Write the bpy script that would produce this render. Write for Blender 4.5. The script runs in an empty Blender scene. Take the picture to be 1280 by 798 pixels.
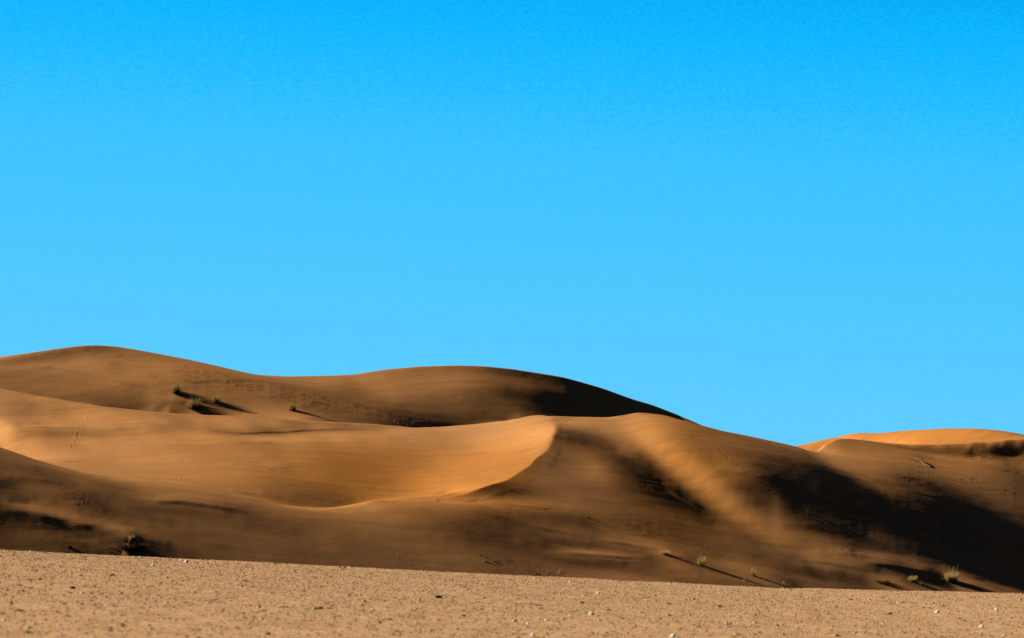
import bpy, math, random
import numpy as np

# ------------------------------------------------------------------ basics
sc = bpy.context.scene
COL = bpy.data.collections.new('desert'); sc.collection.children.link(COL)
FOC, EYE_V, EYE_H, MID_U = 3560.0, 665.0, 0.6, 640.0      # survey constants of the height grid (metres / bearing steps)
SUN_AZ, SUN_EL = math.radians(31), math.radians(21)
SUN = np.array([-math.cos(SUN_EL)*math.cos(SUN_AZ), math.cos(SUN_EL)*math.sin(SUN_AZ), math.sin(SUN_EL)])
rng = np.random.default_rng(7)

def tag(o, label=None, cat=None, group=None, kind=None):
    if label: o['label'] = label
    if cat: o['category'] = cat
    if group: o['group'] = group
    if kind: o['kind'] = kind
    return o
def mesh_obj(name, V, Fc, mat, parent=None, smooth=False, col=None):
    V = np.asarray(V, np.float32); Fc = np.asarray(Fc, np.int32)
    me = bpy.data.meshes.new(name); n, k = Fc.shape
    me.vertices.add(len(V)); me.vertices.foreach_set('co', V.ravel())
    me.loops.add(n*k); me.loops.foreach_set('vertex_index', Fc.ravel())
    me.polygons.add(n); me.polygons.foreach_set('loop_start', np.arange(0, n*k, k, dtype=np.int32))
    me.polygons.foreach_set('use_smooth', np.full(n, smooth, bool))
    if col is not None:
        at = me.attributes.new('tint', 'FLOAT_COLOR', 'POINT')
        c = np.ones((len(V), 4), np.float32); c[:, :3] = col
        at.data.foreach_set('color', c.ravel())
    me.update(calc_edges=True); me.validate()
    me.materials.append(mat)
    o = bpy.data.objects.new(name, me); COL.objects.link(o)
    if parent is not None: o.parent = parent
    return o
def empty(name, loc):
    o = bpy.data.objects.new(name, None); o.empty_display_size = .2
    o.location = loc; COL.objects.link(o); return o
def grid_faces(n, m):
    i = np.arange(n-1)[:, None]*m + np.arange(m-1)[None]
    return np.stack([i, i+m, i+m+1, i+1], -1).reshape(-1, 4)

# ------------------------------------------------------------------ materials
def new_mat(name):
    m = bpy.data.materials.new(name); m.use_nodes = True; nt = m.node_tree
    b = nt.nodes['Principled BSDF']; b.inputs['Roughness'].default_value = 1.0
    b.inputs['Specular IOR Level'].default_value = 0.0
    return m, nt, b
def N(nt, t, **kw):
    n = nt.nodes.new(t)
    for k, v in kw.items(): setattr(n, k, v)
    return n
def noise(nt, vec, scale, detail=3, rough=.55, dist=0.0):
    n = N(nt, 'ShaderNodeTexNoise'); n.inputs['Scale'].default_value = scale
    n.inputs['Detail'].default_value = detail; n.inputs['Roughness'].default_value = rough
    n.inputs['Distortion'].default_value = dist; nt.links.new(vec, n.inputs['Vector']); return n.outputs['Fac']
def mapping(nt, vec, scale, rot=(0, 0, 0)):
    n = N(nt, 'ShaderNodeMapping'); n.inputs['Scale'].default_value = scale
    n.inputs['Rotation'].default_value = rot; nt.links.new(vec, n.inputs['Vector']); return n.outputs['Vector']
def ramp(nt, fac, stops):
    n = N(nt, 'ShaderNodeValToRGB'); cr = n.color_ramp
    while len(cr.elements) < len(stops): cr.elements.new(.5)
    for e, (p, c) in zip(cr.elements, stops): e.position = p; e.color = (*c, 1)
    nt.links.new(fac, n.inputs['Fac']); return n.outputs['Color']
def mixc(nt, mode, fac, a, b):
    n = N(nt, 'ShaderNodeMix', data_type='RGBA', blend_type=mode)
    for s, v in ((n.inputs[0], fac), (n.inputs[6], a), (n.inputs[7], b)):
        if isinstance(v, (int, float)): s.default_value = v
        elif isinstance(v, tuple): s.default_value = (*v, 1)
        else: nt.links.new(v, s)
    return n.outputs[2]
def bump(nt, b, h, dist, strength=1.0, prev=None):
    n = N(nt, 'ShaderNodeBump'); n.inputs['Strength'].default_value = strength
    n.inputs['Distance'].default_value = dist; nt.links.new(h, n.inputs['Height'])
    if prev is not None: nt.links.new(prev, n.inputs['Normal'])
    nt.links.new(n.outputs['Normal'], b.inputs['Normal']); return n.outputs['Normal']

SAND = (.79, .395, .150)
def sand_material(k=(1, 1, 1)):
    m, nt, b = new_mat('dune_sand')
    g = N(nt, 'ShaderNodeNewGeometry').outputs['Position']
    big = noise(nt, mapping(nt, g, (.03, .02, .05)), 1, 4)
    streak = noise(nt, mapping(nt, g, (.10, .9, .9), (0, 0, .35)), 1, 5, .6, .4)
    fine = noise(nt, g, 3.2, 5, .7)
    c = ramp(nt, big, [(.3, (SAND[0]*.93, SAND[1]*.97, SAND[2]*1.08)), (.7, (SAND[0]*1.05, SAND[1]*1.02, SAND[2]*.95))])
    c = mixc(nt, 'MULTIPLY', 1.0, c, ramp(nt, streak, [(.3, (.88, .86, .85)), (.5, (1, 1, 1)), (.75, (1.05, 1.05, 1.03))]))
    c = mixc(nt, 'MULTIPLY', 1.0, c, ramp(nt, fine, [(.25, (.95, .95, .94)), (.6, (1.01, 1.01, 1.01))]))
    at = N(nt, 'ShaderNodeAttribute', attribute_name='tint')
    c = mixc(nt, 'MULTIPLY', 1.0, c, at.outputs['Color'])
    c = mixc(nt, 'MULTIPLY', 1.0, c, k)
    nt.links.new(c, b.inputs['Base Color'])
    n1 = bump(nt, b, noise(nt, mapping(nt, g, (1.2, 3.5, 3.5), (0, 0, .3)), 1, 4, .5), .012, .7)
    bump(nt, b, noise(nt, g, 9, 2, .5), .002, .6, n1)
    return m
def gravel_material(name, tint=1.0):
    m, nt, b = new_mat(name)
    g = N(nt, 'ShaderNodeNewGeometry').outputs['Position']
    a_ = noise(nt, mapping(nt, g, (1, .22, 1)), 5, 5, .7)
    f = noise(nt, mapping(nt, g, (1, .16, 1)), 34, 4, .75)
    c = ramp(nt, a_, [(.30, (.78, .47, .25)), (.5, (.88, .56, .31)), (.72, (.95, .62, .36))])
    c = mixc(nt, 'MULTIPLY', 1.0, c, ramp(nt, f, [(.28, (.50, .44, .33)), (.43, (.90, .88, .82)), (.55, (1, 1, 1)), (.75, (1.06, 1.06, 1.06))]))
    nt.links.new(c, b.inputs['Base Color'])
    n1 = bump(nt, b, noise(nt, mapping(nt, g, (1, .6, 1)), 70, 3, .7), .006, .8)
    return m
def tint_material(name, rough=1.0):
    m, nt, b = new_mat(name); b.inputs['Roughness'].default_value = rough
    at = N(nt, 'ShaderNodeAttribute', attribute_name='tint')
    g = N(nt, 'ShaderNodeNewGeometry').outputs['Position']
    nt.links.new(mixc(nt, 'MULTIPLY', 1.0, at.outputs['Color'], ramp(nt, noise(nt, g, 30, 3), [(.3, (.75, .75, .75)), (.7, (1.1, 1.1, 1.1))])), b.inputs['Base Color'])
    return m
def blade_material():
    m, nt, b = new_mat('grass_blade')
    at = N(nt, 'ShaderNodeAttribute', attribute_name='tint')
    nt.links.new(at.outputs['Color'], b.inputs['Base Color'])
    tr = N(nt, 'ShaderNodeBsdfTranslucent'); nt.links.new(at.outputs['Color'], tr.inputs['Color'])
    mx = N(nt, 'ShaderNodeMixShader'); mx.inputs[0].default_value = .35
    nt.links.new(b.outputs[0], mx.inputs[1]); nt.links.new(tr.outputs[0], mx.inputs[2])
    nt.links.new(mx.outputs[0], nt.nodes['Material Output'].inputs['Surface']); return m
M_SAND = sand_material(); M_GRAVEL = gravel_material('gravel_ground')
M_STONE = tint_material('stone'); M_WOOD = tint_material('weathered_wood'); M_BLADE = blade_material()

# ------------------------------------------------------------------ dune heights in centimetres on a bearing x distance grid:
# a coarse grid of row differences, then two finer grids of corrections (a value above 5000 stands for that many zeros)
COARSE = [
-620,34,26,-56,-38,43,143,204,227,251,266,272,256,238,213,170,137,100,71,42,13,-31,-83,-96,-86,-68,-61,-55,8,14,22,103,147,142,144,162,127,129,107,84,72,72,66,68,69,80,83,91,86,98,100,89,69,-105,-335,-307,-181,-26,214,287,
303,167,-208,-218,-245,-120,-756,52,55,-50,-42,62,179,223,244,267,273,269,247,221,184,147,110,76,53,25,-18,-49,-71,-71,-66,-54,-45,-38,17,22,30,103,145,140,136,157,128,111,79,69,67,66,66,70,72,83,91,91,89,96,96,79,-13,-90,
-273,-306,-157,7,150,209,241,128,-199,-206,-225,-110,-815,61,89,-30,-58,45,188,240,260,276,276,258,231,197,160,123,86,54,36,10,-39,-61,-56,-46,-45,-40,-29,-22,26,32,40,104,144,143,131,138,115,76,61,63,66,66,66,72,76,89,92,90,
92,89,75,10,-127,-134,-178,-218,-103,18,113,151,170,80,-182,-187,-200,-97,-841,61,135,-26,-79,33,189,255,269,280,271,241,209,176,139,97,61,32,14,-2,-42,-53,-35,-23,-25,-25,-15,-7,39,45,53,111,162,175,124,32,75,52,64,65,64,64,
67,76,82,93,96,80,78,23,-46,-72,-97,-118,-121,-122,-55,23,83,102,108,37,-160,-166,-175,-85,-863,89,142,-33,-82,29,194,262,273,277,258,219,188,161,119,61,26,13,7,-17,-26,-23,-7,-2,-6,-9,-2,6,54,60,95,157,206,230,170,-85,
-50,-15,28,44,54,63,76,86,97,109,49,32,14,-12,-51,-71,-75,-90,-94,-94,-42,13,54,64,65,9,-139,-145,-153,-75,-859,89,137,-37,-77,32,200,264,269,270,239,194,176,153,95,33,1,-41,0,4,8,7,7,7,8,6,8,15,96,112,
174,209,204,152,50,-61,-71,-54,-28,1,20,53,85,123,156,88,104,32,-10,-44,-71,-78,-81,-95,-100,-106,-55,-7,29,37,37,-6,-121,-127,-134,-66,-852,91,129,-40,-78,36,209,259,258,259,215,171,185,144,77,14,-33,-57,19,11,12,12,11,11,
14,27,55,104,157,175,168,144,104,71,24,-66,-74,-68,-50,-19,5,59,112,131,143,153,183,144,-33,-114,-124,-108,-108,-118,-122,-132,-77,-29,9,18,20,-15,-105,-109,-118,-59,-908,106,161,-30,-79,39,209,251,250,235,179,194,179,103,58,15,-31,-35,
17,8,15,12,8,34,85,163,163,89,67,114,140,99,76,13,-28,-92,-88,-62,-32,-4,17,80,142,160,172,177,199,193,-31,-143,-154,-144,-147,-153,-155,-160,-105,-53,-7,6,7,-20,-89,-95,-104,-52,-944,128,174,-25,-78,36,205,246,236,218,171,196,
134,89,28,-5,-10,12,14,21,45,50,52,89,107,101,111,63,89,127,133,65,-26,-85,-66,-64,-54,-3,11,13,23,100,172,173,210,219,174,223,-23,-155,-180,-179,-187,-187,-190,-187,-134,-78,-20,-3,-2,-25,-77,-83,-92,-46,-962,141,178,-24,-79,36,
198,233,218,221,179,150,125,79,20,2,-1,18,32,53,66,69,72,84,87,88,114,92,110,116,56,-31,-108,-132,-58,9,13,14,10,8,27,134,229,221,243,201,190,218,-32,-172,-202,-206,-216,-216,-217,-207,-158,-98,-32,-14,-12,-31,-68,-74,-83,-41,
-972,149,178,-25,-78,32,186,217,248,181,154,145,125,86,26,2,-6,35,51,68,75,83,92,82,68,97,133,114,81,58,-24,-110,-123,-91,-9,10,14,15,11,14,41,164,284,316,235,189,166,158,-55,-175,-207,-217,-229,-231,-230,-221,-168,-107,-45,-27,
-26,-38,-64,-68,-77,-37,-971,150,178,-28,-79,21,169,237,225,152,143,159,128,96,44,-9,-16,45,72,91,95,90,79,75,78,110,128,71,48,55,-51,-139,-106,-68,-32,14,13,15,14,72,103,228,331,273,192,160,126,69,-69,-170,-200,-214,-228,-232,
-231,-226,-167,-109,-57,-44,-40,-49,-62,-66,-73,-36,-966,145,179,-28,-79,17,165,223,185,146,144,176,137,85,44,-12,-5,65,98,107,91,73,71,91,101,85,77,54,59,75,-71,-142,-91,-47,-17,12,17,20,28,133,169,237,284,202,165,117,74,16,
-80,-155,-184,-204,-219,-223,-222,-224,-163,-109,-70,-59,-55,-59,-64,-67,-72,-35,-967,152,176,-26,-80,14,151,198,161,143,157,175,135,69,18,12,6,108,122,100,69,70,94,110,67,44,79,88,70,74,-84,-134,-80,-25,-1,21,31,33,51,144,186,213,
213,164,122,83,36,-9,-77,-135,-167,-191,-204,-211,-208,-222,-162,-114,-83,-73,-66,-68,-67,-70,-72,-36,-959,153,168,-23,-73,9,124,171,149,148,162,167,129,40,4,3,63,140,123,85,72,82,100,98,70,43,48,88,98,80,-75,-111,-63,-13,7,31,
46,55,72,136,162,163,159,129,96,60,57,46,-86,-151,-169,-185,-197,-202,-201,-223,-170,-130,-97,-82,-73,-72,-71,-72,-74,-37,-942,142,163,-19,-71,-6,97,151,147,155,167,162,124,51,-10,-22,89,152,112,81,88,101,106,93,74,46,47,59,83,98,
-50,-79,-42,-9,8,31,44,55,78,121,116,137,135,105,81,79,78,104,-46,-137,-164,-183,-204,-212,-215,-230,-198,-165,-114,-87,-76,-75,-72,-74,-76,-38,-930,135,160,-20,-72,-18,69,133,153,167,169,154,140,106,19,-43,29,126,94,86,105,111,107,91,
76,68,55,50,60,106,-26,-47,-27,-13,0,17,21,23,48,98,132,136,110,93,94,104,124,153,-10,-108,-151,-188,-220,-228,-232,-238,-224,-201,-138,-96,-80,-73,-73,-74,-78,-39,-922,131,156,-16,-71,-28,46,107,163,172,167,159,162,125,67,24,-15,31,
67,94,110,111,104,91,82,72,58,53,72,82,25,-37,-26,-22,-13,-2,1,4,22,74,126,119,102,111,134,163,179,194,2,-102,-146,-193,-239,-248,-250,-249,-244,-222,-164,-117,-85,-69,-72,-75,-79,-40,-906,122,145,6,-45,-34,0,69,171,173,163,168,
163,120,77,45,47,8,66,96,94,95,90,86,79,68,63,75,81,56,13,-19,-32,-20,-14,-15,-12,-9,-5,19,70,121,143,166,207,217,186,187,26,-85,-137,-194,-255,-264,-266,-261,-256,-233,-186,-139,-94,-66,-72,-76,-79,-41,-878,88,96,86,7,-42,
-64,26,173,172,158,156,148,128,93,61,127,47,61,72,85,90,79,72,67,73,74,82,86,59,8,-35,-44,-37,-28,-20,-17,-10,-27,-16,15,109,201,235,255,231,175,170,34,-69,-128,-192,-260,-271,-275,-267,-263,-242,-197,-148,-100,-70,-75,-77,-82,-41,
-887,67,60,77,66,-62,-61,28,170,159,145,143,138,115,115,100,80,124,112,88,88,88,84,89,83,82,75,75,84,16,-5,-57,-67,-52,-37,-18,-14,-8,-10,3,21,101,197,226,237,204,160,169,37,-57,-119,-189,-254,-268,-271,-265,-261,-247,-197,-144,
-102,-78,-78,-79,-84,-42,-930,105,26,95,67,-67,-54,24,152,146,129,136,121,115,126,104,89,116,129,120,117,136,164,130,76,54,44,90,5,-7,-31,-66,-68,-57,-39,-11,-7,-1,10,23,30,88,164,193,190,188,163,173,36,-58,-114,-181,-243,-257,
-259,-256,-252,-238,-190,-141,-101,-79,-80,-81,-85,-43,-945,114,33,110,57,-77,-53,15,125,134,112,137,95,137,99,109,120,123,126,119,125,150,141,105,86,80,92,84,-17,-15,-39,-64,-63,-55,-36,-5,0,6,20,29,33,76,128,146,158,167,164,170,
33,-59,-109,-168,-226,-236,-239,-238,-235,-221,-177,-134,-97,-78,-81,-83,-85,-44,-954,118,45,113,48,-77,-57,10,102,114,104,121,108,120,90,120,126,129,124,130,131,126,117,112,127,137,106,97,-50,-43,-54,-66,-63,-56,-36,-2,3,9,23,28,33,67,
102,107,114,138,159,161,30,-57,-104,-153,-196,-206,-209,-214,-211,-199,-159,-121,-92,-80,-81,-83,-85,-45,-956,120,50,111,45,-76,-54,5,66,92,99,105,119,129,79,111,128,119,114,121,131,140,191,211,149,101,75,47,-67,-59,-61,-66,-62,-54,-36,-4,
2,11,21,27,32,59,85,89,96,115,129,142,3,-68,-103,-132,-157,-166,-171,-185,-182,-175,-137,-105,-88,-81,-81,-83,-85,-46,-947,119,46,104,50,-75,-49,-5,25,61,94,119,135,86,84,119,117,102,106,145,229,228,171,141,108,77,29,16,-45,-43,
-51,-56,-50,-45,-30,-5,2,10,18,24,28,48,70,83,106,112,102,-13,-9,-50,-81,-100,-114,-124,-129,-154,-150,-145,-116,-92,-82,-79,-80,-81,-86,-46,-941,112,42,101,58,-72,-50,-12,-9,14,100,143,119,74,90,121,100,101,167,239,212,171,143,115,
85,46,27,27,-46,-46,-46,-39,-29,-25,-16,-3,2,9,12,17,21,32,45,48,55,54,24,4,4,-14,-36,-52,-73,-89,-95,-117,-118,-115,-99,-85,-76,-73,-78,-81,-87,-48,-949,120,42,99,62,-67,-50,-12,-10,-6,76,126,90,70,100,116,103,166,
186,195,188,157,136,100,61,42,35,40,-43,-58,-32,-8,-2,-4,-3,-2,0,1,4,5,9,12,16,18,17,18,12,9,43,51,58,63,-10,-60,-77,-97,-106,-108,-102,-97,-94,-94,-100,-101,-104,-53,-963,131,54,94,63,-60,-31,4,12,25,-24,34,
67,85,117,120,150,155,168,185,167,148,123,82,56,52,45,24,41,26,2,4,-10,-23,-22,-22,-20,-18,-14,-10,-6,1,7,13,15,-4,1,7,90,121,173,121,-30,-74,-93,-105,-112,-113,-104,-100,-94,-94,-103,-103,-106,-55,-986,135,72,93,54,-77,
-59,-9,12,19,-5,9,50,90,137,153,139,122,181,171,151,135,110,98,88,68,50,45,69,84,79,31,-34,-64,-52,-49,-49,-47,-34,-23,-18,3,23,30,39,89,110,126,151,103,47,-29,-93,-108,-114,-114,-114,-109,-97,-91,-85,-82,-92,-94,-99,-52,
-987,134,78,105,41,-66,-59,-20,-4,-6,-25,-14,37,111,167,130,113,146,167,150,145,140,128,109,87,66,56,61,73,69,46,52,17,-26,-30,-63,-66,-66,-49,-28,-15,40,100,108,114,145,139,80,29,-16,-26,-52,-100,-102,-102,-116,-104,-99,-87,-80,
-78,-81,-85,-87,-92,-49,-982,128,68,103,54,-51,-58,-23,-22,-16,-13,-15,30,105,102,119,123,148,140,150,151,142,118,100,88,76,75,80,70,49,40,92,71,-7,-12,-70,-73,-74,-52,-13,19,114,190,166,138,87,12,-7,-30,-46,-52,-68,-95,-90,
-77,-103,-89,-83,-82,-79,-76,-79,-79,-82,-84,-46,-1008,142,79,78,41,-20,6,25,-22,-28,-17,-25,-20,23,80,144,89,121,142,152,145,128,116,106,101,99,96,82,59,48,54,149,104,-3,-1,-63,-70,-78,-32,49,71,153,200,133,17,-5,-19,-31,
-48,-57,-57,-67,-85,-76,-57,-79,-78,-76,-76,-75,-75,-76,-74,-76,-78,-41,-990,138,73,41,-13,-31,5,44,9,6,-16,-17,-20,0,77,74,77,121,146,147,140,127,119,118,115,105,92,70,54,60,85,219,129,-6,6,-34,-38,-46,12,79,111,113,
62,8,4,-28,-26,-28,-52,-57,-52,-59,-67,-62,-56,-65,-67,-69,-70,-70,-70,-72,-69,-70,-71,-38,-979,113,56,46,-3,-41,-21,22,-4,-2,-4,3,-4,-4,30,55,94,126,139,140,139,131,124,121,113,97,77,59,61,91,156,263,131,-26,4,0,
14,19,28,21,8,3,18,13,6,-5,-13,-17,-50,-49,-34,-46,-64,-59,-57,-59,-60,-62,-62,-64,-64,-66,-63,-65,-65,-35,-942,126,61,35,3,-26,-10,37,-39,-26,-40,-38,-39,-36,18,75,103,132,138,136,135,129,123,117,104,83,66,64,87,136,
221,219,65,-11,2,5,1,-1,-12,6,7,48,72,25,2,-12,-18,-8,-51,-38,-21,-38,-65,-61,-60,-55,-55,-55,-55,-56,-57,-59,-58,-59,-60,-32,-875,111,68,47,46,-13,-74,-30,-41,-29,-69,-57,-53,-47,17,81,95,131,135,132,132,126,119,107,
90,73,64,79,130,184,227,178,43,3,-9,-9,-18,-17,-23,1,63,155,163,28,-35,-69,-74,-29,-52,-32,-17,-36,-63,-60,-58,-51,-50,-50,-48,-49,-50,-53,-52,-54,-56,-29,-819,54,13,38,39,-16,-48,-18,-49,-42,-71,-53,-48,-44,15,75,84,109,
132,132,130,121,110,93,78,69,76,107,167,208,242,175,49,0,-17,-28,-29,-20,-3,51,135,208,193,53,-52,-139,-172,-86,-63,-34,-21,-35,-56,-53,-52,-46,-45,-43,-42,-43,-44,-47,-48,-50,-52,-27,-816,53,21,28,13,-19,-25,-9,-59,-56,-63,-66,
-58,-51,8,67,74,91,130,130,125,111,98,81,69,76,99,136,195,227,252,192,55,14,-13,-38,-26,0,27,99,179,211,184,75,-32,-218,-278,-139,-81,-46,-30,-35,-46,-41,-39,-40,-38,-38,-36,-37,-39,-42,-44,-45,-49,-25,-845,36,24,35,35,2,
-21,-16,-65,-66,-63,-76,-69,-63,0,62,68,83,112,129,117,99,85,73,69,91,125,161,220,244,264,203,84,32,-7,-45,-20,30,62,134,196,196,143,71,-30,-285,-339,-162,-96,-68,-46,-37,-34,-28,-25,-33,-31,-30,-29,-32,-33,-37,-40,-42,-46,-23,
-919,26,26,30,33,14,-7,-2,-53,-56,-58,-82,-77,-71,-5,60,64,75,92,117,108,84,76,72,77,111,150,186,246,253,270,244,107,25,-3,-49,-9,57,98,176,205,155,105,67,-73,-340,-369,-162,-107,-92,-64,-40,-24,-16,-14,-25,-23,-22,-21,-25,
-27,-32,-36,-40,-44,-22]
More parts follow.
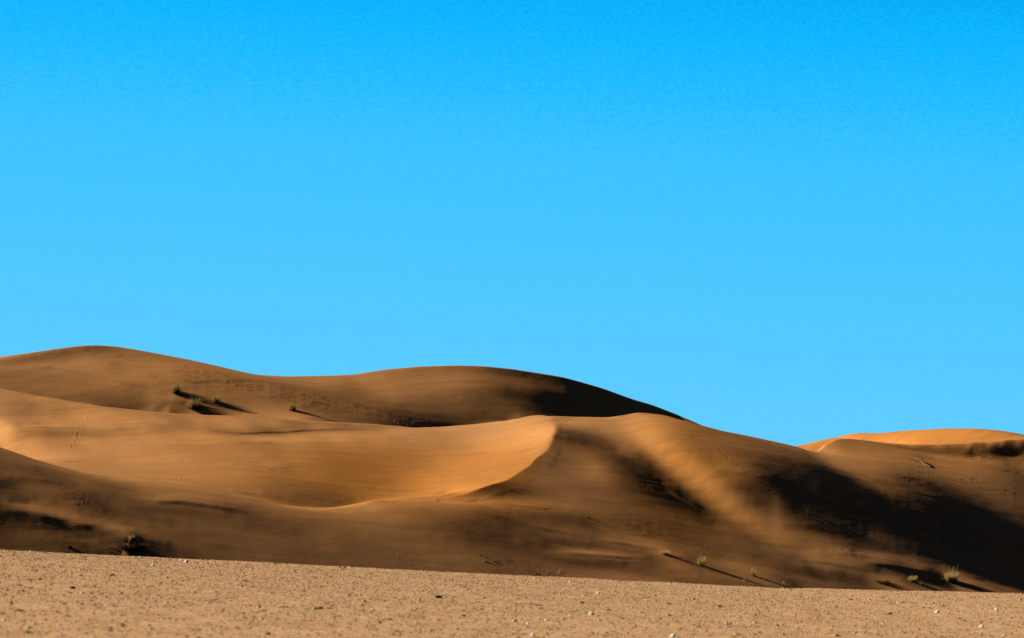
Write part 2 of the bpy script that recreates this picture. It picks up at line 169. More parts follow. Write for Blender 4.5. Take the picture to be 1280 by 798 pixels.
MIDDLE = [
5005,9,5003,-17,5051,-16,5007,7,5025,6,5007,-8,0,49,0,10,0,8,0,-33,0,16,0,15,5003,-8,0,29,0,-21,5005,-59,5004,-9,0,7,0,-9,0,-21,5017,7,5033,-15,5007,7,5035,55,8,25,21,16,0,-33,0,15,0,14,5003,-8,
0,30,0,-20,5003,6,0,-58,5004,-11,0,9,0,-9,0,-24,5017,6,5033,-14,5007,7,5031,-8,0,-8,8,57,8,19,19,14,0,-34,0,13,0,12,5003,-7,0,29,0,-20,5003,6,0,-57,5004,-12,0,13,5003,-25,5051,-14,5007,8,5031,-12,
-7,-12,8,51,0,7,7,6,0,-34,0,11,0,10,0,-7,0,-6,0,28,0,-20,5003,6,0,-56,5004,-12,0,13,5003,-26,5051,-13,5007,8,5031,-11,0,-17,0,43,5005,-32,0,9,0,9,0,-8,5003,26,0,-19,5005,-54,5004,-13,0,12,
5003,-29,5051,-13,5007,7,5031,-9,11,-13,0,28,5005,-28,0,8,0,8,0,-7,5003,25,0,-19,5005,-53,0,-7,5002,-11,0,12,5003,-32,0,6,5049,-12,5037,-7,0,-8,10,-18,-10,17,5005,-23,5003,7,0,-7,5003,24,0,-17,5005,-51,0,-7,
5002,-14,0,14,5003,-33,5051,-11,5037,-8,0,-11,10,-15,0,12,5005,-20,5009,23,0,-16,5003,6,0,-50,5004,-18,0,15,5003,-31,5051,-11,5039,-15,0,-11,0,8,5005,-17,5009,21,0,-15,5005,-48,5004,-20,0,16,5003,-29,5051,-11,5006,8,9,11,
8,5026,9,13,11,-7,0,-7,0,6,5005,-15,5009,19,0,-15,5005,-46,0,6,0,-7,-23,0,16,5003,-28,5051,-10,5005,8,16,21,21,14,7,5025,16,23,28,13,9,0,9,9,5005,-12,5009,18,0,-13,5005,-44,5004,-20,0,17,5003,-30,5051,
-9,5005,12,13,9,19,16,9,5022,-6,0,6,16,21,25,16,15,11,11,8,5005,-11,5009,17,0,-12,5005,-43,5002,6,0,-16,0,19,5003,-32,5051,-10,5005,11,0,-13,5041,-10,5009,15,0,-12,5005,-41,5004,-13,0,23,5003,-33,5051,-13,0,-9,
0,-8,-8,5002,-8,0,-10,-19,-14,-11,5018,7,10,8,9,0,-17,-29,-32,-34,-29,-24,-22,-20,-15,-12,-10,-7,0,-10,5009,14,0,-11,5005,-40,5004,-12,0,24,5003,-34,5051,-13,0,-10,0,-15,-18,-6,-20,-20,5002,-15,-13,-14,-8,5015,9,13,
18,22,19,8,-14,-31,-38,-42,-45,-40,-35,-32,-27,-21,-16,-11,-7,0,-9,5009,13,0,-10,5005,-38,5004,-15,0,23,5003,-33,5051,-12,0,-6,0,-17,-18,-7,-27,-27,5002,-9,0,-7,5016,9,14,20,21,15,11,0,-8,-8,-15,-18,-15,-13,-13,
-12,-9,-7,5003,-8,5009,12,0,-9,5005,-37,5004,-19,0,21,5003,-32,5051,-9,5003,-10,0,26,0,-17,5041,-7,5009,12,0,-8,5005,-36,5004,-20,0,20,5003,-31,5017,7,5002,-7,-10,-8,5002,8,5003,-6,5013,8,6,7,5005,-6,5004,29,56,27,0,
11,11,8,10,5015,6,0,-22,-33,-35,-39,-36,-24,-18,-9,5004,6,5007,-7,5009,11,0,-8,5005,-35,5004,-21,0,21,5003,-31,5017,8,5002,-10,-12,-8,0,20,17,5002,-8,-8,5012,8,14,13,14,7,5002,-10,-7,-8,5003,13,48,58,21,10,18,
14,9,9,5014,8,20,6,-22,-51,-64,-77,-74,-53,-39,-25,-8,-6,5010,-7,5009,10,0,-7,5005,-34,5004,-21,0,22,5003,-30,5017,8,5005,10,14,11,5016,7,13,12,14,8,6,0,-6,0,-7,0,-7,0,14,27,19,8,0,10,7,5017,13,
13,12,0,-14,-36,-40,-25,-19,-11,5012,-8,5009,9,0,-7,5005,-33,5002,6,0,-21,0,22,5003,-30,5017,8,5053,-8,5007,6,0,-8,0,16,5017,-8,5009,9,0,-7,5005,-31,5002,7,0,-21,0,22,5003,-29,5017,8,5006,-9,5019,-17,-9,-13,-11,
5003,7,9,9,5002,-11,0,-8,-13,-8,-6,5009,-12,5008,-12,-18,0,26,21,18,14,6,6,5012,-8,5009,8,0,-6,5005,-30,5002,7,0,-20,0,23,5003,-29,5017,7,5006,-10,5013,7,9,9,5002,-11,-32,-22,-23,-20,-14,-7,0,10,11,12,5002,
-11,0,-9,-14,-9,-7,5009,-13,5008,-16,-16,0,25,11,11,13,5014,-8,5009,7,5007,-29,5002,10,0,-19,0,23,5003,-29,5017,7,5006,-6,5013,7,9,10,7,5002,-23,-18,-21,-20,-15,-7,0,6,0,7,5002,-7,5002,-11,5011,-14,5008,-10,5002,15,
5017,-8,5009,7,5007,-28,5002,6,0,-24,0,23,5003,-30,5011,-6,5013,8,5045,-16,5029,-8,5009,6,5007,-27,5002,1,-8,-31,-5,22,5003,-31,0,-5,0,3,5003,-2,0,8,0,-9,5002,1,3,5002,-1,3,3,3,4,5002,10,5011,-11,-14,-22,-24,
-19,-14,0,14,27,31,26,15,4,5002,-2,-2,-3,0,6,12,7,1,5011,-19,5005,1,-3,6,7,6,-8,-16,-6,5004,-6,5011,-9,5017,-27,5002,1,-8,-27,-3,23,5003,-32,0,-4,0,3,5003,-1,0,12,1,-10,-1,0,1,3,5003,6,8,
6,6,6,0,8,5010,-7,-22,-26,-39,-43,-36,-21,3,27,42,44,29,15,4,1,2,0,-5,-6,0,7,9,3,5012,-21,5005,3,-1,7,9,3,-11,-16,-6,1,-1,-7,0,-7,5011,-9,5017,-26,5002,4,-4,-22,-1,24,5003,-33,0,-4,0,
3,5003,-2,0,14,2,-10,5003,2,1,1,0,6,9,6,6,5002,6,5010,-11,-33,-31,-37,-36,-21,-12,8,28,31,26,12,8,3,2,3,1,-5,-5,0,3,6,0,-3,5011,-21,5005,2,1,5,5,1,-6,-14,-4,4,-1,-7,0,-6,5011,
-9,5017,-25,5002,6,0,-19,0,25,5003,-34,0,-4,0,3,5003,-3,0,13,0,-9,0,2,0,1,0,2,0,2,0,-2,5013,-7,0,-6,5003,7,0,-2,5003,-5,5005,-1,0,2,0,4,5013,-21,5005,3,5003,5,0,-16,0,6,5015,-9,5017,
-25,5004,-18,1,24,5003,-34,0,-4,0,3,5003,-5,-1,8,-6,-8,1,4,1,5002,3,5002,-7,-9,5003,6,5006,-6,-8,-12,-25,-2,9,25,23,19,14,-9,-16,-15,-14,-12,-14,-6,-5,-7,-7,-4,5,5,6,3,7,5013,-20,5003,-1,1,3,
-3,-4,-1,10,4,-18,2,8,1,5014,-9,5017,-24,5004,-18,0,24,5003,-34,0,-4,0,2,5003,-8,-2,1,-11,-4,2,4,2,1,0,5,0,-2,-7,-11,-6,5006,-4,-3,-5,-11,-11,-11,-18,1,16,30,24,18,12,-7,-12,-11,-13,-13,-15,
-8,-8,-12,-12,-5,12,0,3,5,9,7,5005,-6,-8,5005,-22,0,6,0,-2,1,2,-5,-7,-2,11,5,-20,3,10,5015,-9,5017,-23,5004,-18,0,24,5003,-34,0,-4,0,2,5003,-11,-1,-5,-8,2,1,2,1,1,0,6,0,-1,-3,-7,
5007,-4,-5,-6,-9,-9,-6,-10,3,11,19,12,11,13,0,-5,-5,-6,-6,-8,-5,-6,-9,-7,-5,11,-2,5002,8,7,0,6,7,5002,-6,5006,-24,5003,-3,5002,-3,-6,-1,8,3,-23,2,12,0,-6,5013,-8,5017,-23,5004,-18,0,23,5003,-33,
0,-4,0,2,0,1,0,-13,0,-10,0,8,0,-1,0,1,0,6,5003,-2,5007,-3,0,1,0,-2,0,-5,0,2,0,-6,0,9,0,-1,0,1,0,-4,5003,-1,0,19,0,-4,5015,-25,0,6,0,-4,0,1,0,-4,0,2,0,-25,
0,16,5015,-8,5017,-22,5004,-17,0,23,5003,-33,0,-4,0,3,0,3,0,-14,1,-14,4,11,0,-4,-2,2,0,5,0,-2,5005,-2,-2,-1,0,3,6,6,4,2,5,0,1,-2,-10,-15,-7,3,5004,-5,-9,-1,3,3,3,6,28,4,
-4,5002,-9,-9,-12,5010,-24,0,8,2,-4,0,3,2,-1,0,-3,-6,-28,-3,18,5015,-8,5017,-22,5004,-17,0,23,5003,-33,0,-4,0,3,1,3,1,-10,1,-16,5,10,0,-5,-3,4,2,2,-3,-3,-1,5003,-1,-2,-4,-1,2,4,5,
5,3,4,7,4,2,-4,-13,-16,-6,5,1,-1,-2,-6,-11,-12,-3,2,5,6,10,34,8,5002,-9,-13,-16,-18,-7,5009,-24,0,9,3,-4,0,5,3,2,-1,-6,-10,-30,-5,19,-1,-6,5013,-8,5017,-21,5004,-18,0,24,5003,-34,0,-4,
0,3,0,2,2,0,1,-17,3,6,0,-5,-2,5,1,-1,-4,-3,-2,-1,5002,-1,-2,-2,0,1,2,2,2,2,3,5,2,0,-3,-8,-9,-2,5,2,-2,-4,-7,-9,-8,-3,2,4,6,8,28,7,5002,-6,-10,-8,-9,5010,-27,0,
9,3,-3,1,6,1,2,-2,-5,-7,-27,-3,20,-1,-7,5013,-8,5017,-20,5004,-18,0,24,5003,-34,0,-3,0,3,0,-2,0,12,0,-14,0,1,0,-2,0,4,0,3,5003,-1,0,-1,5003,1,5007,-1,0,2,0,-4,0,3,0,-1,5003,
-1,0,1,0,1,0,15,5017,-32,0,6,0,-4,0,6,5003,2,0,-22,0,21,0,-6,5013,-8,5017,-20,5004,-18,0,24,5003,-34,0,-3,0,5,0,-8,-4,23,0,-9,-2,-2,5002,1,3,0,6,3,1,2,-1,0,-1,5002,2,2,5002,
-1,-1,-2,-4,-2,0,3,6,2,-5,-3,1,5002,3,5,7,6,4,-1,-4,-4,-6,0,-7,-13,-6,0,10,10,5011,-36,0,4,-3,-9,-2,4,0,-2,4,7,2,-20,1,21,3,5014,-7,5017,-19,5004,-17,0,24,5003,-33,0,-2,1,6,
0,-13,-8,28,0,-5,-3,-2,1,0,1,2,-1,6,3,2,3,-2,0,-1,5002,2,2,1,0,-1,-2,-3,-5,-2,2,3,5,0,-7,-5,1,1,0,1,5,10,9,3,-2,-5,-5,-6,0,-9,-15,5002,10,9,5011,-36,0,3,-3,-10,
-3,3,-2,-2,5,5,0,-18,0,17,3,5014,-7,5017,-19,5004,-17,0,24,5003,-33,0,-2,0,6,0,-16,-7,28,2,-4,-2,5002,-1,0,2,-1,5,2,0,2,-3,0,-1,5002,1,2,1,0,-1,-2,-3,-4,-2,1,0,2,0,-6,-3,
2,0,-3,-1,3,6,3,2,0,-2,5004,-10,5015,-36,5003,-7,-2,5,-2,-3,2,0,-2,-13,0,12,2,5014,-7,5017,-19,5004,-18,0,24,5003,-32,0,-2,0,5,0,-15,0,27,0,-4,0,1,0,-2,0,3,0,4,5003,-4,5013,2,0,
2,0,-2,5007,-4,0,2,5021,-38,5003,-1,0,4,0,-2,0,-2,0,-8,0,6,5015,-7,5017,-18,5003,1,-17,0,24,5003,-31,0,-2,0,2,0,-9,8,17,-1,-3,5002,-2,-4,0,3,0,7,1,0,-1,-5,5010,2,3,3,3,0,2,
1,-3,-1,3,6,4,5002,-1,-7,0,2,-1,5020,-37,-1,-4,-6,2,0,3,4,0,-1,-2,2,-3,0,2,-1,-6,5013,-7,5017,-18,5003,1,-19,0,24,5003,-30,1,-2,5002,-1,-2,8,8,5003,-2,-3,-4,0,3,0,8,1,0,-2,-6,
-1,5002,1,5002,-1,-1,-1,0,2,3,2,1,0,1,0,-3,4,9,5,2,1,1,0,-6,0,3,-1,5018,7,0,-32,0,-8,-13,2,-1,5,5,-1,-3,-2,3,5003,-1,5014,-7,5017,-18,5004,-20,0,24,5003,-28,1,-3,5002,-1,2,4,
3,5003,-4,-1,-3,0,4,0,4,0,1,-2,-7,-1,5002,1,5002,-1,-1,-1,5002,1,5006,5,6,0,1,3,3,2,-6,0,5,-1,5018,8,0,-32,-3,-10,-6,-2,-2,4,2,-3,-2,-1,2,5018,-7,5017,-17,5002,6,0,-20,0,24,5003,
-28,0,-5,0,2,0,3,0,-1,0,1,0,-5,5003,5,5003,4,0,-5,5003,1,5013,-1,0,2,5005,-9,0,6,5021,-39,0,-6,0,-1,0,2,0,-2,5003,-2,0,2,5015,-7,5017,-17,5002,6,0,-20,0,24,5003,-27,-1,-8,0,4,1,
3,-3,-3,5002,-1,-6,1,1,0,5,0,-3,1,9,3,5008,2,2,2,1,1,0,-2,0,-1,-3,-5,-2,2,-1,-3,-3,-4,-5,-13,0,8,5017,-6,5002,-10,-52,-19,-5,5,5,3,1,0,1,3,0,-2,-1,2,5,1,5014,-8,5017,
-17,5002,6,0,-19,0,24,5003,-26,-2,-10,-1,5,1,3,-2,-3,0,1,0,-6,1,1,0,4,0,-4,3,14,5,0,1,1,5002,-1,5002,2,2,2,2,1,1,-2,-1,-4,-7,-6,-1,1,-3,-5,-5,-6,-7,-15,-2,10,1,5016,-9,
5002,-13,-57,-18,2,9,7,4,5002,2,4,0,-2,3,6,8,3,5014,-8,5017,-17,5002,6,0,-18,0,24,5003,-24,-1,-10,-1,5,1,2,-1,-2,0,1,0,-6,5003,3,0,-4,3,14,4,5002,1,5002,-1,5002,1,0,1,1,1,1,-2,
-1,-5,-6,-3,-1,0,-3,-4,-4,-5,-5,-13,-1,10,5003,-7,5013,-10,5002,-10,-49,-11,11,7,2,2,5002,2,3,5002,4,4,6,3,5014,-8,5017,-16,5004,-18,0,24,5003,-24,0,-8,0,6,0,2,0,-1,0,1,0,-5,5003,2,0,-2,
0,8,0,-5,0,1,5009,-1,0,-3,5011,-10,0,11,5003,-9,5011,6,0,-8,0,9,0,-31,0,13,0,-4,5005,-2,0,3,0,1,5015,-8,5017,-16,5004,-17,0,24,5003,-23,0,-5,3,7,0,2,0,-1,5003,-4,1,2,1,2,5002,-1,
3,-3,-6,0,1,-1,5007,-1,-3,-2,-5,3,7,7,3,0,-1,-2,-3,-4,-1,0,-10,0,13,-1,5002,-11,5011,7,5003,14,10,-13,9,10,-6,-6,0,2,5002,-1,-2,1,4,-2,-2,5015,-8,5017,-16,5003,-1,-17,0,24,5003,-24,0,-3,
3,7,0,1,0,-1,5003,-3,2,3,1,1,0,2,-1,1,-4,-7,2,0,-2,5002,-1,0,1,5002,-1,-4,-3,-6,4,12,9,3,1,-2,-3,-6,-8,-3,0,-10,1,13,-2,5002,-13,5011,7,5003,13,9,-10,6,5,-6,-4,2,3,5002,
-1,0,3,7,1,5016,-8,5017,-16,5003,-1,-17,0,23,5003,-25,0,-3,2,6,0,1,0,-1,5003,-2,1,2,1,5002,3,5003,-6,2,0,-1,0,-1,-2,-1,1,1,1,0,-4,-2,-6,4,11,6,2,2,-2,-3,-5,-6,-1,0,-10,1,
14,-1,5002,-13,5013,-6,0,10,6,-10,3,2,-3,-1,2,3,5004,4,9,3,1,5015,-8,5017,-16,5004,-16,0,23,5003,-26,0,-2,0,6,5013,2,0,-1,0,-5,5003,1,0,-1,5005,-2,0,-6,0,5,0,-1,0,-4,0,2,5003,-12,0,
15,5003,-13,5013,-6,0,3,0,-12,0,2,5003,1,5003,-2,0,6,0,-1,5015,-8,5017,-16,5002,4,0,-17,0,22,5003,-25,1,0,1,6,5003,-1,5004,-1,-2,0,2,2,3,1,5002,-10,-5,2,2,2,1,0,1,0,-1,5003,2,-4,-3,
2,-5,-4,-1,-5,3,6,3,0,-4,-14,2,17,1,5002,-13,5013,-7,0,-5,-7,-9,0,3,1,-1,-1,5002,2,0,-5,-7,-3,-7,-5,5015,-8,5017,-16,5002,4,0,-17,0,22,5003,-24,5002,1,6,5003,-1,5004,-1,-2,0,4,3,3,3,
4,0,-10,0,5,1,2,2,1,2,0,-2,0,2,3,3,-2,-1,5,-4,-4,-1,-4,3,6,3,-3,-8,-14,1,16,2,5002,-14,5013,-9,-7,-10,-11,-6,1,4,0,-1,-1,0,1,3,0,-4,-5,-4,-10,-6,5015,-8,5017,-16,5002,4,
0,-17,0,22,5003,-23,5002,1,6,5009,-2,0,5,4,2,3,6,1,-13,1,3,0,2,1,1,1,5003,2,2,2,5002,4,-2,-2,-1,-2,1,2,2,-3,-5,-9,2,12,1,5002,-14,5013,-9,-6,-7,-7,-3,2,4,5003,1,1,2,1,
-2,-1,0,-5,-1,-6,-9,5013,-8,5017,-16,5002,4,0,-17,0,22,5003,-21,5003,5,5009,-2,0,4,0,-2,0,5,0,-17,0,2,5005,-1,5007,4,5005,-2,0,1,0,-7,0,8,5003,-14,5013,-4,0,2,5007,1,5005,2,0,6,5015,-8,5017,
-16,5002,5,0,-17,0,22,5003,-20,0,-1,0,5,5006,-1,5002,-1,0,2,-2,-3,2,8,-10,-14,-1,3,5002,-1,-2,-2,-3,-2,-1,5005,5,3,5002,1,0,-2,0,2,0,-10,-4,4,5003,-12,5011,7,0,3,8,11,6,1,5002,-1,5002,
1,-2,-2,-2,0,-1,-1,2,9,5,5014,-7,5017,-16,5002,5,0,-17,0,21,5003,-18,0,-1,0,5,5006,-2,-1,0,-1,0,3,0,1,7,7,-12,-10,-1,4,1,0,-1,-2,-2,-3,-2,0,1,5002,1,0,5,6,2,3,3,2,-1,
-3,1,-1,-13,-6,4,5003,-11,5010,7,10,11,8,13,16,9,2,1,5003,1,1,-2,-3,-3,2,-1,-8,5,11,5,5014,-7,5017,-16,5002,5,0,-17,0,21,5003,-17,0,-2,0,4,5006,-1,-1,0,-1,0,4,0,4,4,6,-5,-5,0,
5,1,-1,0,-1,-1,-2,5002,1,5002,1,1,4,5,3,3,3,3,0,-2,0,-2,-16,-2,5,5003,-10,5011,6,8,5,9,12,6,-1,0,1,5002,1,1,-1,-3,-3,3,-2,-10,2,11,2,5014,-7,5017,-17,5002,5,0,-17,0,21,5003,
-17,0,-2,0,4,5009,-1,0,6,5003,5,0,-2,0,5,0,-1,5003,-1,5005,1,0,2,5007,2,0,-11,0,7,5003,-9,5013,-3,0,3,0,-3,0,2,5005,-1,0,5,0,-10,0,9,5033,-17,5002,5,0,-17,0,21,5003,-16,0,-2,0,
4,5005,1,2,2,0,-2,0,6,5,3,-1,3,0,-3,-1,5,0,-1,5009,1,0,-1,-5,-4,-3,-4,0,2,3,2,3,-8,3,8,5003,-8,5013,-6,-5,-3,-4,-4,-1,0,-1,-2,-1,0,1,2,5,9,4,-8,0,9,-2,-7,5031,
-17,5002,5,0,-17,0,21,5003,-15,0,-2,0,4,5003,-1,0,2,2,3,0,-2,0,4,3,0,-6,0,-2,-5,-1,6,5002,1,5008,1,0,-2,-5,-3,-2,-2,1,3,4,2,1,-9,2,9,5003,-7,5013,-6,-5,-5,-5,-4,-2,-1,-2,
-2,5002,3,6,8,10,7,-7,0,9,-3,-7,5031,-17,5002,5,0,-18,0,21,1,5002,-14,0,-1,0,3,5005,1,1,2,0,-3,5002,2,3,-6,0,-2,-6,-2,5,0,2,1,0,1,5004,1,0,2,5002,-2,5003,2,3,2,5002,-10,-4,
8,5017,-3,-3,-3,-3,-1,-2,-1,-1,-1,5002,3,5,7,7,5,-10,-1,9,-3,-7,5031,-17,5002,5,0,-18,0,20,5003,-13,5003,2,5007,1,0,-3,0,-1,0,12,0,5,0,-4,5003,2,5007,1,0,1,0,1,5003,-1,5003,-1,0,-12,
0,8,5017,-1,5003,2,5007,1,5003,-13,0,15,5033,-17,5002,4,-1,-19,-2,19,5003,-12,5011,1,0,-3,0,-2,2,25,11,14,2,-2,1,-3,0,2,5008,-1,5004,-1,-3,-4,-1,5002,-2,-1,-10,0,8,-3,5017,1,2,2,4,1,2,5004,
-2,-4,-7,-5,-1,-12,5,20,2,5032,-17,5002,4,0,-19,-2,19,5003,-11,0,2,5003,1,5007,-3,-1,0,3,24,16,16,-2,-7,-2,-4,0,3,5002,1,2,1,5008,-2,-2,-1,1,1,1,-1,-2,-7,0,5,-7,5017,1,3,2,3,1,
2,2,2,2,0,-2,-6,-9,-5,-2,-12,6,21,1,5032,-17,5002,5,0,-18,-1,19,5003,-10,5002,1,5002,2,5007,-3,-1,1,1,11,11,9,-4,-9,-3,-5,0,4,2,2,1,2,1,5002,1,0,1,5005,2,3,3,2,-1,-3,-5,0,
1,-10,-5,2,5015,1,3,0,3,0,1,2,2,2,0,-2,-4,-6,-2,-2,-11,4,17,5033,-17,5002,5,0,-17,0,20,5003,-11,5003,-1,0,2,5007,-1,0,2,0,2,0,4,0,-5,0,-4,0,4,5007,1,5007,1,5005,2,5003,-1,5017,
1,0,5,5009,2,0,-11,0,13,5033,-17,5002,5,0,-18,0,19,-1,5002,-15,5002,-2,-3,0,3,5002,-1,5002,-1,5002,2,3,-1,-1,-4,0,3,4,5,-4,0,2,-3,-2,-3,-2,-2,-1,5009,-1,-3,-2,0,3,5,7,-5,-10,-7,-1,
-2,5017,2,10,3,5002,-2,-2,-3,0,2,2,4,2,-10,0,12,5033,-17,5002,4,0,-19,-2,17,-2,0,-6,-16,-7,0,-4,-5,0,3,0,-1,-1,0,-1,-2,5002,2,3,5002,-3,-4,2,7,4,-5,5002,-5,-4,-5,-4,-3,-2,5010,-2,
5002,5,7,7,-3,-11,-18,2,0,-8,5015,2,8,16,11,5,0,-1,-1,-3,-1,0,2,3,2,-11,0,12,5033,-17,5002,5,0,-19,-2,17,-2,5002,-9,5002,-2,-6,0,4,5002,-1,5002,-2,5002,1,2,0,1,0,-5,0,7,3,-2,1,
-2,-4,-3,-5,-4,-2,-1,5005,1,5003,1,0,1,2,5,5,3,-1,0,2,12,2,-6,5016,7,10,10,8,1,5002,-3,-1,5002,2,0,-12,0,11,5033,-18,5002,5,0,-16,0,17,0,-2,5005,-6,0,5,5003,1,0,-1,5005,1,0,-3,
0,6,5003,-3,0,2,5009,1,5009,-3,0,3,0,10,5019,-7,0,4,0,-2,0,-2,5005,-11,0,11,5033,-18,5002,6,1,-11,3,18,9,6,10,17,10,9,0,-6,-1,5,5003,1,5002,2,5004,1,0,-2,0,3,-3,-6,-12,-14,5,7,
4,2,1,5002,1,2,2,2,2,0,-1,-2,-2,-2,-1,-2,-3,-3,-6,1,5,3,7,5018,-10,-24,-10,-3,-4,-5,-2,-2,5004,1,-10,1,11,5033,-18,5002,6,2,-2,5,19,23,13,17,32,18,15,9,-6,-1,6,5002,-1,5003,2,1,
5003,1,5002,1,-3,-12,-15,-13,-5,7,7,4,2,1,5002,2,3,3,3,3,1,-1,-2,-2,-2,-2,-3,-3,-3,-5,2,5,1,5,5017,-8,-15,-36,-16,-8,-7,-6,-2,-3,-1,-2,5003,-12,0,11,5033,-18,5002,4,3,5,4,6,10,2,
6,22,8,9,0,-7,0,7,5002,-1,5003,2,1,5003,1,0,4,1,-1,-16,-20,-8,-2,4,4,3,1,5003,2,2,3,2,3,1,0,-1,-1,-2,0,-2,-1,-1,-4,0,3,0,5,5018,-7,-30,-8,-2,-3,-4,-2,-2,-2,-3,5003,-13,
0,10,5033,-17,5002,3,0,5,0,-5,0,-2,0,14,0,2,0,-9,0,7,5005,-1,5005,1,0,6,0,7,0,-7,5009,1,5009,2,5003,-3,0,1,0,6,5019,-24,0,3,0,-2,5003,-2,5003,-13,0,10,5033,-18,5003,-2,4,-3,-9,-6,
-5,-12,-4,-7,5002,-9,1,7,0,1,0,1,0,-2,-1,5006,5,5,4,0,21,12,2,-5,-6,-4,-3,5005,-1,-2,5006,2,0,-2,-3,-3,0,1,0,7,5019,-22,0,4,2,-1,5003,-1,3,3,1,-13,2,11,5033,-18,5003,-2,5,-3,
-9,-6,3,-10,-6,-7,5002,-9,1,7,0,1,1,1,0,-2,-1,5002,1,1,0,-1,4,7,-1,-5,14,25,4,-9,-9,-7,-5,-3,-2,-2,5003,-1,0,-1,-2,-2,-2,-3,0,-2,-5,-9,-4,1,1,0,7,5019,-22,5003,-3,-2,-1,5002,
4,4,2,-13,1,12,5033,-18,5003,-1,8,-1,-6,-3,17,-8,-6,5003,-8,0,7,5003,1,0,-2,5003,2,1,-1,-1,4,4,-3,-3,4,14,13,-8,-10,-7,-6,-4,-3,-2,5002,1,5002,-1,-3,-3,-3,-4,0,-2,-6,-9,-1,-3,-2,-1,
7,5019,-24,5002,-2,-6,-3,5003,3,4,2,-15,0,12,5033,-18,5004,10,0,-4,0,31,0,-6,5003,-8,0,6,5005,-2,5003,1,0,-3,0,4,0,-3,0,-3,0,2,0,1,0,-2,5005,1,5005,1,0,2,0,2,0,4,0,-4,0,9,
5019,-23,5005,3,0,-3,0,2,0,-17,0,13,5033,-18,5004,11,1,-4,2,36,2,-7,0,7,0,-8,0,5,5005,-2,0,2,1,1,-1,-4,1,5,0,-2,0,-9,-7,-7,-8,0,16,9,9,9,3,-5,-7,-7,-9,-6,-3,-1,1,5,
4,4,2,15,17,6,8,5,0,12,5019,-20,5002,5,11,10,6,0,-3,0,1,-2,-18,0,11,-1,5032,-18,5004,9,1,-7,2,38,0,-8,0,7,0,-8,0,5,5005,-2,0,2,2,1,-1,-4,1,5,5002,-1,-9,-7,-7,-8,0,11,
21,26,19,6,-10,-17,-19,-22,-15,-10,-6,-1,6,4,2,1,24,29,15,12,7,0,12,5019,-19,5002,5,12,10,4,1,-1,1,1,-3,-17,-3,8,-2,5032,-18,5004,7,0,-10,0,43,1,-10,0,6,0,-8,0,4,0,1,5003,-2,0,
2,2,5002,-3,0,4,5002,-1,-6,-3,-3,-3,0,6,12,13,12,17,-7,-15,-18,-23,-14,-11,-8,-4,4,2,-3,-1,22,26,12,8,5002,9,5019,-19,5003,8,5,1,2,0,2,0,-3,-16,-3,8,-2,5032,-18,5006,-11,0,45,0,-11,0,
6,0,-7,0,4,0,1,5003,-3,5005,-1,0,2,5003,-3,5005,1,0,1,5003,17,5003,-1,0,4,0,-7,0,-1,5025,-17,5003,4,0,-4,0,-4,5003,-12,0,11,5033,-18,5006,-12,0,49,1,-12,5003,-6,0,3,5005,-4,0,-1,-1,-1,5007,
-2,5003,-1,-4,-6,-8,-9,-11,-10,-5,10,6,7,5,0,-4,-5,-9,-14,-3,-9,-5,-6,5023,-15,5003,1,-2,-7,-1,-6,-3,3,5,-7,5,15,3,5032,-18,5006,-14,0,50,1,-13,5005,1,-1,5004,-6,0,1,-2,-2,0,2,5003,2,0,
-2,5003,-1,-5,-8,-9,-12,-13,-8,-4,4,0,2,3,-2,-5,-9,-10,-13,-3,-8,-3,-6,5023,-14,5003,1,-2,-7,-2,-6,-3,8,11,-1,7,14,3,5032,-18,5006,-14,0,49,0,-13,5005,1,-1,1,0,1,0,-8,0,5,-2,-1,0,2,
1,0,1,2,0,-2,5004,-4,-5,-6,-9,-8,-2,0,4,2,4,4,2,0,-4,-3,-8,0,-5,5025,-14,5003,2,0,-6,-2,-4,-1,6,7,-4,3,10,1,5032,-18,5006,-14,0,48,0,-13,5005,1,0,2,0,1,0,-9,0,9,5003,1,
0,-2,0,2,0,-2,5003,1,5003,-2,0,3,5003,1,0,-1,0,-1,0,-4,0,-6,5025,-14,5005,-5,0,-2,0,3,0,-9,0,9,5033,-18,5005,1,-13,0,47,0,-12,5005,1,0,2,5003,-9,1,12,1,5003,-1,-4,0,2,0,-1,0,
1,0,2,3,5,8,6,6,5,0,-2,-2,-3,-6,-8,-6,-2,-1,-9,-11,-13,-3,5024,-13,5005,-4,4,1,2,2,-3,-9,1,10,5033,-18,5005,1,-13,0,46,-1,-12,5004,-1,0,-1,0,-1,0,-1,-8,1,11,1,1,2,-1,-2,-3,
0,2,0,-1,0,1,0,3,5,7,10,9,7,7,2,5002,-3,-7,-9,-7,-2,-4,-17,-21,-20,-5,5024,-12,5005,-2,7,5,4,2,-1,-5,3,10,1,-4,5031,-18,5006,-13,0,45,0,-12,5006,-1,0,-1,-1,-1,-6,1,9,0,2,2,
-2,-1,-3,0,1,5005,2,3,4,6,5,5,6,2,0,2,0,-3,-5,-6,-2,-6,-18,-16,-19,-5,5024,-10,5005,-1,5,2,4,3,1,0,3,7,1,-4,5031,-18,5006,-13,0,44,0,-11,5005,2,5005,-4,0,5,0,2,0,-3,0,-1,
5013,1,5003,-2,0,1,0,5,0,-10,0,-10,5025,-10,5007,-1,0,-5,0,2,0,2,0,-3,5031,-18,5006,-13,0,43,0,-10,5005,2,5005,-2,0,3,1,1,-4,-4,2,5004,1,5009,-3,-7,-13,-17,-11,3,9,9,10,5,0,21,2,6,
5024,-10,5007,-2,0,-3,5002,-6,-1,0,-2,5031,-18,5005,-1,-14,0,43,0,-10,5005,2,5005,-1,0,2,2,-1,-8,-4,2,5004,1,5002,1,1,1,3,4,6,5,-5,-19,-33,-30,-10,9,11,10,9,7,4,18,4,9,5024,-9,5008,-3,-2,
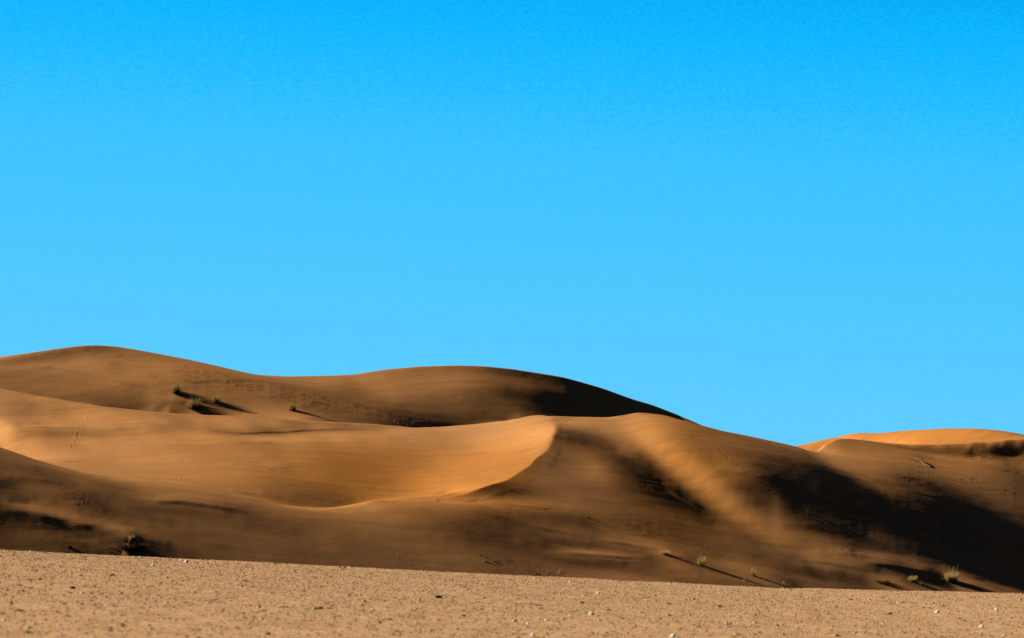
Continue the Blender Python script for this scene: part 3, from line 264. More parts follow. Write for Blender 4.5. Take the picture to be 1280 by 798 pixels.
-4,-3,-13,1,-1,-3,5031,-17,5005,-1,-13,0,43,0,-10,5005,1,0,1,5005,1,0,-1,-7,-1,1,-2,5003,1,5002,1,1,2,5,6,8,6,-10,-22,-28,-19,-1,5,5,5,4,4,0,7,0,7,5024,-8,5009,-2,-8,-24,-10,2,5033,
-17,5004,3,0,-12,0,43,0,-10,5015,5,5003,-3,5013,-6,0,6,0,3,0,-1,5003,-3,0,-7,5025,-8,5009,3,0,-19,0,1,5033,-17,5004,4,0,-12,1,43,0,-10,5007,2,0,1,5004,3,12,4,-2,-1,-3,5003,1,1,1,1,0,
-1,-8,-15,-18,-11,10,26,27,10,5,0,-2,0,2,2,-8,-10,-13,-4,5024,-8,5009,3,8,3,13,5,4,5032,-17,5004,3,0,-11,1,44,0,-11,5006,1,3,0,3,1,-1,5002,5,13,5,-3,-1,-3,5003,1,2,3,4,4,0,-17,
-31,-27,-7,20,30,24,10,5,0,-2,1,7,1,-9,-9,-11,-3,5024,-7,5008,4,4,8,34,12,7,6,5032,-17,5004,3,0,-11,0,44,0,-11,5006,1,4,0,4,1,-2,5002,3,9,3,-4,0,-2,5003,2,2,4,5,6,1,-21,-27,
-17,2,13,14,13,5,2,5002,2,8,0,-8,-2,-6,5034,1,7,14,16,10,2,5033,-17,5004,3,0,-11,0,45,0,-13,5007,3,0,4,0,-3,0,-1,0,5,0,-5,0,-2,5007,2,0,-9,0,5,0,-2,0,3,0,-1,5003,4,0,
-4,0,-4,5035,-1,0,-6,0,-3,5033,-17,5004,3,0,-11,0,46,0,-13,5007,3,1,5,0,-3,1,0,-1,1,-2,-7,-1,-2,5003,-1,-2,-4,-8,-8,-1,15,23,14,-5,-8,-4,-1,-3,-3,-1,-2,-3,0,-4,-7,-3,-6,-1,5033,-7,
-21,-33,-24,-8,-7,5033,-18,5006,-10,0,47,0,-13,5007,4,2,7,1,-2,5002,-2,-1,-4,-9,-2,-2,5003,2,0,-6,-16,-13,3,26,22,8,-6,-6,-3,-1,-3,-3,-1,-1,-2,-1,-3,-7,-7,-8,-2,5034,-17,-25,-16,5009,6,5004,6,5020,
-18,5006,-10,0,47,0,-13,5008,2,7,1,-1,5002,-2,-1,-3,-8,-1,-2,0,1,1,4,2,-6,-14,-5,5,14,9,2,-2,-1,5002,-2,5005,-1,-4,-3,-6,-1,5035,-9,5036,-18,5006,-9,0,47,0,-13,5009,6,0,-1,0,1,5003,-5,5005,
1,0,-1,0,5,0,-1,5007,1,5005,-2,0,-4,5073,-18,5006,-9,0,47,0,-13,5008,-2,5,-1,-2,0,2,1,2,2,-3,1,1,5002,-3,-5,-4,4,12,8,-4,-6,-1,2,1,0,-1,1,0,2,0,-1,5002,1,-2,1,-3,1,5036,
7,5002,8,9,10,11,13,12,9,9,8,8,8,0,6,5020,-21,5006,-10,0,47,0,-13,5009,6,-1,-2,-1,2,2,2,2,-4,0,1,0,-2,-4,-10,-6,5,10,3,-5,-4,1,4,1,5002,2,1,2,0,-1,5002,1,-4,0,-3,3,
0,9,8,6,5032,7,5002,9,11,11,12,15,11,5007,-7,-7,-7,-8,-7,-7,-8,-8,-9,-10,-10,-11,-10,-11,-10,-9,-9,-7,5002,-25,5006,-9,0,46,0,-12,5007,7,0,7,0,-2,0,3,2,2,1,-4,0,2,0,-2,-3,-10,-6,2,
2,-1,-3,0,3,3,5003,2,1,2,0,-1,5003,-5,-1,-3,3,6,10,9,7,5036,7,7,0,10,5003,-7,-9,-10,-12,-13,-14,-14,-14,-15,-14,-14,-15,-14,-15,-15,-15,-14,-14,-13,-13,-12,-11,-9,0,-6,-27,-6,5005,-9,0,45,0,-11,
5009,6,0,-2,0,3,5003,-6,0,4,0,-4,0,-3,0,3,0,-1,0,2,5005,3,0,2,5005,-6,0,-4,5073,-22,5004,1,0,-7,1,46,1,-10,5007,7,0,10,5,2,3,3,-2,-3,-3,-7,0,5,-1,-6,0,4,5,4,-2,-2,
-1,0,-3,-2,-1,5002,3,1,2,2,0,1,1,1,-3,5,-3,-7,-17,-24,-23,-16,-13,-11,-10,-9,-6,5033,-15,-16,-9,3,10,17,21,23,26,29,31,33,35,35,35,36,35,35,35,34,33,32,31,28,25,23,20,17,18,13,-11,12,
5004,2,-6,2,46,1,-10,5009,8,7,4,5,2,-4,-4,-3,-7,1,7,-3,-9,-2,7,5,2,-2,-3,-2,0,-3,-2,5002,1,5,3,4,4,3,3,2,2,2,5,-3,-15,-31,-44,-44,-33,-26,-23,-18,-16,-11,-7,5026,8,8,5003,-11,
-29,-37,-30,-1,2,14,22,27,33,37,41,44,45,45,46,46,45,45,44,44,42,41,39,35,31,28,25,22,22,17,-8,16,5005,-6,0,45,0,-10,5004,-8,5002,-7,-7,-2,1,-2,4,2,-2,-1,-1,-6,1,7,-3,-8,-3,6,3,0,
-1,-1,-1,0,-2,-2,0,1,1,5,3,4,4,2,2,5002,3,0,-7,-24,-36,-46,-43,-31,-23,-18,-12,-11,-7,5031,-11,-18,-24,-20,-6,-2,-5,4,8,9,12,14,16,18,18,18,19,19,18,18,19,18,18,17,17,14,12,11,10,9,
11,7,-17,7,5003,-2,0,-6,0,45,0,-11,5011,-8,0,2,0,2,0,-6,0,8,0,-3,0,6,0,-3,5007,1,0,2,5007,3,0,-4,0,9,5037,-6,5003,-9,0,17,0,-7,5025,-24,5004,-2,0,-5,0,44,0,-10,5003,6,5003,-11,
-11,5002,-4,-2,-2,1,3,1,-6,2,9,5002,4,6,-1,-4,5007,1,-1,-2,-5,-6,-4,-3,0,1,2,5,4,3,10,38,66,76,65,44,23,16,9,5028,6,0,-8,0,7,11,4,9,22,3,-5,5005,-7,-8,-8,-9,-8,-8,-9,-9,
-8,-9,-9,-8,-6,-7,-7,5005,-27,5004,-2,0,-5,0,45,0,-9,5006,-9,-19,-25,-16,-9,-10,-8,-5,2,3,2,-3,4,5,-2,4,6,4,-1,-2,5007,2,-1,-3,-6,-7,-5,-3,0,3,3,5,6,8,14,29,46,66,88,63,33,24,
11,5020,6,8,10,12,12,9,11,11,10,0,-8,0,7,15,8,7,17,3,-4,5005,-7,-7,-8,-8,-7,-7,-8,-8,-7,-8,-8,-7,5008,-26,5004,-2,0,-5,0,45,0,-9,5004,-8,-7,-12,-19,-20,-17,-12,-9,-8,-5,2,2,1,-1,3,
0,-3,7,5,5006,-1,5003,1,0,-2,-4,-5,-4,-2,0,2,1,2,3,5,7,13,19,25,40,37,24,23,11,5019,6,8,9,11,13,13,8,10,8,0,-7,-9,7,1,4,14,14,18,3,5026,-24,5004,-3,0,-4,0,44,0,-9,5013,
-1,5003,-1,0,-3,0,9,0,-7,0,2,5003,-1,5011,1,5003,1,5003,-1,0,-3,0,11,0,-3,5029,-5,0,-2,0,12,0,7,0,-3,5025,-22,0,-7,-7,0,-5,-1,-6,-5,39,-3,-11,5005,7,8,10,16,13,12,10,5003,-1,-1,-4,
-6,-5,4,10,-2,-12,-2,2,5005,-2,-2,-2,-1,2,3,4,3,2,2,2,1,5003,-3,-4,-6,-10,-15,-22,-12,5,-5,-7,5015,-10,0,-7,-11,-15,-21,-27,-29,-21,-21,-16,-16,-2,0,-3,4,7,0,-9,-12,-1,-3,5026,-22,5004,-4,0,
-7,-6,32,-5,-7,5005,6,7,8,12,13,14,15,6,1,-2,-2,-2,-6,-8,-5,4,12,0,-15,-3,3,5005,-2,-4,-4,-2,3,3,5,4,3,2,3,2,5003,-3,-4,-5,-8,-13,-22,-12,7,-5,-6,5015,-12,5002,-10,-13,-18,-24,-27,-26,
-30,-22,-17,-3,-1,8,9,3,-8,-13,-11,3,-2,5026,-21,5004,-3,-2,-9,-4,28,-6,-2,5010,7,9,5002,-1,-5,-2,-3,-6,-7,2,12,2,-16,-2,4,1,5002,1,0,-2,-3,-3,-1,2,2,3,2,2,2,2,1,5003,-1,-1,-2,-1,
-5,-15,-4,13,0,-3,5015,-14,5003,-7,-12,-18,-23,-22,-24,-21,-17,-6,2,7,7,0,-4,-7,-3,8,5027,-21,5006,-7,0,30,0,1,5015,-9,0,7,0,-7,0,10,0,-15,0,4,0,-1,5007,2,0,1,5009,1,0,2,0,-13,0,20,
0,-4,5015,-17,5005,-1,0,4,0,6,0,-5,0,2,5003,-3,0,8,5027,-20,5004,3,1,-6,0,27,1,6,5015,-9,4,17,5,-6,-1,7,-2,-13,2,4,-1,-2,-2,5003,1,2,2,2,0,1,5005,-1,5002,2,4,2,3,0,-15,-1,
20,-3,-7,5015,-22,5004,10,15,22,30,24,13,7,6,4,0,-1,1,2,5030,-19,5004,4,2,-8,-2,25,0,6,5014,-9,-10,7,21,5,-6,0,6,-2,-9,3,4,-1,-2,-2,-1,5002,1,2,2,2,1,1,1,5006,2,3,5,3,4,
0,-16,0,28,-2,-8,5015,-25,5003,3,12,23,26,23,14,11,13,11,3,0,2,3,5031,-18,5004,2,1,-8,-2,24,-2,4,-2,5013,-4,-8,4,18,3,-5,2,7,-1,-5,2,4,5007,1,1,2,1,2,1,1,1,1,1,5002,1,2,
3,2,3,0,-18,1,37,0,-8,5013,7,0,-25,5002,-4,-1,5,11,8,4,3,8,10,5,2,2,2,5032,-18,5004,2,0,-7,0,26,0,6,5015,-5,0,12,0,-7,0,6,5003,2,5007,1,5015,3,0,-20,0,40,0,-8,5015,-28,0,
4,0,-2,0,2,0,-4,0,-3,5037,-17,5004,2,0,-9,-4,30,7,9,6,5,12,17,14,10,6,5007,-6,-5,0,7,-2,-10,-6,2,2,3,-2,5006,-1,-2,0,-1,0,-2,0,-1,-2,-2,-2,-1,-1,0,-1,5003,5,1,-23,3,45,
0,-8,0,6,5013,-35,0,3,2,-5,-6,1,9,7,-7,-8,-5,-2,-2,5034,-16,5005,-1,-7,0,29,8,13,12,12,19,25,19,13,7,5005,-9,-8,-6,-6,1,4,-3,-14,-11,2,4,2,-2,5007,-1,0,-1,0,-1,0,-2,-3,-3,-3,
-2,-2,0,-1,-1,-1,0,4,-1,-26,1,45,-1,-9,0,6,5009,-7,-9,0,-10,-42,-7,-3,-6,-13,-10,10,19,5,-4,-5,-2,-1,5007,7,5027,-16,5005,-1,-5,1,28,5,4,3,1,8,12,5,-3,5002,-8,-9,-8,-9,-11,-7,-4,-4,
1,-1,-3,-10,-7,3,3,1,0,2,5007,1,5004,-1,-2,-2,-3,-2,-2,-1,-2,-1,-2,-1,3,-2,-29,-1,47,-1,-11,0,7,5013,-39,-5,-4,-10,-12,-8,14,9,2,0,-1,5009,7,5027,-15,5006,-3,0,23,0,-4,0,-3,0,7,0,
-4,5003,-1,5005,-2,0,-9,5007,3,5005,1,0,1,5003,1,5007,-1,5003,5,0,-30,0,56,0,-12,0,7,5011,7,0,-34,0,4,5003,-2,0,-2,0,-1,5009,7,5027,-15,5006,-4,-2,18,-6,-12,-6,-12,-17,-10,-12,-11,-5,-1,4,3,4,
5004,-4,-3,-14,3,9,4,-4,-1,-1,0,4,5005,1,5008,2,2,2,1,1,0,1,2,3,8,-1,-25,5,53,-3,-13,0,6,5011,11,3,-31,0,14,18,16,-6,-13,-9,-5,-2,5038,-14,5005,-2,-5,-3,15,-7,-16,-9,-12,-12,-7,-12,
-13,-7,0,9,7,8,5,5003,-6,-4,-14,3,12,4,-5,-2,0,1,4,5005,1,5003,-1,-2,5003,2,2,2,1,2,2,2,3,5,10,3,-21,2,55,-7,-13,5008,-10,-10,-9,-10,0,6,0,-31,-4,19,32,13,-7,-10,-9,-4,5011,6,
5027,-14,5005,-2,-4,-4,12,-5,-13,0,-7,-4,0,-5,-8,-4,0,6,5,7,4,5003,-7,-3,-11,2,10,2,-5,-1,0,2,3,5005,1,5003,-1,-2,5003,1,1,1,0,1,1,2,3,5,8,6,-22,-2,63,-2,-14,5008,-9,-10,-10,-11,
-6,-2,-3,-27,-4,19,23,6,2,0,-3,-2,5011,7,5027,-14,5006,-1,0,16,0,-9,5003,5,5005,-2,5003,2,0,-3,0,-7,0,7,0,-4,0,1,0,2,5021,1,0,3,0,-25,0,69,0,-15,5013,-6,0,-14,0,14,0,-4,0,3,
0,-1,5011,7,5027,-13,5005,5,4,5,19,2,-8,0,-2,-1,5,0,-2,-4,-7,-6,-5,-2,-2,0,3,2,2,4,-3,0,4,-1,-4,0,1,0,1,5008,1,1,1,1,5004,-1,-2,-2,-2,-2,-3,-7,-3,-3,-26,4,66,-3,-15,5009,
7,9,9,12,3,13,10,11,2,-8,-5,1,2,0,-1,5011,7,5027,-13,5005,8,6,8,20,4,-2,5003,5,0,-3,-3,-6,-7,-7,-6,-4,-1,2,2,2,3,-6,0,3,-1,-3,5003,1,5004,-1,-1,5003,1,1,1,5004,-1,-2,-2,-2,
-3,-6,-8,-3,0,-24,3,70,-7,-18,5009,9,13,18,24,14,27,27,15,4,-2,1,5,4,3,5012,6,5027,-13,5005,6,4,8,19,4,2,5002,-3,0,-5,-10,-10,-14,-16,-13,-11,-8,-4,5002,1,2,-8,0,2,0,-1,5008,-1,5006,1,
5005,-1,5002,-2,-4,-3,-2,0,-17,-3,69,-9,-18,5009,9,14,19,26,25,22,16,12,8,6,6,7,6,5013,6,5027,-12,5008,14,5019,-8,5033,-16,0,81,0,-15,5035,6,5027,-12,5002,-8,-12,-17,-18,-21,-15,0,-6,5002,-7,-8,0,-6,5012,
-8,5033,-14,10,100,18,-7,5009,-7,-14,-16,-14,-11,-10,-21,-14,-14,-15,-13,-11,-9,-7,-6,5011,7,5027,-12,0,-10,-18,-23,-28,-27,-26,-19,0,-11,-7,0,-7,5002,-6,-11,5011,-10,5031,-7,0,-7,21,97,26,5010,-10,-14,-14,-9,0,-7,-23,
-13,-12,-13,-11,-8,-6,5013,7,5027,-12,5002,-6,-10,-17,-16,-16,-13,0,-16,-15,-11,-11,-6,7,0,-10,5011,-13,5031,-7,5002,13,56,15,5016,-25,-13,-13,-14,-11,-7,5014,6,5027,-12,5008,8,5005,12,5013,-17,5035,22,5017,-23,5013,6,5005,6,5027,
-12,0,-17,-10,0,15,34,37,24,32,31,42,28,18,17,21,8,0,10,11,12,9,8,5006,-22,5034,-14,0,-15,-16,-8,-6,5013,-30,5013,7,5005,6,5027,-12,0,-28,-17,0,9,28,37,34,38,42,62,37,24,21,26,15,11,17,17,19,
15,12,8,5005,-24,5034,-27,-19,-23,-20,-12,-9,5013,-35,5011,-6,0,8,5033,-12,0,-14,-9,5002,14,20,19,23,30,51,16,5002,10,5002,7,6,8,5008,-23,5034,-18,-9,-12,-9,5009,-6,5003,8,0,-33,5011,-8,0,8,5033,-11,5008,-8,0,28,
5017,-22,5033,15,5013,-8,5003,8,0,-37,5011,-9,0,8,5033,-11,5003,-8,-15,-18,-19,-22,-22,-14,15,-15,-19,-10,5014,-20,5031,-6,0,11,0,7,5011,-9,5003,11,0,-33,5011,-11,0,7,5033,-11,5003,-11,-19,-22,-25,-23,-22,-16,12,-16,-19,-9,
5014,-20,5031,-7,0,16,0,8,5011,-10,5003,10,0,-32,5007,-7,0,-6,0,-13,0,7,5033,-11,5003,-6,-10,-12,-15,-13,-12,-9,17,0,-11,5015,-20,5031,-7,0,15,0,7,5011,-9,5003,7,0,-27,5007,-7,0,-6,0,-13,0,7,5033,-10,5010,
21,5017,-20,5031,-7,0,11,5013,-9,5005,-20,0,-7,5009,-13,0,6,5033,-10,5010,12,0,-6,5015,-19,5031,-7,0,17,5013,-8,5005,-14,0,-7,5003,9,5005,-13,0,6,5033,-10,5004,7,5006,-6,-9,5015,-19,5031,-6,0,13,5013,-8,5005,-9,0,-10,
5003,13,0,-7,5003,-14,0,6,5033,-10,5004,7,5007,-10,5015,-19,5033,10,5013,-9,5005,-6,0,-11,5003,19,0,-9,0,-6,0,-16,0,6,5033,-10,5010,10,5017,-20,5033,14,5013,-7,5007,-11,0,-10,0,26,0,-8,0,-8,0,-19,0,7,5033,-10,
5008,11,9,19,5003,6,5013,-20,5033,10,5021,-8,0,-16,0,32,5003,-8,0,-22,0,7,5033,-10,5008,7,0,17,5017,-20,5033,9,5013,-6,5009,-17,0,36,5003,-8,0,-26,0,8,5033,-10,5010,14,5017,-20,5033,13,5013,-7,5009,-16,0,40,5003,-8,
0,-30,0,9,5033,-10,5010,12,5017,-20,5033,8,5013,-7,5009,-15,0,42,5003,-6,0,-34,0,11,5033,-10,5010,13,5003,8,5013,-20,5047,-6,5005,7,5003,-14,0,45,5005,-37,0,14,5033,-10,5010,16,7,7,9,12,5013,-21,5053,9,5003,-14,0,49,
5005,-40,0,16,5033,-10,5010,16,8,8,9,12,5013,-21,5035,9,5005,-6,5005,-6,5005,11,5003,-14,0,53,0,7,5003,-45,0,17,5033,-10,5010,9,5017,-21,5035,20,5005,-7,5005,-8,5005,12,5003,-15,0,54,5005,-49,0,17,5033,-10,5001]
FINE = [
30581,4,5003,-5,0,30,0,-5,5009,-7,-2,-2,0,1,2,5011,2,4,5009,1,2,2,5002,2,5002,2,5003,-1,5039,3,2,5002,1,1,5016,1,5010,4,11,0,-3,-2,5036,-2,0,4,2,5002,3,3,2,0,-3,-3,0,-2,13,1,-2,5072,
5,5003,-5,0,32,0,-5,5009,-7,5017,3,5011,1,5002,1,5002,3,5003,-1,5038,2,3,2,5020,1,5010,1,9,0,-2,5037,-2,0,3,5003,2,0,2,0,-3,-1,3,0,13,0,-2,5072,5,5003,-4,0,32,0,-5,5009,-6,5017,2,5011,1,
5005,3,5005,2,5035,-4,0,1,5021,1,5011,8,0,-2,5037,-2,0,3,5007,-2,0,5,0,14,0,-3,5072,5,5003,-4,0,33,0,-5,5009,-6,5017,2,5011,1,5005,3,5005,2,5035,-6,5023,1,5009,-1,0,8,0,-2,5037,-2,0,3,5007,-2,
0,6,0,14,0,-3,5072,5,5003,-4,0,33,0,-5,5009,-6,5017,2,5011,1,5005,2,5003,-1,0,2,5034,-2,-8,-3,5004,-2,-1,5026,-1,0,8,0,-2,5037,-3,0,2,5007,-2,0,6,0,15,0,-3,5072,5,5003,-5,0,33,0,-5,5009,
-6,5017,2,5011,1,5005,2,5003,-1,0,2,5033,1,0,-7,0,1,5003,-1,5005,1,5021,-1,0,8,0,-2,5037,-3,0,2,5007,-3,0,6,0,16,0,-4,5072,5,0,-1,0,-5,0,33,0,-5,5009,-6,5017,2,5011,1,5005,2,5003,-1,0,
2,5033,2,0,-6,0,1,5009,2,5005,-1,5015,-2,0,9,0,-2,5037,-2,0,2,5007,-2,0,6,0,17,0,-4,5072,4,0,-1,0,-5,0,33,0,-5,5009,-6,5017,1,5017,1,5005,2,5033,3,0,-5,5002,-2,5007,2,3,5005,-2,5015,-2,
0,9,0,-2,5037,-2,0,1,5007,-2,0,7,0,17,0,-4,5072,4,0,-2,0,-5,0,33,0,-5,5009,-6,5039,-1,0,2,5032,2,4,2,-5,5002,-2,5004,-1,5002,2,3,5005,-2,5015,-3,0,8,0,-2,5037,-1,5009,-2,0,7,0,18,
0,-4,5072,4,0,-2,0,-5,0,33,0,-5,5009,-6,5039,-1,0,1,5032,2,4,2,-5,5002,-2,-1,5002,-2,-2,5003,2,5005,-1,5015,-3,0,8,0,-1,5047,-2,0,6,0,18,0,-5,5072,4,0,-2,0,-5,0,33,0,-5,5009,-6,5013,
-1,0,1,5023,-1,5033,-3,0,2,0,-6,5007,-1,0,-1,5007,-1,5015,-2,0,8,5049,-1,0,5,0,18,0,-5,5072,3,0,-2,0,-5,0,33,0,-5,5009,-6,5013,-2,0,2,5007,1,5015,-2,5031,5,3,0,2,4,2,-4,2,2,1,
1,2,2,2,5002,-1,5023,-2,0,8,0,-2,5045,2,5003,5,0,18,0,-5,5072,3,0,-2,0,-5,0,33,0,-5,5009,-5,5013,-2,0,2,5007,2,0,-1,5009,1,5003,-1,5030,2,4,2,0,2,3,0,-4,2,2,2,0,2,4,3,
2,5025,-2,0,8,5047,2,5003,4,0,18,0,-4,5072,3,0,-2,0,-5,0,33,0,-5,5009,-5,5013,-3,0,2,0,-2,5005,2,0,-1,5009,1,5003,-1,5031,3,0,-2,5003,-5,0,1,1,0,2,4,3,2,5025,-2,0,8,5047,2,0,
-1,0,4,0,18,0,-4,5072,3,0,-2,0,-5,0,33,0,-5,5009,-5,5013,-3,0,2,0,-4,5005,2,0,-1,5009,1,5003,-1,5029,1,0,2,0,-2,5003,-4,5005,1,5023,1,5003,-1,0,8,5047,3,0,-1,0,3,0,18,0,-4,5074,
-2,0,-5,0,33,0,-5,5009,-5,5013,-3,0,3,0,-5,5005,2,0,-1,5009,1,5033,2,0,2,0,-2,0,2,0,-3,1,2,5005,-1,5025,-1,0,8,5047,3,0,-1,0,3,0,18,0,-4,5074,-2,0,-5,0,33,0,-5,5009,-5,5013,
-4,0,3,0,-5,5005,3,0,-1,5009,1,5031,2,0,2,0,1,0,-2,0,2,0,-2,0,1,5005,-1,5023,1,0,-1,5049,3,0,-2,0,2,0,18,0,-4,5074,-1,0,-5,0,33,0,-5,5009,-5,5011,1,0,-4,0,3,0,-6,5005,
3,0,-1,5009,1,5031,4,2,3,5003,-2,0,1,0,-3,5033,-1,5037,-3,5011,3,0,-2,0,2,0,18,0,-5,5074,-1,0,-5,0,33,0,-5,5009,-5,5011,1,0,-4,0,4,0,-6,5005,3,0,-1,5041,3,0,3,5005,1,0,-3,5025,
-1,5045,-3,5011,4,0,-2,0,2,0,18,0,-5,5074,-1,0,-5,0,33,0,-5,5009,-5,5011,1,0,-4,0,4,0,-7,5005,3,0,-1,5038,-1,-2,-2,0,-1,1,-2,5006,-3,5002,-1,-2,5021,-2,0,1,5003,2,5039,-3,5011,4,0,-2,
5003,18,0,-5,5074,-1,0,-5,0,33,0,-5,5009,-5,5011,2,0,-4,0,5,0,-7,5005,3,0,-1,5005,-1,5033,-1,0,2,0,2,5007,-3,5002,-1,-1,5021,-2,5045,-3,5011,4,0,-2,5003,18,0,-5,5074,-1,0,-5,0,33,0,-5,5009,
-5,5011,2,0,-3,0,5,0,-7,-1,1,5003,3,5007,-1,5003,1,5031,2,0,2,5007,-2,5025,-2,2,-2,5043,-3,5011,4,0,-2,5003,19,0,-5,5074,-1,0,-5,0,33,0,-5,5009,-5,5011,2,0,-3,0,6,0,-6,0,2,5003,3,5007,
-2,5027,2,5007,2,0,2,5007,-2,5025,-4,0,-3,5043,-3,5011,4,0,-1,0,-2,0,19,0,-5,5074,-1,0,-5,0,33,0,-5,5009,-5,5011,2,0,-3,0,6,0,-5,0,1,5003,3,5007,-2,5027,2,5007,2,0,3,5007,-2,5023,1,0,
-5,0,-3,5043,-3,5011,3,5003,-3,0,19,0,-5,5074,-1,0,-5,0,33,0,-5,5009,-5,5011,2,0,-4,0,6,0,-5,5005,3,5007,-2,5027,2,5007,2,0,2,5007,-2,5023,2,0,-5,0,-3,5043,-3,5011,3,5003,-3,0,20,0,-5,5074,
-1,0,-5,0,33,0,-5,5009,-5,5011,2,0,-3,0,5,0,-5,5005,3,5007,-2,5027,1,5002,-1,5004,1,0,2,5007,-2,5023,2,0,-5,0,-3,5043,-3,0,1,5005,-1,5003,3,5003,-4,0,21,0,-5,5074,-2,0,-5,0,33,0,-5,5009,
-5,5011,2,0,-3,0,5,0,-5,5005,3,5007,-2,0,-1,5033,1,0,1,5007,-2,5023,3,0,-5,0,-3,5043,-4,0,1,5005,-2,5003,2,5003,-4,0,23,0,-6,5074,-2,0,-5,0,33,0,-5,5009,-5,5011,2,0,-3,0,4,0,-6,5005,
3,5005,1,0,-2,0,-1,5033,1,0,2,5007,-2,5023,3,0,-6,-1,-2,5043,-4,0,1,5005,-2,5003,2,5003,-4,0,24,0,-6,5074,-2,0,-5,0,33,0,-5,5009,-4,5011,1,0,-3,0,4,0,-6,5005,3,5005,1,0,-2,0,-1,5019,
-1,5013,1,0,2,5007,-2,5023,2,0,-5,0,-3,5043,-4,0,1,5005,-2,5003,2,5003,-4,0,25,0,-6,5074,-2,0,-5,0,33,0,-5,5009,-4,5013,-3,0,4,0,-7,5005,2,5005,2,0,-2,0,-1,5019,-1,5013,1,0,2,5007,-2,5023,
1,0,-4,0,-3,5043,-5,0,1,5005,-2,5003,1,5003,-4,0,27,0,-6,5074,-2,0,-5,0,33,0,-5,5009,-4,5013,-2,0,3,0,-7,5005,2,5005,2,0,-2,0,-1,5019,-1,5015,1,5007,-2,5025,-3,0,-4,5043,-5,5007,-2,5007,-5,0,
28,0,-6,5074,-2,0,-5,0,33,0,-5,5009,-4,5013,-2,0,3,0,-6,5005,2,5005,2,0,-2,5021,-1,5005,2,5017,-2,5025,-4,0,-4,5043,-5,5007,-2,5007,-5,0,30,0,-6,5074,-2,0,-5,0,33,0,-5,5009,-4,5013,-1,0,2,0,
-6,5005,2,5005,2,0,-1,0,-1,5019,-1,5005,2,5017,-2,5025,-5,-1,-4,5043,-5,5007,-1,5007,-5,0,31,0,-6,5074,-2,0,-5,0,33,0,-5,5009,-4,5017,-5,5005,2,5005,2,0,-1,0,-2,5025,1,5017,-2,5025,-4,0,-4,5043,-6,5015,
-5,0,33,0,-7,5074,-2,0,-5,0,33,0,-5,5009,-4,5017,-4,5005,1,5005,3,5003,-2,5019,-1,5023,-2,5025,-4,0,-4,5043,-6,5015,-5,0,34,0,-7,5074,-2,0,-5,0,33,0,-5,5009,-4,5013,2,5003,-4,5011,2,5003,-1,5019,-1,5023,
-2,5003,1,5021,-4,0,-4,5043,-6,5015,-6,0,35,0,-7,5074,-2,0,-5,0,33,0,-5,5009,-4,5011,-1,0,3,5003,-3,5011,2,5023,-2,5023,-2,5003,1,5021,-4,0,-4,5043,-6,5015,-6,0,36,0,-7,5074,-2,0,-5,0,34,0,-5,5009,
-4,5011,-2,0,5,0,-2,0,-3,5011,2,5023,-2,5023,-2,5025,-4,0,-3,5043,-6,5015,-6,0,36,0,-7,5074,-2,0,-5,0,33,0,-5,5009,-4,5011,-3,0,6,0,-2,0,-2,5011,2,5017,-1,5005,-2,5023,-2,5017,1,5007,-5,0,-4,5043,
-6,5015,-6,0,37,0,-7,5074,-2,0,-5,0,33,0,-5,5009,-4,5011,-4,0,8,0,-3,0,-2,5011,2,5047,-2,5017,2,5007,-5,0,-4,5043,-6,5015,-6,0,37,0,-8,5074,-1,0,-5,0,33,0,-5,5009,-4,5011,-5,0,9,0,-3,5013,
2,5047,-1,5017,2,5007,-5,0,-4,5043,-6,5015,-7,0,38,0,-8,5074,-1,0,-5,0,33,0,-6,5009,-4,5011,-6,0,10,0,-3,5013,2,5047,-1,5017,2,5007,-4,5045,-6,5015,-7,0,37,0,-8,5076,-5,0,33,0,-6,5009,-4,5005,1,5005,
-8,0,10,0,-4,5013,2,5065,2,5005,2,0,-4,5045,-6,5005,1,5009,-6,0,37,0,-7,5076,-5,0,33,0,-6,5009,-4,5005,1,5005,-9,0,11,0,-4,5013,2,5065,2,5005,2,0,-4,5045,-5,5005,2,5009,-6,0,37,0,-7,5074,-1,0,
-5,0,33,0,-6,5009,-4,5005,1,5005,-9,0,11,0,-5,5013,2,5017,-1,5035,-1,5011,2,5005,2,0,-4,5045,-5,5005,2,5009,-6,0,36,0,-7,5074,-1,0,-5,0,33,0,-6,5009,-5,5005,1,5005,-10,0,10,0,-5,0,1,5011,2,5017,
-2,5029,-1,5005,-1,5011,2,5005,2,0,-3,5045,-5,5005,2,5009,-6,0,36,0,-7,5074,-1,0,-5,0,33,0,-5,5009,-5,5011,-10,0,9,0,-5,0,2,5011,2,5017,-2,5029,-1,5017,2,5005,2,0,-3,5045,-5,5003,-1,0,2,5009,-6,0,
35,0,-7,5074,-1,0,-5,0,33,0,-5,5009,-4,5009,1,0,-10,0,8,0,-5,0,2,5029,-1,5029,-2,5017,3,5005,1,5047,-5,5003,-1,0,2,0,-1,5007,-6,0,35,0,-7,5074,-1,0,-5,0,33,0,-5,5009,-4,5009,2,0,-10,0,
6,0,-6,0,2,5013,-2,0,-1,5013,-1,5029,-2,5003,1,5013,3,5053,-5,0,1,0,-1,0,2,5009,-6,0,35,0,-7,5074,-1,0,-5,0,33,0,-5,5009,-4,5009,2,0,-9,0,4,0,-5,0,2,5013,-1,0,-1,5043,-2,5003,1,5013,
4,5051,1,0,-5,0,2,5013,-5,0,34,0,-7,5074,-1,0,-5,0,33,0,-5,5009,-4,5009,3,0,-8,0,3,0,-5,0,2,5013,-1,0,-1,5043,-2,5003,1,5013,4,0,-2,5049,1,0,-5,0,2,5013,-5,0,32,0,-7,5074,-1,0,
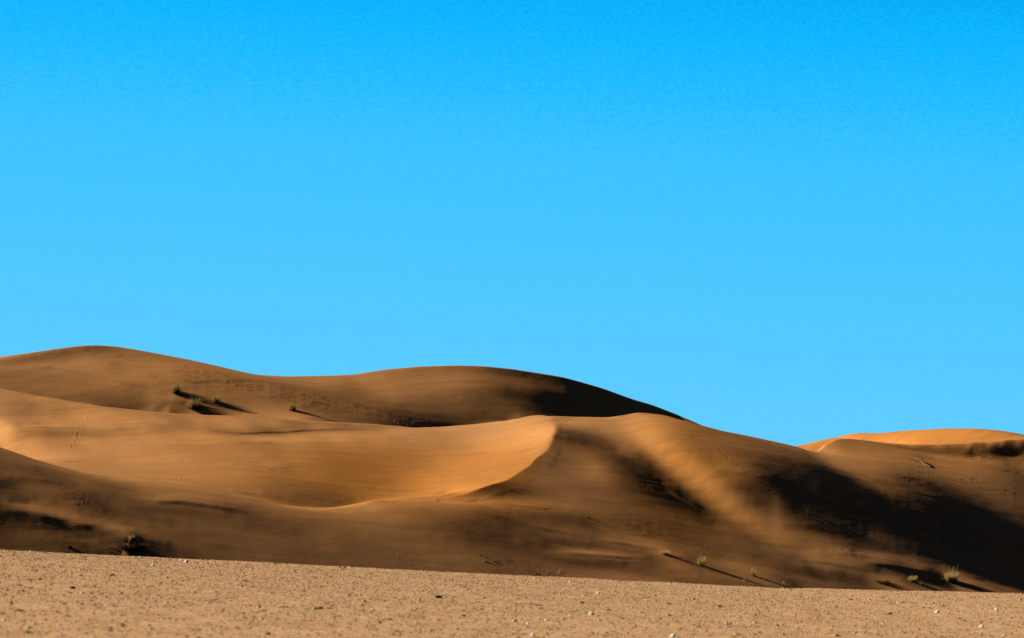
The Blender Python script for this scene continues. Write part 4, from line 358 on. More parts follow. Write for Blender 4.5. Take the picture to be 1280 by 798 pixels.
-5,0,33,0,-5,5009,-4,5009,3,0,-7,0,2,0,-5,0,2,5013,-1,0,-1,5043,-2,5017,4,0,-2,5049,1,0,-5,0,2,5013,-5,0,31,0,-7,5074,-1,0,-5,0,33,0,-5,5009,-4,5005,1,5003,3,0,-6,5003,-4,0,2,5013,
-1,0,-1,5043,-2,5017,4,0,-3,5003,1,5045,1,0,-4,0,1,5013,-5,0,30,0,-7,5074,-2,0,-5,0,33,0,-5,5009,-4,5005,1,5003,4,0,-4,5003,-3,5015,-2,5045,-2,5017,5,0,-3,5003,1,5045,1,0,-4,5005,-1,5009,-4,0,
29,0,-6,5074,-2,0,-5,0,33,0,-5,5009,-5,5005,2,5003,4,0,-2,5003,-3,5015,-2,5045,-2,5017,5,0,-3,5051,-3,5015,-4,0,28,0,-6,5074,-2,0,-5,0,33,0,-5,5009,-5,5005,2,5003,4,5005,-2,5015,-2,5045,-2,5003,2,5013,
6,0,-3,5047,-2,5003,-2,5015,-4,0,27,0,-5,5074,-2,0,-5,0,33,0,-5,5009,-5,5005,2,5003,3,0,2,5003,-2,5015,-1,0,-1,5043,-3,5003,2,5011,-1,0,6,0,-3,0,-2,5045,-2,5003,-2,0,-2,5011,-1,0,-3,0,26,0,
-5,5074,-2,0,-5,0,33,0,-5,5009,-5,5005,1,5003,3,0,4,5003,-1,5013,1,0,-1,0,-1,5037,1,5005,-3,5003,2,5011,-1,0,7,0,-3,5047,-1,5005,-2,5011,-1,0,-3,0,25,0,-5,5074,-2,0,-5,0,33,0,-5,5009,-5,5005,
1,5003,2,0,6,5003,-1,5013,1,0,-1,0,-2,5037,1,5005,-2,5015,-1,0,7,0,-3,5047,-2,5005,-2,5013,-3,0,23,0,-5,5074,-1,0,-5,0,33,0,-5,5009,-5,5009,2,0,7,5017,1,0,-1,0,-2,5043,-1,5004,-1,5010,-2,0,
8,0,-3,5047,-1,5003,1,0,-1,5013,-3,0,21,0,-5,5076,-5,0,33,0,-5,5009,-5,5007,1,0,1,0,8,5019,-1,0,-2,5048,-1,5010,-2,0,8,0,-3,5047,-1,5003,3,5015,-3,0,20,0,-5,5076,-5,0,33,0,-5,5009,-5,5007,
1,5003,9,5021,-1,5059,-2,0,9,0,-3,5047,-2,5003,3,5015,-3,0,18,0,-5,5076,-5,0,33,0,-6,5009,-5,5007,1,5003,10,0,-1,5019,-1,5043,-1,5015,-2,0,9,0,-3,5047,-2,5003,4,5015,-3,0,17,0,-4,5076,-5,0,33,0,
-6,5009,-4,5007,1,5003,10,0,-1,5019,-1,0,1,5041,-1,5005,1,5009,-2,0,9,0,-3,5045,3,0,-2,5003,4,5015,-3,0,15,0,-4,5074,-1,0,-5,0,33,0,-6,5009,-4,5010,2,11,5021,-2,0,2,5041,-2,5005,1,5009,-2,0,9,
0,-3,5045,1,-2,-3,0,-1,0,4,5015,-3,0,14,0,-4,5074,-2,0,-6,0,33,0,-5,5009,-4,5005,-1,5005,8,5021,-2,0,2,5041,-2,5005,1,5009,-2,0,9,0,-3,5045,2,0,-3,5003,3,5015,-3,0,13,0,-5,5074,-2,0,-6,
0,33,0,-5,5009,-4,5005,-2,5005,7,5021,-2,0,2,5041,-2,5015,-2,0,10,0,-3,5045,3,0,-2,5003,3,5015,-3,0,12,0,-5,5074,-1,0,-6,0,33,0,-5,5009,-4,5005,-2,5005,5,0,-1,5019,-2,0,2,5041,-3,5005,1,5009,-2,
0,10,0,-3,5045,3,0,-1,5003,2,5015,-3,0,11,0,-4,5076,-6,0,33,0,-5,5009,-4,5005,-2,5005,4,0,-1,5017,-2,0,-2,0,2,5041,-3,5005,1,5009,-2,0,11,0,-3,5045,2,5007,-1,5013,-2,0,11,0,-4,5076,-5,0,33,
0,-5,5009,-4,5005,-2,5005,4,5019,-2,0,-2,0,2,5041,-3,5015,-2,0,11,0,-3,5045,2,5003,1,5003,-2,5013,-2,0,11,0,-4,5076,-5,0,33,0,-5,5009,-4,5005,-2,5005,4,5017,1,0,-2,0,-1,0,2,5041,-3,5011,1,5003,-2,
0,12,0,-3,5045,1,5003,2,5003,-2,5013,-2,0,10,0,-3,5076,-5,0,33,0,-5,5009,-3,5005,-2,5005,4,5017,1,0,-2,5003,2,5041,-2,5011,1,5003,-2,0,12,0,-3,5045,1,5003,2,5003,-2,5013,-2,0,10,0,-3,5076,-5,0,33,
0,-5,5009,-3,5005,-2,5005,4,5017,1,0,-2,5003,2,5041,-2,5015,-1,0,12,0,-4,5047,-1,0,2,0,1,0,-2,5013,-2,0,10,0,-3,5076,-5,0,33,0,-5,5009,-3,5005,-2,5005,3,5017,1,0,-2,5003,2,5041,-2,5015,-1,0,12,
0,-4,5047,-2,1,5002,3,0,-1,5013,-2,0,10,0,-3,5076,-5,0,33,0,-5,5009,-3,5005,-1,5005,3,5011,1,5005,1,0,-1,5003,2,5041,-2,5015,-1,0,13,0,-4,5045,1,0,-5,5003,3,0,-1,5013,-2,0,10,0,-3,5076,-5,0,
33,0,-5,5009,-3,5011,3,5011,2,5005,1,0,-1,0,-1,0,2,5041,-1,5015,-2,0,13,0,-4,5043,5,5002,-2,-7,0,-2,0,3,0,-1,5013,-2,0,10,0,-3,5076,-5,0,33,0,-5,5009,-3,5003,1,5007,2,5011,2,5005,2,5003,-1,
0,3,5057,-2,0,13,0,-4,5043,4,-3,0,-4,-8,0,-3,0,4,0,-1,5013,-2,0,10,0,-3,5076,-5,0,33,0,-5,5009,-3,5003,1,5007,2,5011,2,5005,2,5003,-1,0,3,5007,1,5039,1,5009,-2,0,14,0,-4,5043,5,-2,2,
-4,-8,0,-3,0,4,0,-1,5013,-2,0,10,0,-3,5076,-5,0,33,0,-5,5009,-3,0,-1,0,1,5007,2,5011,2,0,-1,5003,2,5003,-1,0,3,5007,2,5049,-2,0,15,0,-4,5043,6,0,6,0,-6,0,-3,0,4,0,-1,5013,-2,
0,11,0,-3,5076,-5,0,33,0,-5,5009,-3,0,-1,5009,1,5011,3,0,-1,5003,2,5003,-2,0,3,5007,2,5033,-1,5005,1,5009,-3,0,15,0,-4,5043,8,5,12,6,0,-2,-4,0,4,0,-1,5013,-2,0,11,0,-3,5076,-5,0,33,
0,-5,5009,-3,0,-2,5021,3,5005,2,5003,-1,0,3,5041,-1,5005,1,5009,-3,0,16,0,-3,5043,9,4,7,0,2,0,-3,0,4,5015,-2,0,11,0,-3,5076,-5,0,33,0,-5,5009,-3,0,-2,5021,4,5005,2,5003,-1,0,4,5041,-1,
5005,1,5009,-3,0,16,0,-3,5043,8,3,2,0,4,0,-3,0,4,5015,-2,0,12,0,-3,5076,-5,0,33,0,-5,5009,-3,0,-2,5021,4,5005,2,5005,4,5041,-1,5015,-3,0,16,0,-3,5043,6,0,-4,0,7,0,-3,0,4,5015,-2,
0,12,0,-3,5076,-5,0,33,0,-5,5009,-3,0,-2,5021,4,5005,2,5005,4,5041,-2,5015,-3,0,17,0,-4,5043,8,0,-6,0,8,0,-2,0,4,5015,-2,0,13,0,-3,5076,-5,0,33,0,-5,5009,-3,0,-2,5021,4,5005,2,5003,-1,
0,5,5041,-1,5015,-3,0,17,0,-4,5043,9,0,-8,0,8,0,-2,0,3,5015,-2,0,13,0,-3,5074,-1,0,-5,0,33,0,-5,5009,-3,0,-2,5021,4,0,-1,5003,2,5003,-1,0,5,5007,2,5033,-1,5015,-2,0,17,0,-4,5043,9,
0,-8,0,7,0,-2,0,3,5013,-1,0,-3,0,12,0,-3,5074,-1,0,-5,0,33,0,-5,5009,-3,0,-2,5021,4,0,-1,5003,2,5003,-1,0,6,5007,2,5049,-2,0,18,0,-4,5043,9,0,-8,0,5,0,-2,0,2,5005,1,5007,-1,
0,-3,0,12,0,-3,5074,-1,0,-5,0,34,0,-5,5009,-3,0,-1,5003,1,5017,4,0,-1,5003,2,5003,-1,0,6,5007,2,5015,1,5033,-2,0,18,0,-4,5043,8,0,-9,0,4,0,-1,0,2,5005,1,5009,-3,0,12,0,-3,5074,-1,
0,-5,0,34,0,-5,5009,-3,0,-1,5003,1,5017,4,0,-1,5003,2,5003,-1,0,7,5007,2,5015,2,5033,-2,0,18,0,-4,5041,6,0,7,0,-9,0,3,5003,1,5005,1,5009,-3,0,12,0,-3,5074,-1,0,-5,0,34,0,-5,5009,-3,
0,-1,5003,1,5017,4,5005,2,5003,-1,0,7,5007,2,5015,2,5033,-3,0,18,0,-4,5041,6,0,7,0,-8,0,2,5003,1,5005,1,5007,-1,0,-3,0,12,0,-3,5074,-1,0,-5,0,34,0,-5,5009,-3,5005,1,5017,4,5005,2,5003,-1,
0,7,5007,2,5015,2,5033,-3,0,18,0,-3,5041,6,0,7,0,-5,5003,-1,5007,1,5007,-1,0,-3,0,11,0,-3,5074,-1,0,-5,0,34,0,-5,5009,-3,5005,2,5017,4,5005,1,5005,6,5007,2,5015,2,5033,-3,0,18,0,-3,5041,6,
0,7,2,-2,5003,-1,5007,1,5007,-1,0,-3,0,10,0,-3,5074,-1,0,-5,0,34,0,-5,5009,-4,5005,2,5017,4,5005,1,5005,5,5007,2,5015,1,5033,-3,0,19,0,-3,5041,5,0,6,3,2,5003,-1,5007,1,5007,-1,0,-3,0,9,
5076,-2,0,-5,0,34,0,-5,5009,-4,5005,2,5017,3,5005,1,5005,4,5007,2,5049,-3,0,19,0,-4,5041,5,0,5,0,3,5011,1,5009,-3,0,9,5076,-2,0,-5,0,33,0,-5,5009,-4,5005,2,5017,3,5005,1,5005,4,5003,1,0,-7,
0,2,5049,-3,0,20,0,-4,5041,5,0,4,0,3,5011,1,5009,-3,0,8,5076,-2,0,-5,0,33,0,-5,5009,-4,5005,2,5017,3,5005,1,5005,4,5003,1,0,-7,0,2,5049,-3,0,20,0,-4,5041,5,0,3,0,3,5011,1,5009,-3,
0,8,5076,-2,0,-5,0,33,0,-5,5009,-4,5005,2,5017,3,5005,1,5005,3,5003,1,0,-7,0,2,5049,-3,0,20,0,-4,5041,5,0,3,0,3,5021,-3,0,8,5076,-2,0,-5,0,33,0,-5,5009,-4,5005,2,5017,3,5005,1,5005,3,
5005,-7,0,2,5049,-3,0,21,0,-4,5041,5,2,3,0,3,5021,-2,0,7,5076,-2,0,-5,0,33,0,-5,5009,-4,5005,2,5017,3,5005,2,5005,3,5005,-7,0,2,5027,1,5021,-3,0,21,0,-4,5041,3,0,2,0,2,5021,-2,0,7,
5076,-2,0,-6,0,33,0,-5,5009,-4,5005,2,5017,2,5005,2,5005,2,5005,-7,0,2,5027,2,5021,-3,0,21,0,-4,5041,3,5003,3,5021,-2,0,7,5076,-2,0,-6,0,33,0,-5,5009,-5,5005,2,5017,2,0,-1,5003,2,5003,-1,0,2,
5005,-8,0,2,5027,2,5021,-3,0,21,0,-4,5041,3,5003,3,5021,-2,0,6,5076,-2,0,-6,0,32,0,-5,5009,-5,5005,2,5017,2,5005,2,5003,-1,0,2,5003,1,0,-8,0,2,5027,2,5021,-3,0,21,0,-3,5041,3,5003,3,5021,-2,
0,6,5076,-2,0,-6,0,32,0,-5,5009,-5,5005,2,5017,2,5005,2,5003,-1,0,1,5003,1,0,-8,0,2,5027,2,5021,-3,0,21,0,-3,5041,3,5003,3,5021,-2,0,5,5076,-2,0,-6,0,32,0,-5,5009,-5,5005,2,5017,2,0,-1,
5003,2,5003,-1,5005,1,0,-9,0,2,5027,3,5021,-3,0,21,0,-3,5041,2,5003,3,5021,-2,0,5,5076,-2,0,-5,0,32,0,-5,5009,-5,5005,2,5017,2,0,-1,5003,2,5011,-9,0,2,5027,3,5021,-3,0,22,0,-3,5041,2,5003,2,
5021,-2,0,5,5076,-1,0,-5,0,32,0,-5,5009,-5,5005,2,5017,2,0,-1,5003,2,5011,-9,0,3,5027,2,5021,-3,0,22,0,-4,5041,2,5003,2,5021,-2,0,5,5076,-1,0,-5,0,32,0,-5,5009,-5,5005,2,5017,2,0,-1,5003,3,
5011,-9,0,3,5027,3,5021,-3,0,22,0,-4,5041,2,0,1,5019,1,0,-1,0,-2,0,5,5076,-2,0,-6,0,32,0,-5,5009,-5,5005,2,5017,2,0,-1,5003,3,5011,-9,0,3,5027,3,5021,-3,0,22,0,-4,5041,2,0,2,5019,1,
0,-1,0,-3,0,5,5076,-2,0,-6,0,31,0,-5,5009,-5,5005,2,5017,2,5005,3,5005,-1,5005,-10,0,3,5027,4,5021,-3,0,22,0,-4,5041,2,0,2,5019,1,0,-2,0,-3,0,5,5076,-2,0,-6,0,31,0,-5,5009,-5,5005,2,
5017,2,5005,3,5005,-2,5003,2,0,-10,0,3,5027,4,5021,-3,0,22,0,-4,5041,2,0,2,5019,1,0,-2,0,-3,0,5,5076,-2,0,-6,0,31,0,-5,5009,-5,5005,2,5017,2,5005,3,5005,-1,5003,2,0,-11,0,3,5003,1,5023,5,
5021,-3,0,23,0,-4,5041,2,0,2,5021,-2,0,-3,0,5,5076,-2,0,-6,0,31,0,-5,5009,-5,5005,2,5017,2,5005,3,5005,-1,5003,2,0,-12,0,3,5003,2,5023,5,5011,2,5009,-3,0,22,0,-3,5041,2,0,2,5021,-2,0,-2,
0,5,5076,-1,0,-5,0,31,0,-5,5009,-5,5005,2,5017,2,5005,3,5009,3,0,-11,0,4,5003,1,5023,5,5011,2,5009,-4,0,22,0,-3,5041,3,2,2,5023,-2,0,6,5078,-5,0,31,0,-5,5009,-5,5005,2,5017,2,0,-1,5003,3,
5009,3,0,-11,0,4,5027,6,5011,2,5009,-4,0,23,0,-3,5067,-2,0,6,5078,-5,0,31,0,-5,5009,-5,5005,2,5017,2,0,-1,0,-1,0,3,0,-1,5007,3,0,-11,0,5,5015,-1,5011,6,5021,-4,0,23,0,-3,5065,-2,0,-2,
0,6,5074,2,5003,-5,0,31,0,-5,5009,-4,5005,2,5017,2,0,-1,0,-1,0,3,5009,2,0,-13,1,4,5015,-1,5011,6,5021,-4,0,23,0,-3,5041,-2,5023,-2,0,-3,0,7,5074,2,5003,-5,0,31,0,-5,5009,-4,5005,2,5017,2,
0,-1,0,-1,0,3,5009,2,0,-13,0,3,5003,1,5011,-2,5011,5,5021,-3,0,23,0,-3,5037,-1,5003,-2,5003,1,5019,-3,0,-2,0,7,5074,2,5003,-5,0,31,0,-5,5009,-4,0,1,5003,1,5017,1,0,-2,0,-1,0,3,5009,2,
0,-13,0,3,5003,2,5011,-1,5011,5,0,-1,5019,-3,0,22,0,-3,5041,-1,5003,1,5019,-3,0,-2,0,8,5074,2,5003,-5,0,31,0,-5,5009,-4,0,1,5003,1,5017,1,0,-2,0,-1,0,3,5009,2,0,-12,0,2,5003,2,5011,-1,
5011,5,0,-1,5019,-3,0,21,0,-3,5045,1,5011,1,5007,-2,0,-2,0,8,5074,3,5003,-5,0,31,0,-5,5009,-4,0,1,5003,1,5019,-2,0,-1,0,3,5009,2,0,-11,0,2,5003,2,5023,3,5019,-1,0,-3,0,19,0,-3,5045,1,
5011,1,5005,1,0,-2,0,-2,0,9,5074,3,5003,-5,0,31,0,-5,5009,-4,5005,1,5019,-1,5003,2,5011,-9,0,2,5003,2,5023,3,5019,-2,0,-3,0,18,0,-3,5057,1,5007,-2,0,-3,0,10,0,-3,5072,3,5003,-5,0,31,0,-5,
5009,-4,5025,-1,5003,2,5011,-7,0,2,5003,2,5023,2,5019,-2,0,-3,0,17,0,-3,5057,1,5007,-1,0,-3,0,10,0,-2,5072,3,5003,-5,0,31,0,-5,5009,-4,5025,-1,5003,2,5011,-6,0,2,5003,2,5045,-3,0,16,0,-2,5057,1,
5009,-3,0,11,0,-2,5072,3,5003,-5,0,31,0,-5,5009,-4,5023,1,0,-1,5003,2,5011,-5,0,2,5003,2,5045,-2,0,15,0,-2,5065,-1,0,-1,2,15,2,5073,3,5003,-5,0,30,0,-5,5009,-5,5005,1,5017,1,5005,2,5009,-1,0,
-3,0,2,5003,2,5041,1,5003,-2,0,14,0,-2,5035,2,5029,-1,5002,5,18,3,5073,3,5003,-5,0,30,0,-5,5009,-5,5003,1,0,1,5017,2,5005,2,5009,-2,0,-2,0,1,5003,2,5003,-1,5021,1,5009,-1,5005,1,5003,-2,0,13,0,
-2,5035,2,5029,-2,0,-3,2,16,2,-2,5072,3,5003,-5,0,30,0,-5,5009,-5,5003,1,0,1,5017,2,5005,1,5009,-2,0,-1,5005,2,5003,-1,5021,1,5009,-1,5009,-2,0,13,0,-2,5035,2,5029,-3,0,-4,0,14,0,-3,5072,3,5003,
-5,0,30,0,-5,5009,-5,5003,1,0,1,5017,2,5013,2,0,-2,5007,2,5003,-1,5021,1,5009,-2,5005,1,5003,-2,0,12,0,-2,5035,1,5027,2,0,-3,0,-4,0,12,0,-3,5072,3,5003,-5,0,30,0,-5,5009,-5,5003,1,5019,2,5011,
-1,0,3,5009,1,5025,1,5009,-2,5005,1,5003,-2,0,13,0,-2,5063,2,0,-3,0,-3,0,12,0,-3,5072,3,5003,-5,0,30,0,-5,5009,-5,5003,1,5019,2,0,-1,5011,3,5009,1,0,-1,5033,-2,5005,2,5003,-1,1,13,0,-2,5063,
3,0,-3,0,-2,0,13,0,-3,5072,3,5003,-5,0,30,0,-5,5009,-4,5023,2,0,-1,5011,3,0,1,0,-1,5007,-1,5039,2,5005,12,0,-2,5063,3,0,-2,5003,12,0,-3,5072,3,5003,-5,0,30,0,-5,5009,-4,5023,2,0,-1,5011,
3,0,2,0,-2,5007,-1,5039,2,5005,11,0,-2,5063,4,0,-2,5003,12,0,-3,5072,3,5003,-5,0,30,0,-4,5009,-4,5023,2,5005,1,5005,2,0,3,0,3,0,-3,5007,-1,5039,2,5003,-2,0,12,0,-2,5063,3,0,-2,5003,12,0,
-3,5072,3,5003,-5,0,30,0,-4,5009,-4,5023,2,5005,2,5005,2,0,3,0,3,0,-3,5007,-1,5039,2,5003,-2,0,14,0,-2,5033,-5,5029,3,0,-2,5003,13,0,-3,5072,3,5003,-5,0,30,0,-4,5009,-4,5023,2,5005,2,5005,2,0,
3,0,3,0,-4,5007,-1,5039,2,5003,-2,0,13,0,-2,5033,-5,5029,3,0,-2,0,-1,0,13,0,-3,5072,3,5003,-5,0,30,0,-4,5009,-4,5023,2,5005,2,5007,3,0,4,0,-5,5047,2,5003,-2,-2,11,0,-2,5033,-5,5003,1,5025,
3,0,-2,0,-2,0,14,0,-3,5072,3,5003,-5,0,30,0,-4,5009,-4,5005,1,5017,2,5005,2,5007,3,0,4,0,-5,5047,2,5003,-3,0,11,0,-2,5033,-4,0,1,0,2,5025,3,0,-2,0,-2,0,15,0,-4,5072,3,5003,-5,0,
29,0,-4,5009,-4,5005,1,5017,2,5005,2,5002,1,5002,1,0,3,0,4,0,-6,5047,2,5003,-3,0,12,0,-2,5033,-4,5003,2,5025,3,0,-2,0,-2,0,16,0,-4,5072,3,5003,-5,0,29,0,-4,5009,-4,5005,1,5017,1,5005,2,5005,
1,0,3,0,4,0,-6,5047,2,5003,-2,0,12,0,-2,5033,-4,5003,2,0,-1,5011,1,5011,3,0,-2,0,-2,0,17,0,-4,5072,3,5003,-5,0,29,0,-4,5009,-4,5005,1,5017,1,5005,2,0,-2,0,-1,5005,4,0,-6,5047,1,5003,
-1,0,13,0,-2,5033,-4,5003,1,0,-2,5023,3,0,-2,0,-3,0,18,0,-4,5072,3,5003,-5,0,29,0,-4,5009,-4,5005,1,5023,3,-2,-3,5003,1,5003,4,0,-7,5032,1,5014,1,5004,2,14,0,-2,5033,-4,5003,1,0,-2,5023,3,
0,-2,0,-3,0,19,0,-4,5072,3,5003,-5,0,29,0,-4,5039,4,0,-3,5003,2,5003,4,0,-8,5047,1,5005,14,0,-2,5033,-4,5003,1,0,-2,5023,2,0,-2,0,-3,0,19,0,-4,5072,3,5003,-5,0,29,0,-4,5039,6,0,-3,
5003,2,5003,4,0,-9,5047,2,5005,13,0,-2,5033,-4,5003,1,0,-2,5023,2,0,-1,0,-3,0,19,0,-4,5072,3,5003,-5,0,29,0,-4,5039,6,2,-1,2,5002,2,5003,3,0,-9,5047,1,5004,-1,12,0,-2,5037,1,0,-2,5023,2,
5003,-3,0,20,0,-5,5072,3,5003,-5,0,29,0,-4,5021,-1,5017,6,1,0,2,5006,3,0,-9,5052,-2,9,0,-2,5037,1,0,-2,5023,2,5003,-3,0,20,0,-5,5072,3,5003,-5,0,29,0,-5,5021,-1,5015,-1,0,6,5002,3,5006,4,
0,-9,0,1,5049,-2,0,10,0,-2,5037,1,0,-2,5023,1,5003,-3,0,21,0,-5,5072,3,5003,-5,0,28,0,-4,5021,-1,5015,-2,0,6,0,-3,5007,4,0,-10,0,2,5049,-2,0,10,0,-2,5037,1,0,-2,5027,-3,0,21,0,-5,
5072,3,5003,-5,0,28,0,-4,5021,-1,5015,-2,0,7,0,-2,5007,4,0,-10,0,2,5049,-2,0,11,0,-2,5039,-2,5027,-3,0,21,0,-5,5072,3,5003,-5,0,28,0,-4,5037,-2,0,7,0,-3,5007,4,0,-10,0,2,5049,-2,2,12,
0,-2,5039,-2,5027,-3,0,22,0,-5,5072,3,5003,-5,0,28,0,-4,5037,-2,0,7,0,-2,5007,4,0,-11,0,2,5049,-1,2,14,0,-2,5039,-2,5027,-3,0,22,0,-5,5072,3,5003,-5,0,28,0,-4,5037,-2,0,7,0,-1,5007,4,
0,-11,0,1,5051,14,0,-2,5039,-1,5027,-3,0,23,0,-5,5072,3,5003,-5,0,28,0,-4,5037,-2,0,7,5009,4,0,-11,5005,1,5047,14,0,-2,5039,-2,5027,-3,0,23,0,-5,5072,3,5003,-5,0,28,0,-5,5037,-2,0,7,5009,4,
0,-11,5005,1,5047,15,0,-2,5039,-2,5027,-3,0,23,0,-5,5072,3,5003,-5,0,28,0,-5,5037,-2,0,6,5003,-1,5005,4,0,-11,5005,1,5047,16,0,-2,5039,-2,5027,-3,0,23,0,-5,5072,3,5003,-5,0,28,0,-5,5037,-1,0,4,
5003,-2,5005,4,0,-11,5005,1,5045,-1,0,16,0,-2,5035,1,5003,-2,5027,-4,0,23,0,-5,5072,3,5003,-5,0,28,0,-5,5039,4,0,-1,0,-2,5007,-11,5005,1,5029,2,5015,-2,0,14,0,-2,5035,1,5003,-2,5027,-4,0,23,0,-5,
5072,3,5003,-5,0,28,0,-5,5039,3,5003,-2,5007,-11,5005,1,5029,2,5011,-1,5003,-3,0,14,0,-2,5035,1,5003,-2,5027,-4,0,24,0,-6,5072,3,5003,-5,0,28,0,-4,5013,1,5025,3,5002,2,-2,5007,-11,0,1,5003,2,5029,2,5011,
-1,5003,-3,0,13,0,-2,5035,1,5003,-2,5027,-5,0,25,0,-6,5072,3,5003,-5,0,28,0,-4,5013,1,5025,2,0,-2,0,-2,5007,-10,0,2,0,2,0,2,5029,2,5015,-2,0,13,0,-2,5039,-2,5027,-4,0,26,0,-6,5072,3,5003,
-4,0,29,0,-4,5013,2,5025,2,0,-4,-2,-3,0,1,5005,-9,0,2,0,2,0,2,5029,1,5015,-2,0,13,0,-2,5039,-2,5027,-5,0,27,0,-5,5072,3,5003,-4,0,29,0,-4,5013,2,5027,-3,-2,-4,0,1,5005,-9,0,2,0,
2,0,2,5045,-2,0,14,0,-2,5039,-2,5027,-5,0,27,0,-5,5072,3,5003,-4,0,29,0,-4,5013,2,5027,-2,-1,-5,0,2,0,2,5003,-9,0,2,5003,1,5045,-1,0,15,0,-2,5039,-2,5027,-5,0,27,0,-5,5072,3,5003,-5,0,
29,0,-5,5013,2,0,-2,5025,-2,0,-4,0,2,0,2,5003,-8,0,2,0,1,0,1,5047,14,0,-2,5039,-2,5027,-5,0,28,0,-5,5072,3,5003,-5,0,29,0,-5,5013,2,0,-3,5025,-2,0,-3,0,3,0,2,5003,-8,0,3,0,
1,0,2,5047,14,0,-2,5039,-1,5027,-5,0,28,0,-5,5072,3,5003,-5,0,29,0,-5,5013,2,0,-3,5025,-3,0,-3,0,3,0,2,5003,-7,0,2,5003,2,5045,-1,0,14,0,-2,5037,1,0,-1,5027,-5,0,27,0,-5,5072,3,5003,
-4,0,29,0,-5,5013,2,0,-3,5023,1,0,-4,0,-3,2,3,0,1,0,3,0,-7,0,2,5003,2,5041,-1,5003,-2,0,14,0,-2,5037,1,0,-1,5027,-5,0,27,0,-5,5072,3,5003,-4,0,29,0,-5,5011,1,0,2,0,-4,5023,
2,0,-4,0,-3,0,3,0,1,0,3,5003,2,5003,2,5041,-1,5003,-2,0,13,0,-2,5037,1,5029,-5,0,27,0,-5,5072,3,5003,-4,0,29,0,-5,5013,2,0,-4,5023,2,0,-4,5003,1,5003,2,5003,2,5003,2,5041,-1,5003,-2,0,
13,0,-2,5037,1,5029,-4,0,27,0,-5,5072,3,5003,-4,0,29,0,-5,5013,2,0,-4,5023,2,0,-3,5007,2,5003,2,5003,2,5041,-1,5003,-2,0,12,0,-2,5037,1,5029,-4,0,27,0,-5,5072,3,5003,-5,0,29,0,-4,5013,1,0,
-5,5023,2,0,-2,0,-1,5009,2,5003,2,5041,-1,5003,-2,0,11,0,-2,5067,-3,0,26,0,-5,5072,3,5003,-5,0,29,0,-4,5013,1,0,-5,5023,2,0,-1,0,-2,5009,2,5003,2,5047,10,0,-2,5045,1,5021,-4,0,25,0,-5,5072,
3,5003,-5,0,28,0,-4,5013,1,0,-5,0,1,5021,2,0,-1,0,-2,0,2,5005,-5,0,1,5003,1,5047,9,0,-3,5003,-1,5041,1,5021,-4,0,24,0,-5,5072,3,5003,-5,0,28,0,-5,5013,1,0,-5,0,1,5021,2,5003,-2,0,
3,5005,-5,0,1,5051,8,0,-4,-3,-1,0,-1,5033,1,5029,-4,0,23,0,-5,5072,3,5003,-5,0,28,0,-5,5013,2,0,-6,0,2,5021,2,0,-1,0,-1,0,3,5005,-4,5051,-1,0,6,0,-4,-3,-2,0,-2,5063,-4,0,23,0,
-5,5072,3,5003,-5,0,28,0,-5,5013,2,0,-6,0,2,5021,2,0,-1,0,-1,0,2,5005,-3,0,1,5049,-2,0,5,0,-2,5003,-3,5047,-1,5015,-4,0,23,0,-5,5072,3,5003,-5,0,28,0,-5,5013,2,0,-7,0,2,5021,2,5003,
-1,0,1,5005,-2,0,1,5049,-1,0,4,2,2,5,3,2,-3,5047,-1,5015,-4,0,23,0,-5,5072,3,5003,-5,0,27,0,-5,5013,2,0,-7,0,1,5021,2,5011,-2,0,2,5051,3,2,1,3,2,0,-2,5047,-1,5015,-4,0,23,0,
-5,5072,3,5003,-5,0,27,0,-5,5013,2,0,-7,0,1,5021,2,5009,-1,5003,2,5051,3,2,2,2,1,0,-2,5041,1,5005,-1,5015,-4,0,23,0,-5,5072,3,5003,-5,0,27,0,-5,5013,2,0,-8,5023,2,5009,-1,5003,1,5051,2,5053,
-1,5015,-4,0,23,0,-4,5072,3,5003,-5,0,27,0,-4,5013,2,0,-8,5023,2,5013,1,5051,2,5053,-2,5015,-4,0,23,0,-4,5072,3,5003,-5,0,27,0,-4,5013,2,0,-9,5017,-1,5005,2,0,-1,5005,-1,5005,1,5051,2,-2,-2,-1,
5050,-2,5015,-4,0,23,0,-5,5072,3,5003,-5,0,27,0,-4,5013,2,0,-9,0,1,5015,-1,5005,1,0,-2,5003,2,0,-1,5057,2,-3,-4,-3,0,-2,5036,-2,5011,-2,5011,1,5003,-4,0,23,0,-5,5072,3,5003,-4,0,27,0,-4,5013,
3,0,-9,0,1,5015,-1,5005,1,0,-2,5003,2,0,-2,5055,-1,0,2,0,-1,0,4,5037,-2,5011,-2,5011,1,5003,-4,0,23,0,-5,5072,3,5003,-4,0,27,0,-4,5013,3,0,-10,0,1,5015,-1,5005,1,0,-1,5003,3,0,-2,5057,
3,5002,1,5,5037,-2,5011,-2,5011,2,5003,-4,0,23,0,-5,5072,3,5003,-4,0,27,0,-4,5013,3,0,-10,0,2,5015,-1,5005,1,5005,3,0,-2,5039,1,5017,2,5003,4,0,-2,5040,1,2,5005,-3,5011,2,5003,-4,0,23,0,-5,5072,
3,5003,-4,0,26,0,-4,5013,2,0,-10,0,2,5015,-1,5005,1,5005,3,0,-2,5039,1,5017,2,0,-2,-1,3,0,-2,5041,2,5005,-3,0,1,5009,1,5003,-4,0,22,0,-5,5072,3,5003,-4,0,26,0,-4,5013,2,0,-11,0,2,5021,
1,5005,3,0,-2,5003,1,5035,2,5017,2,0,-1,0,3,0,-2,5041,1,5005,-3,0,1,5009,1,5003,-4,0,22,0,-5,5072,3,5003,-4,0,25,0,-4,5013,2,0,-11,0,2,5027,3,0,-2,5003,1,5005,-2,5029,1,5017,2,0,1,5,
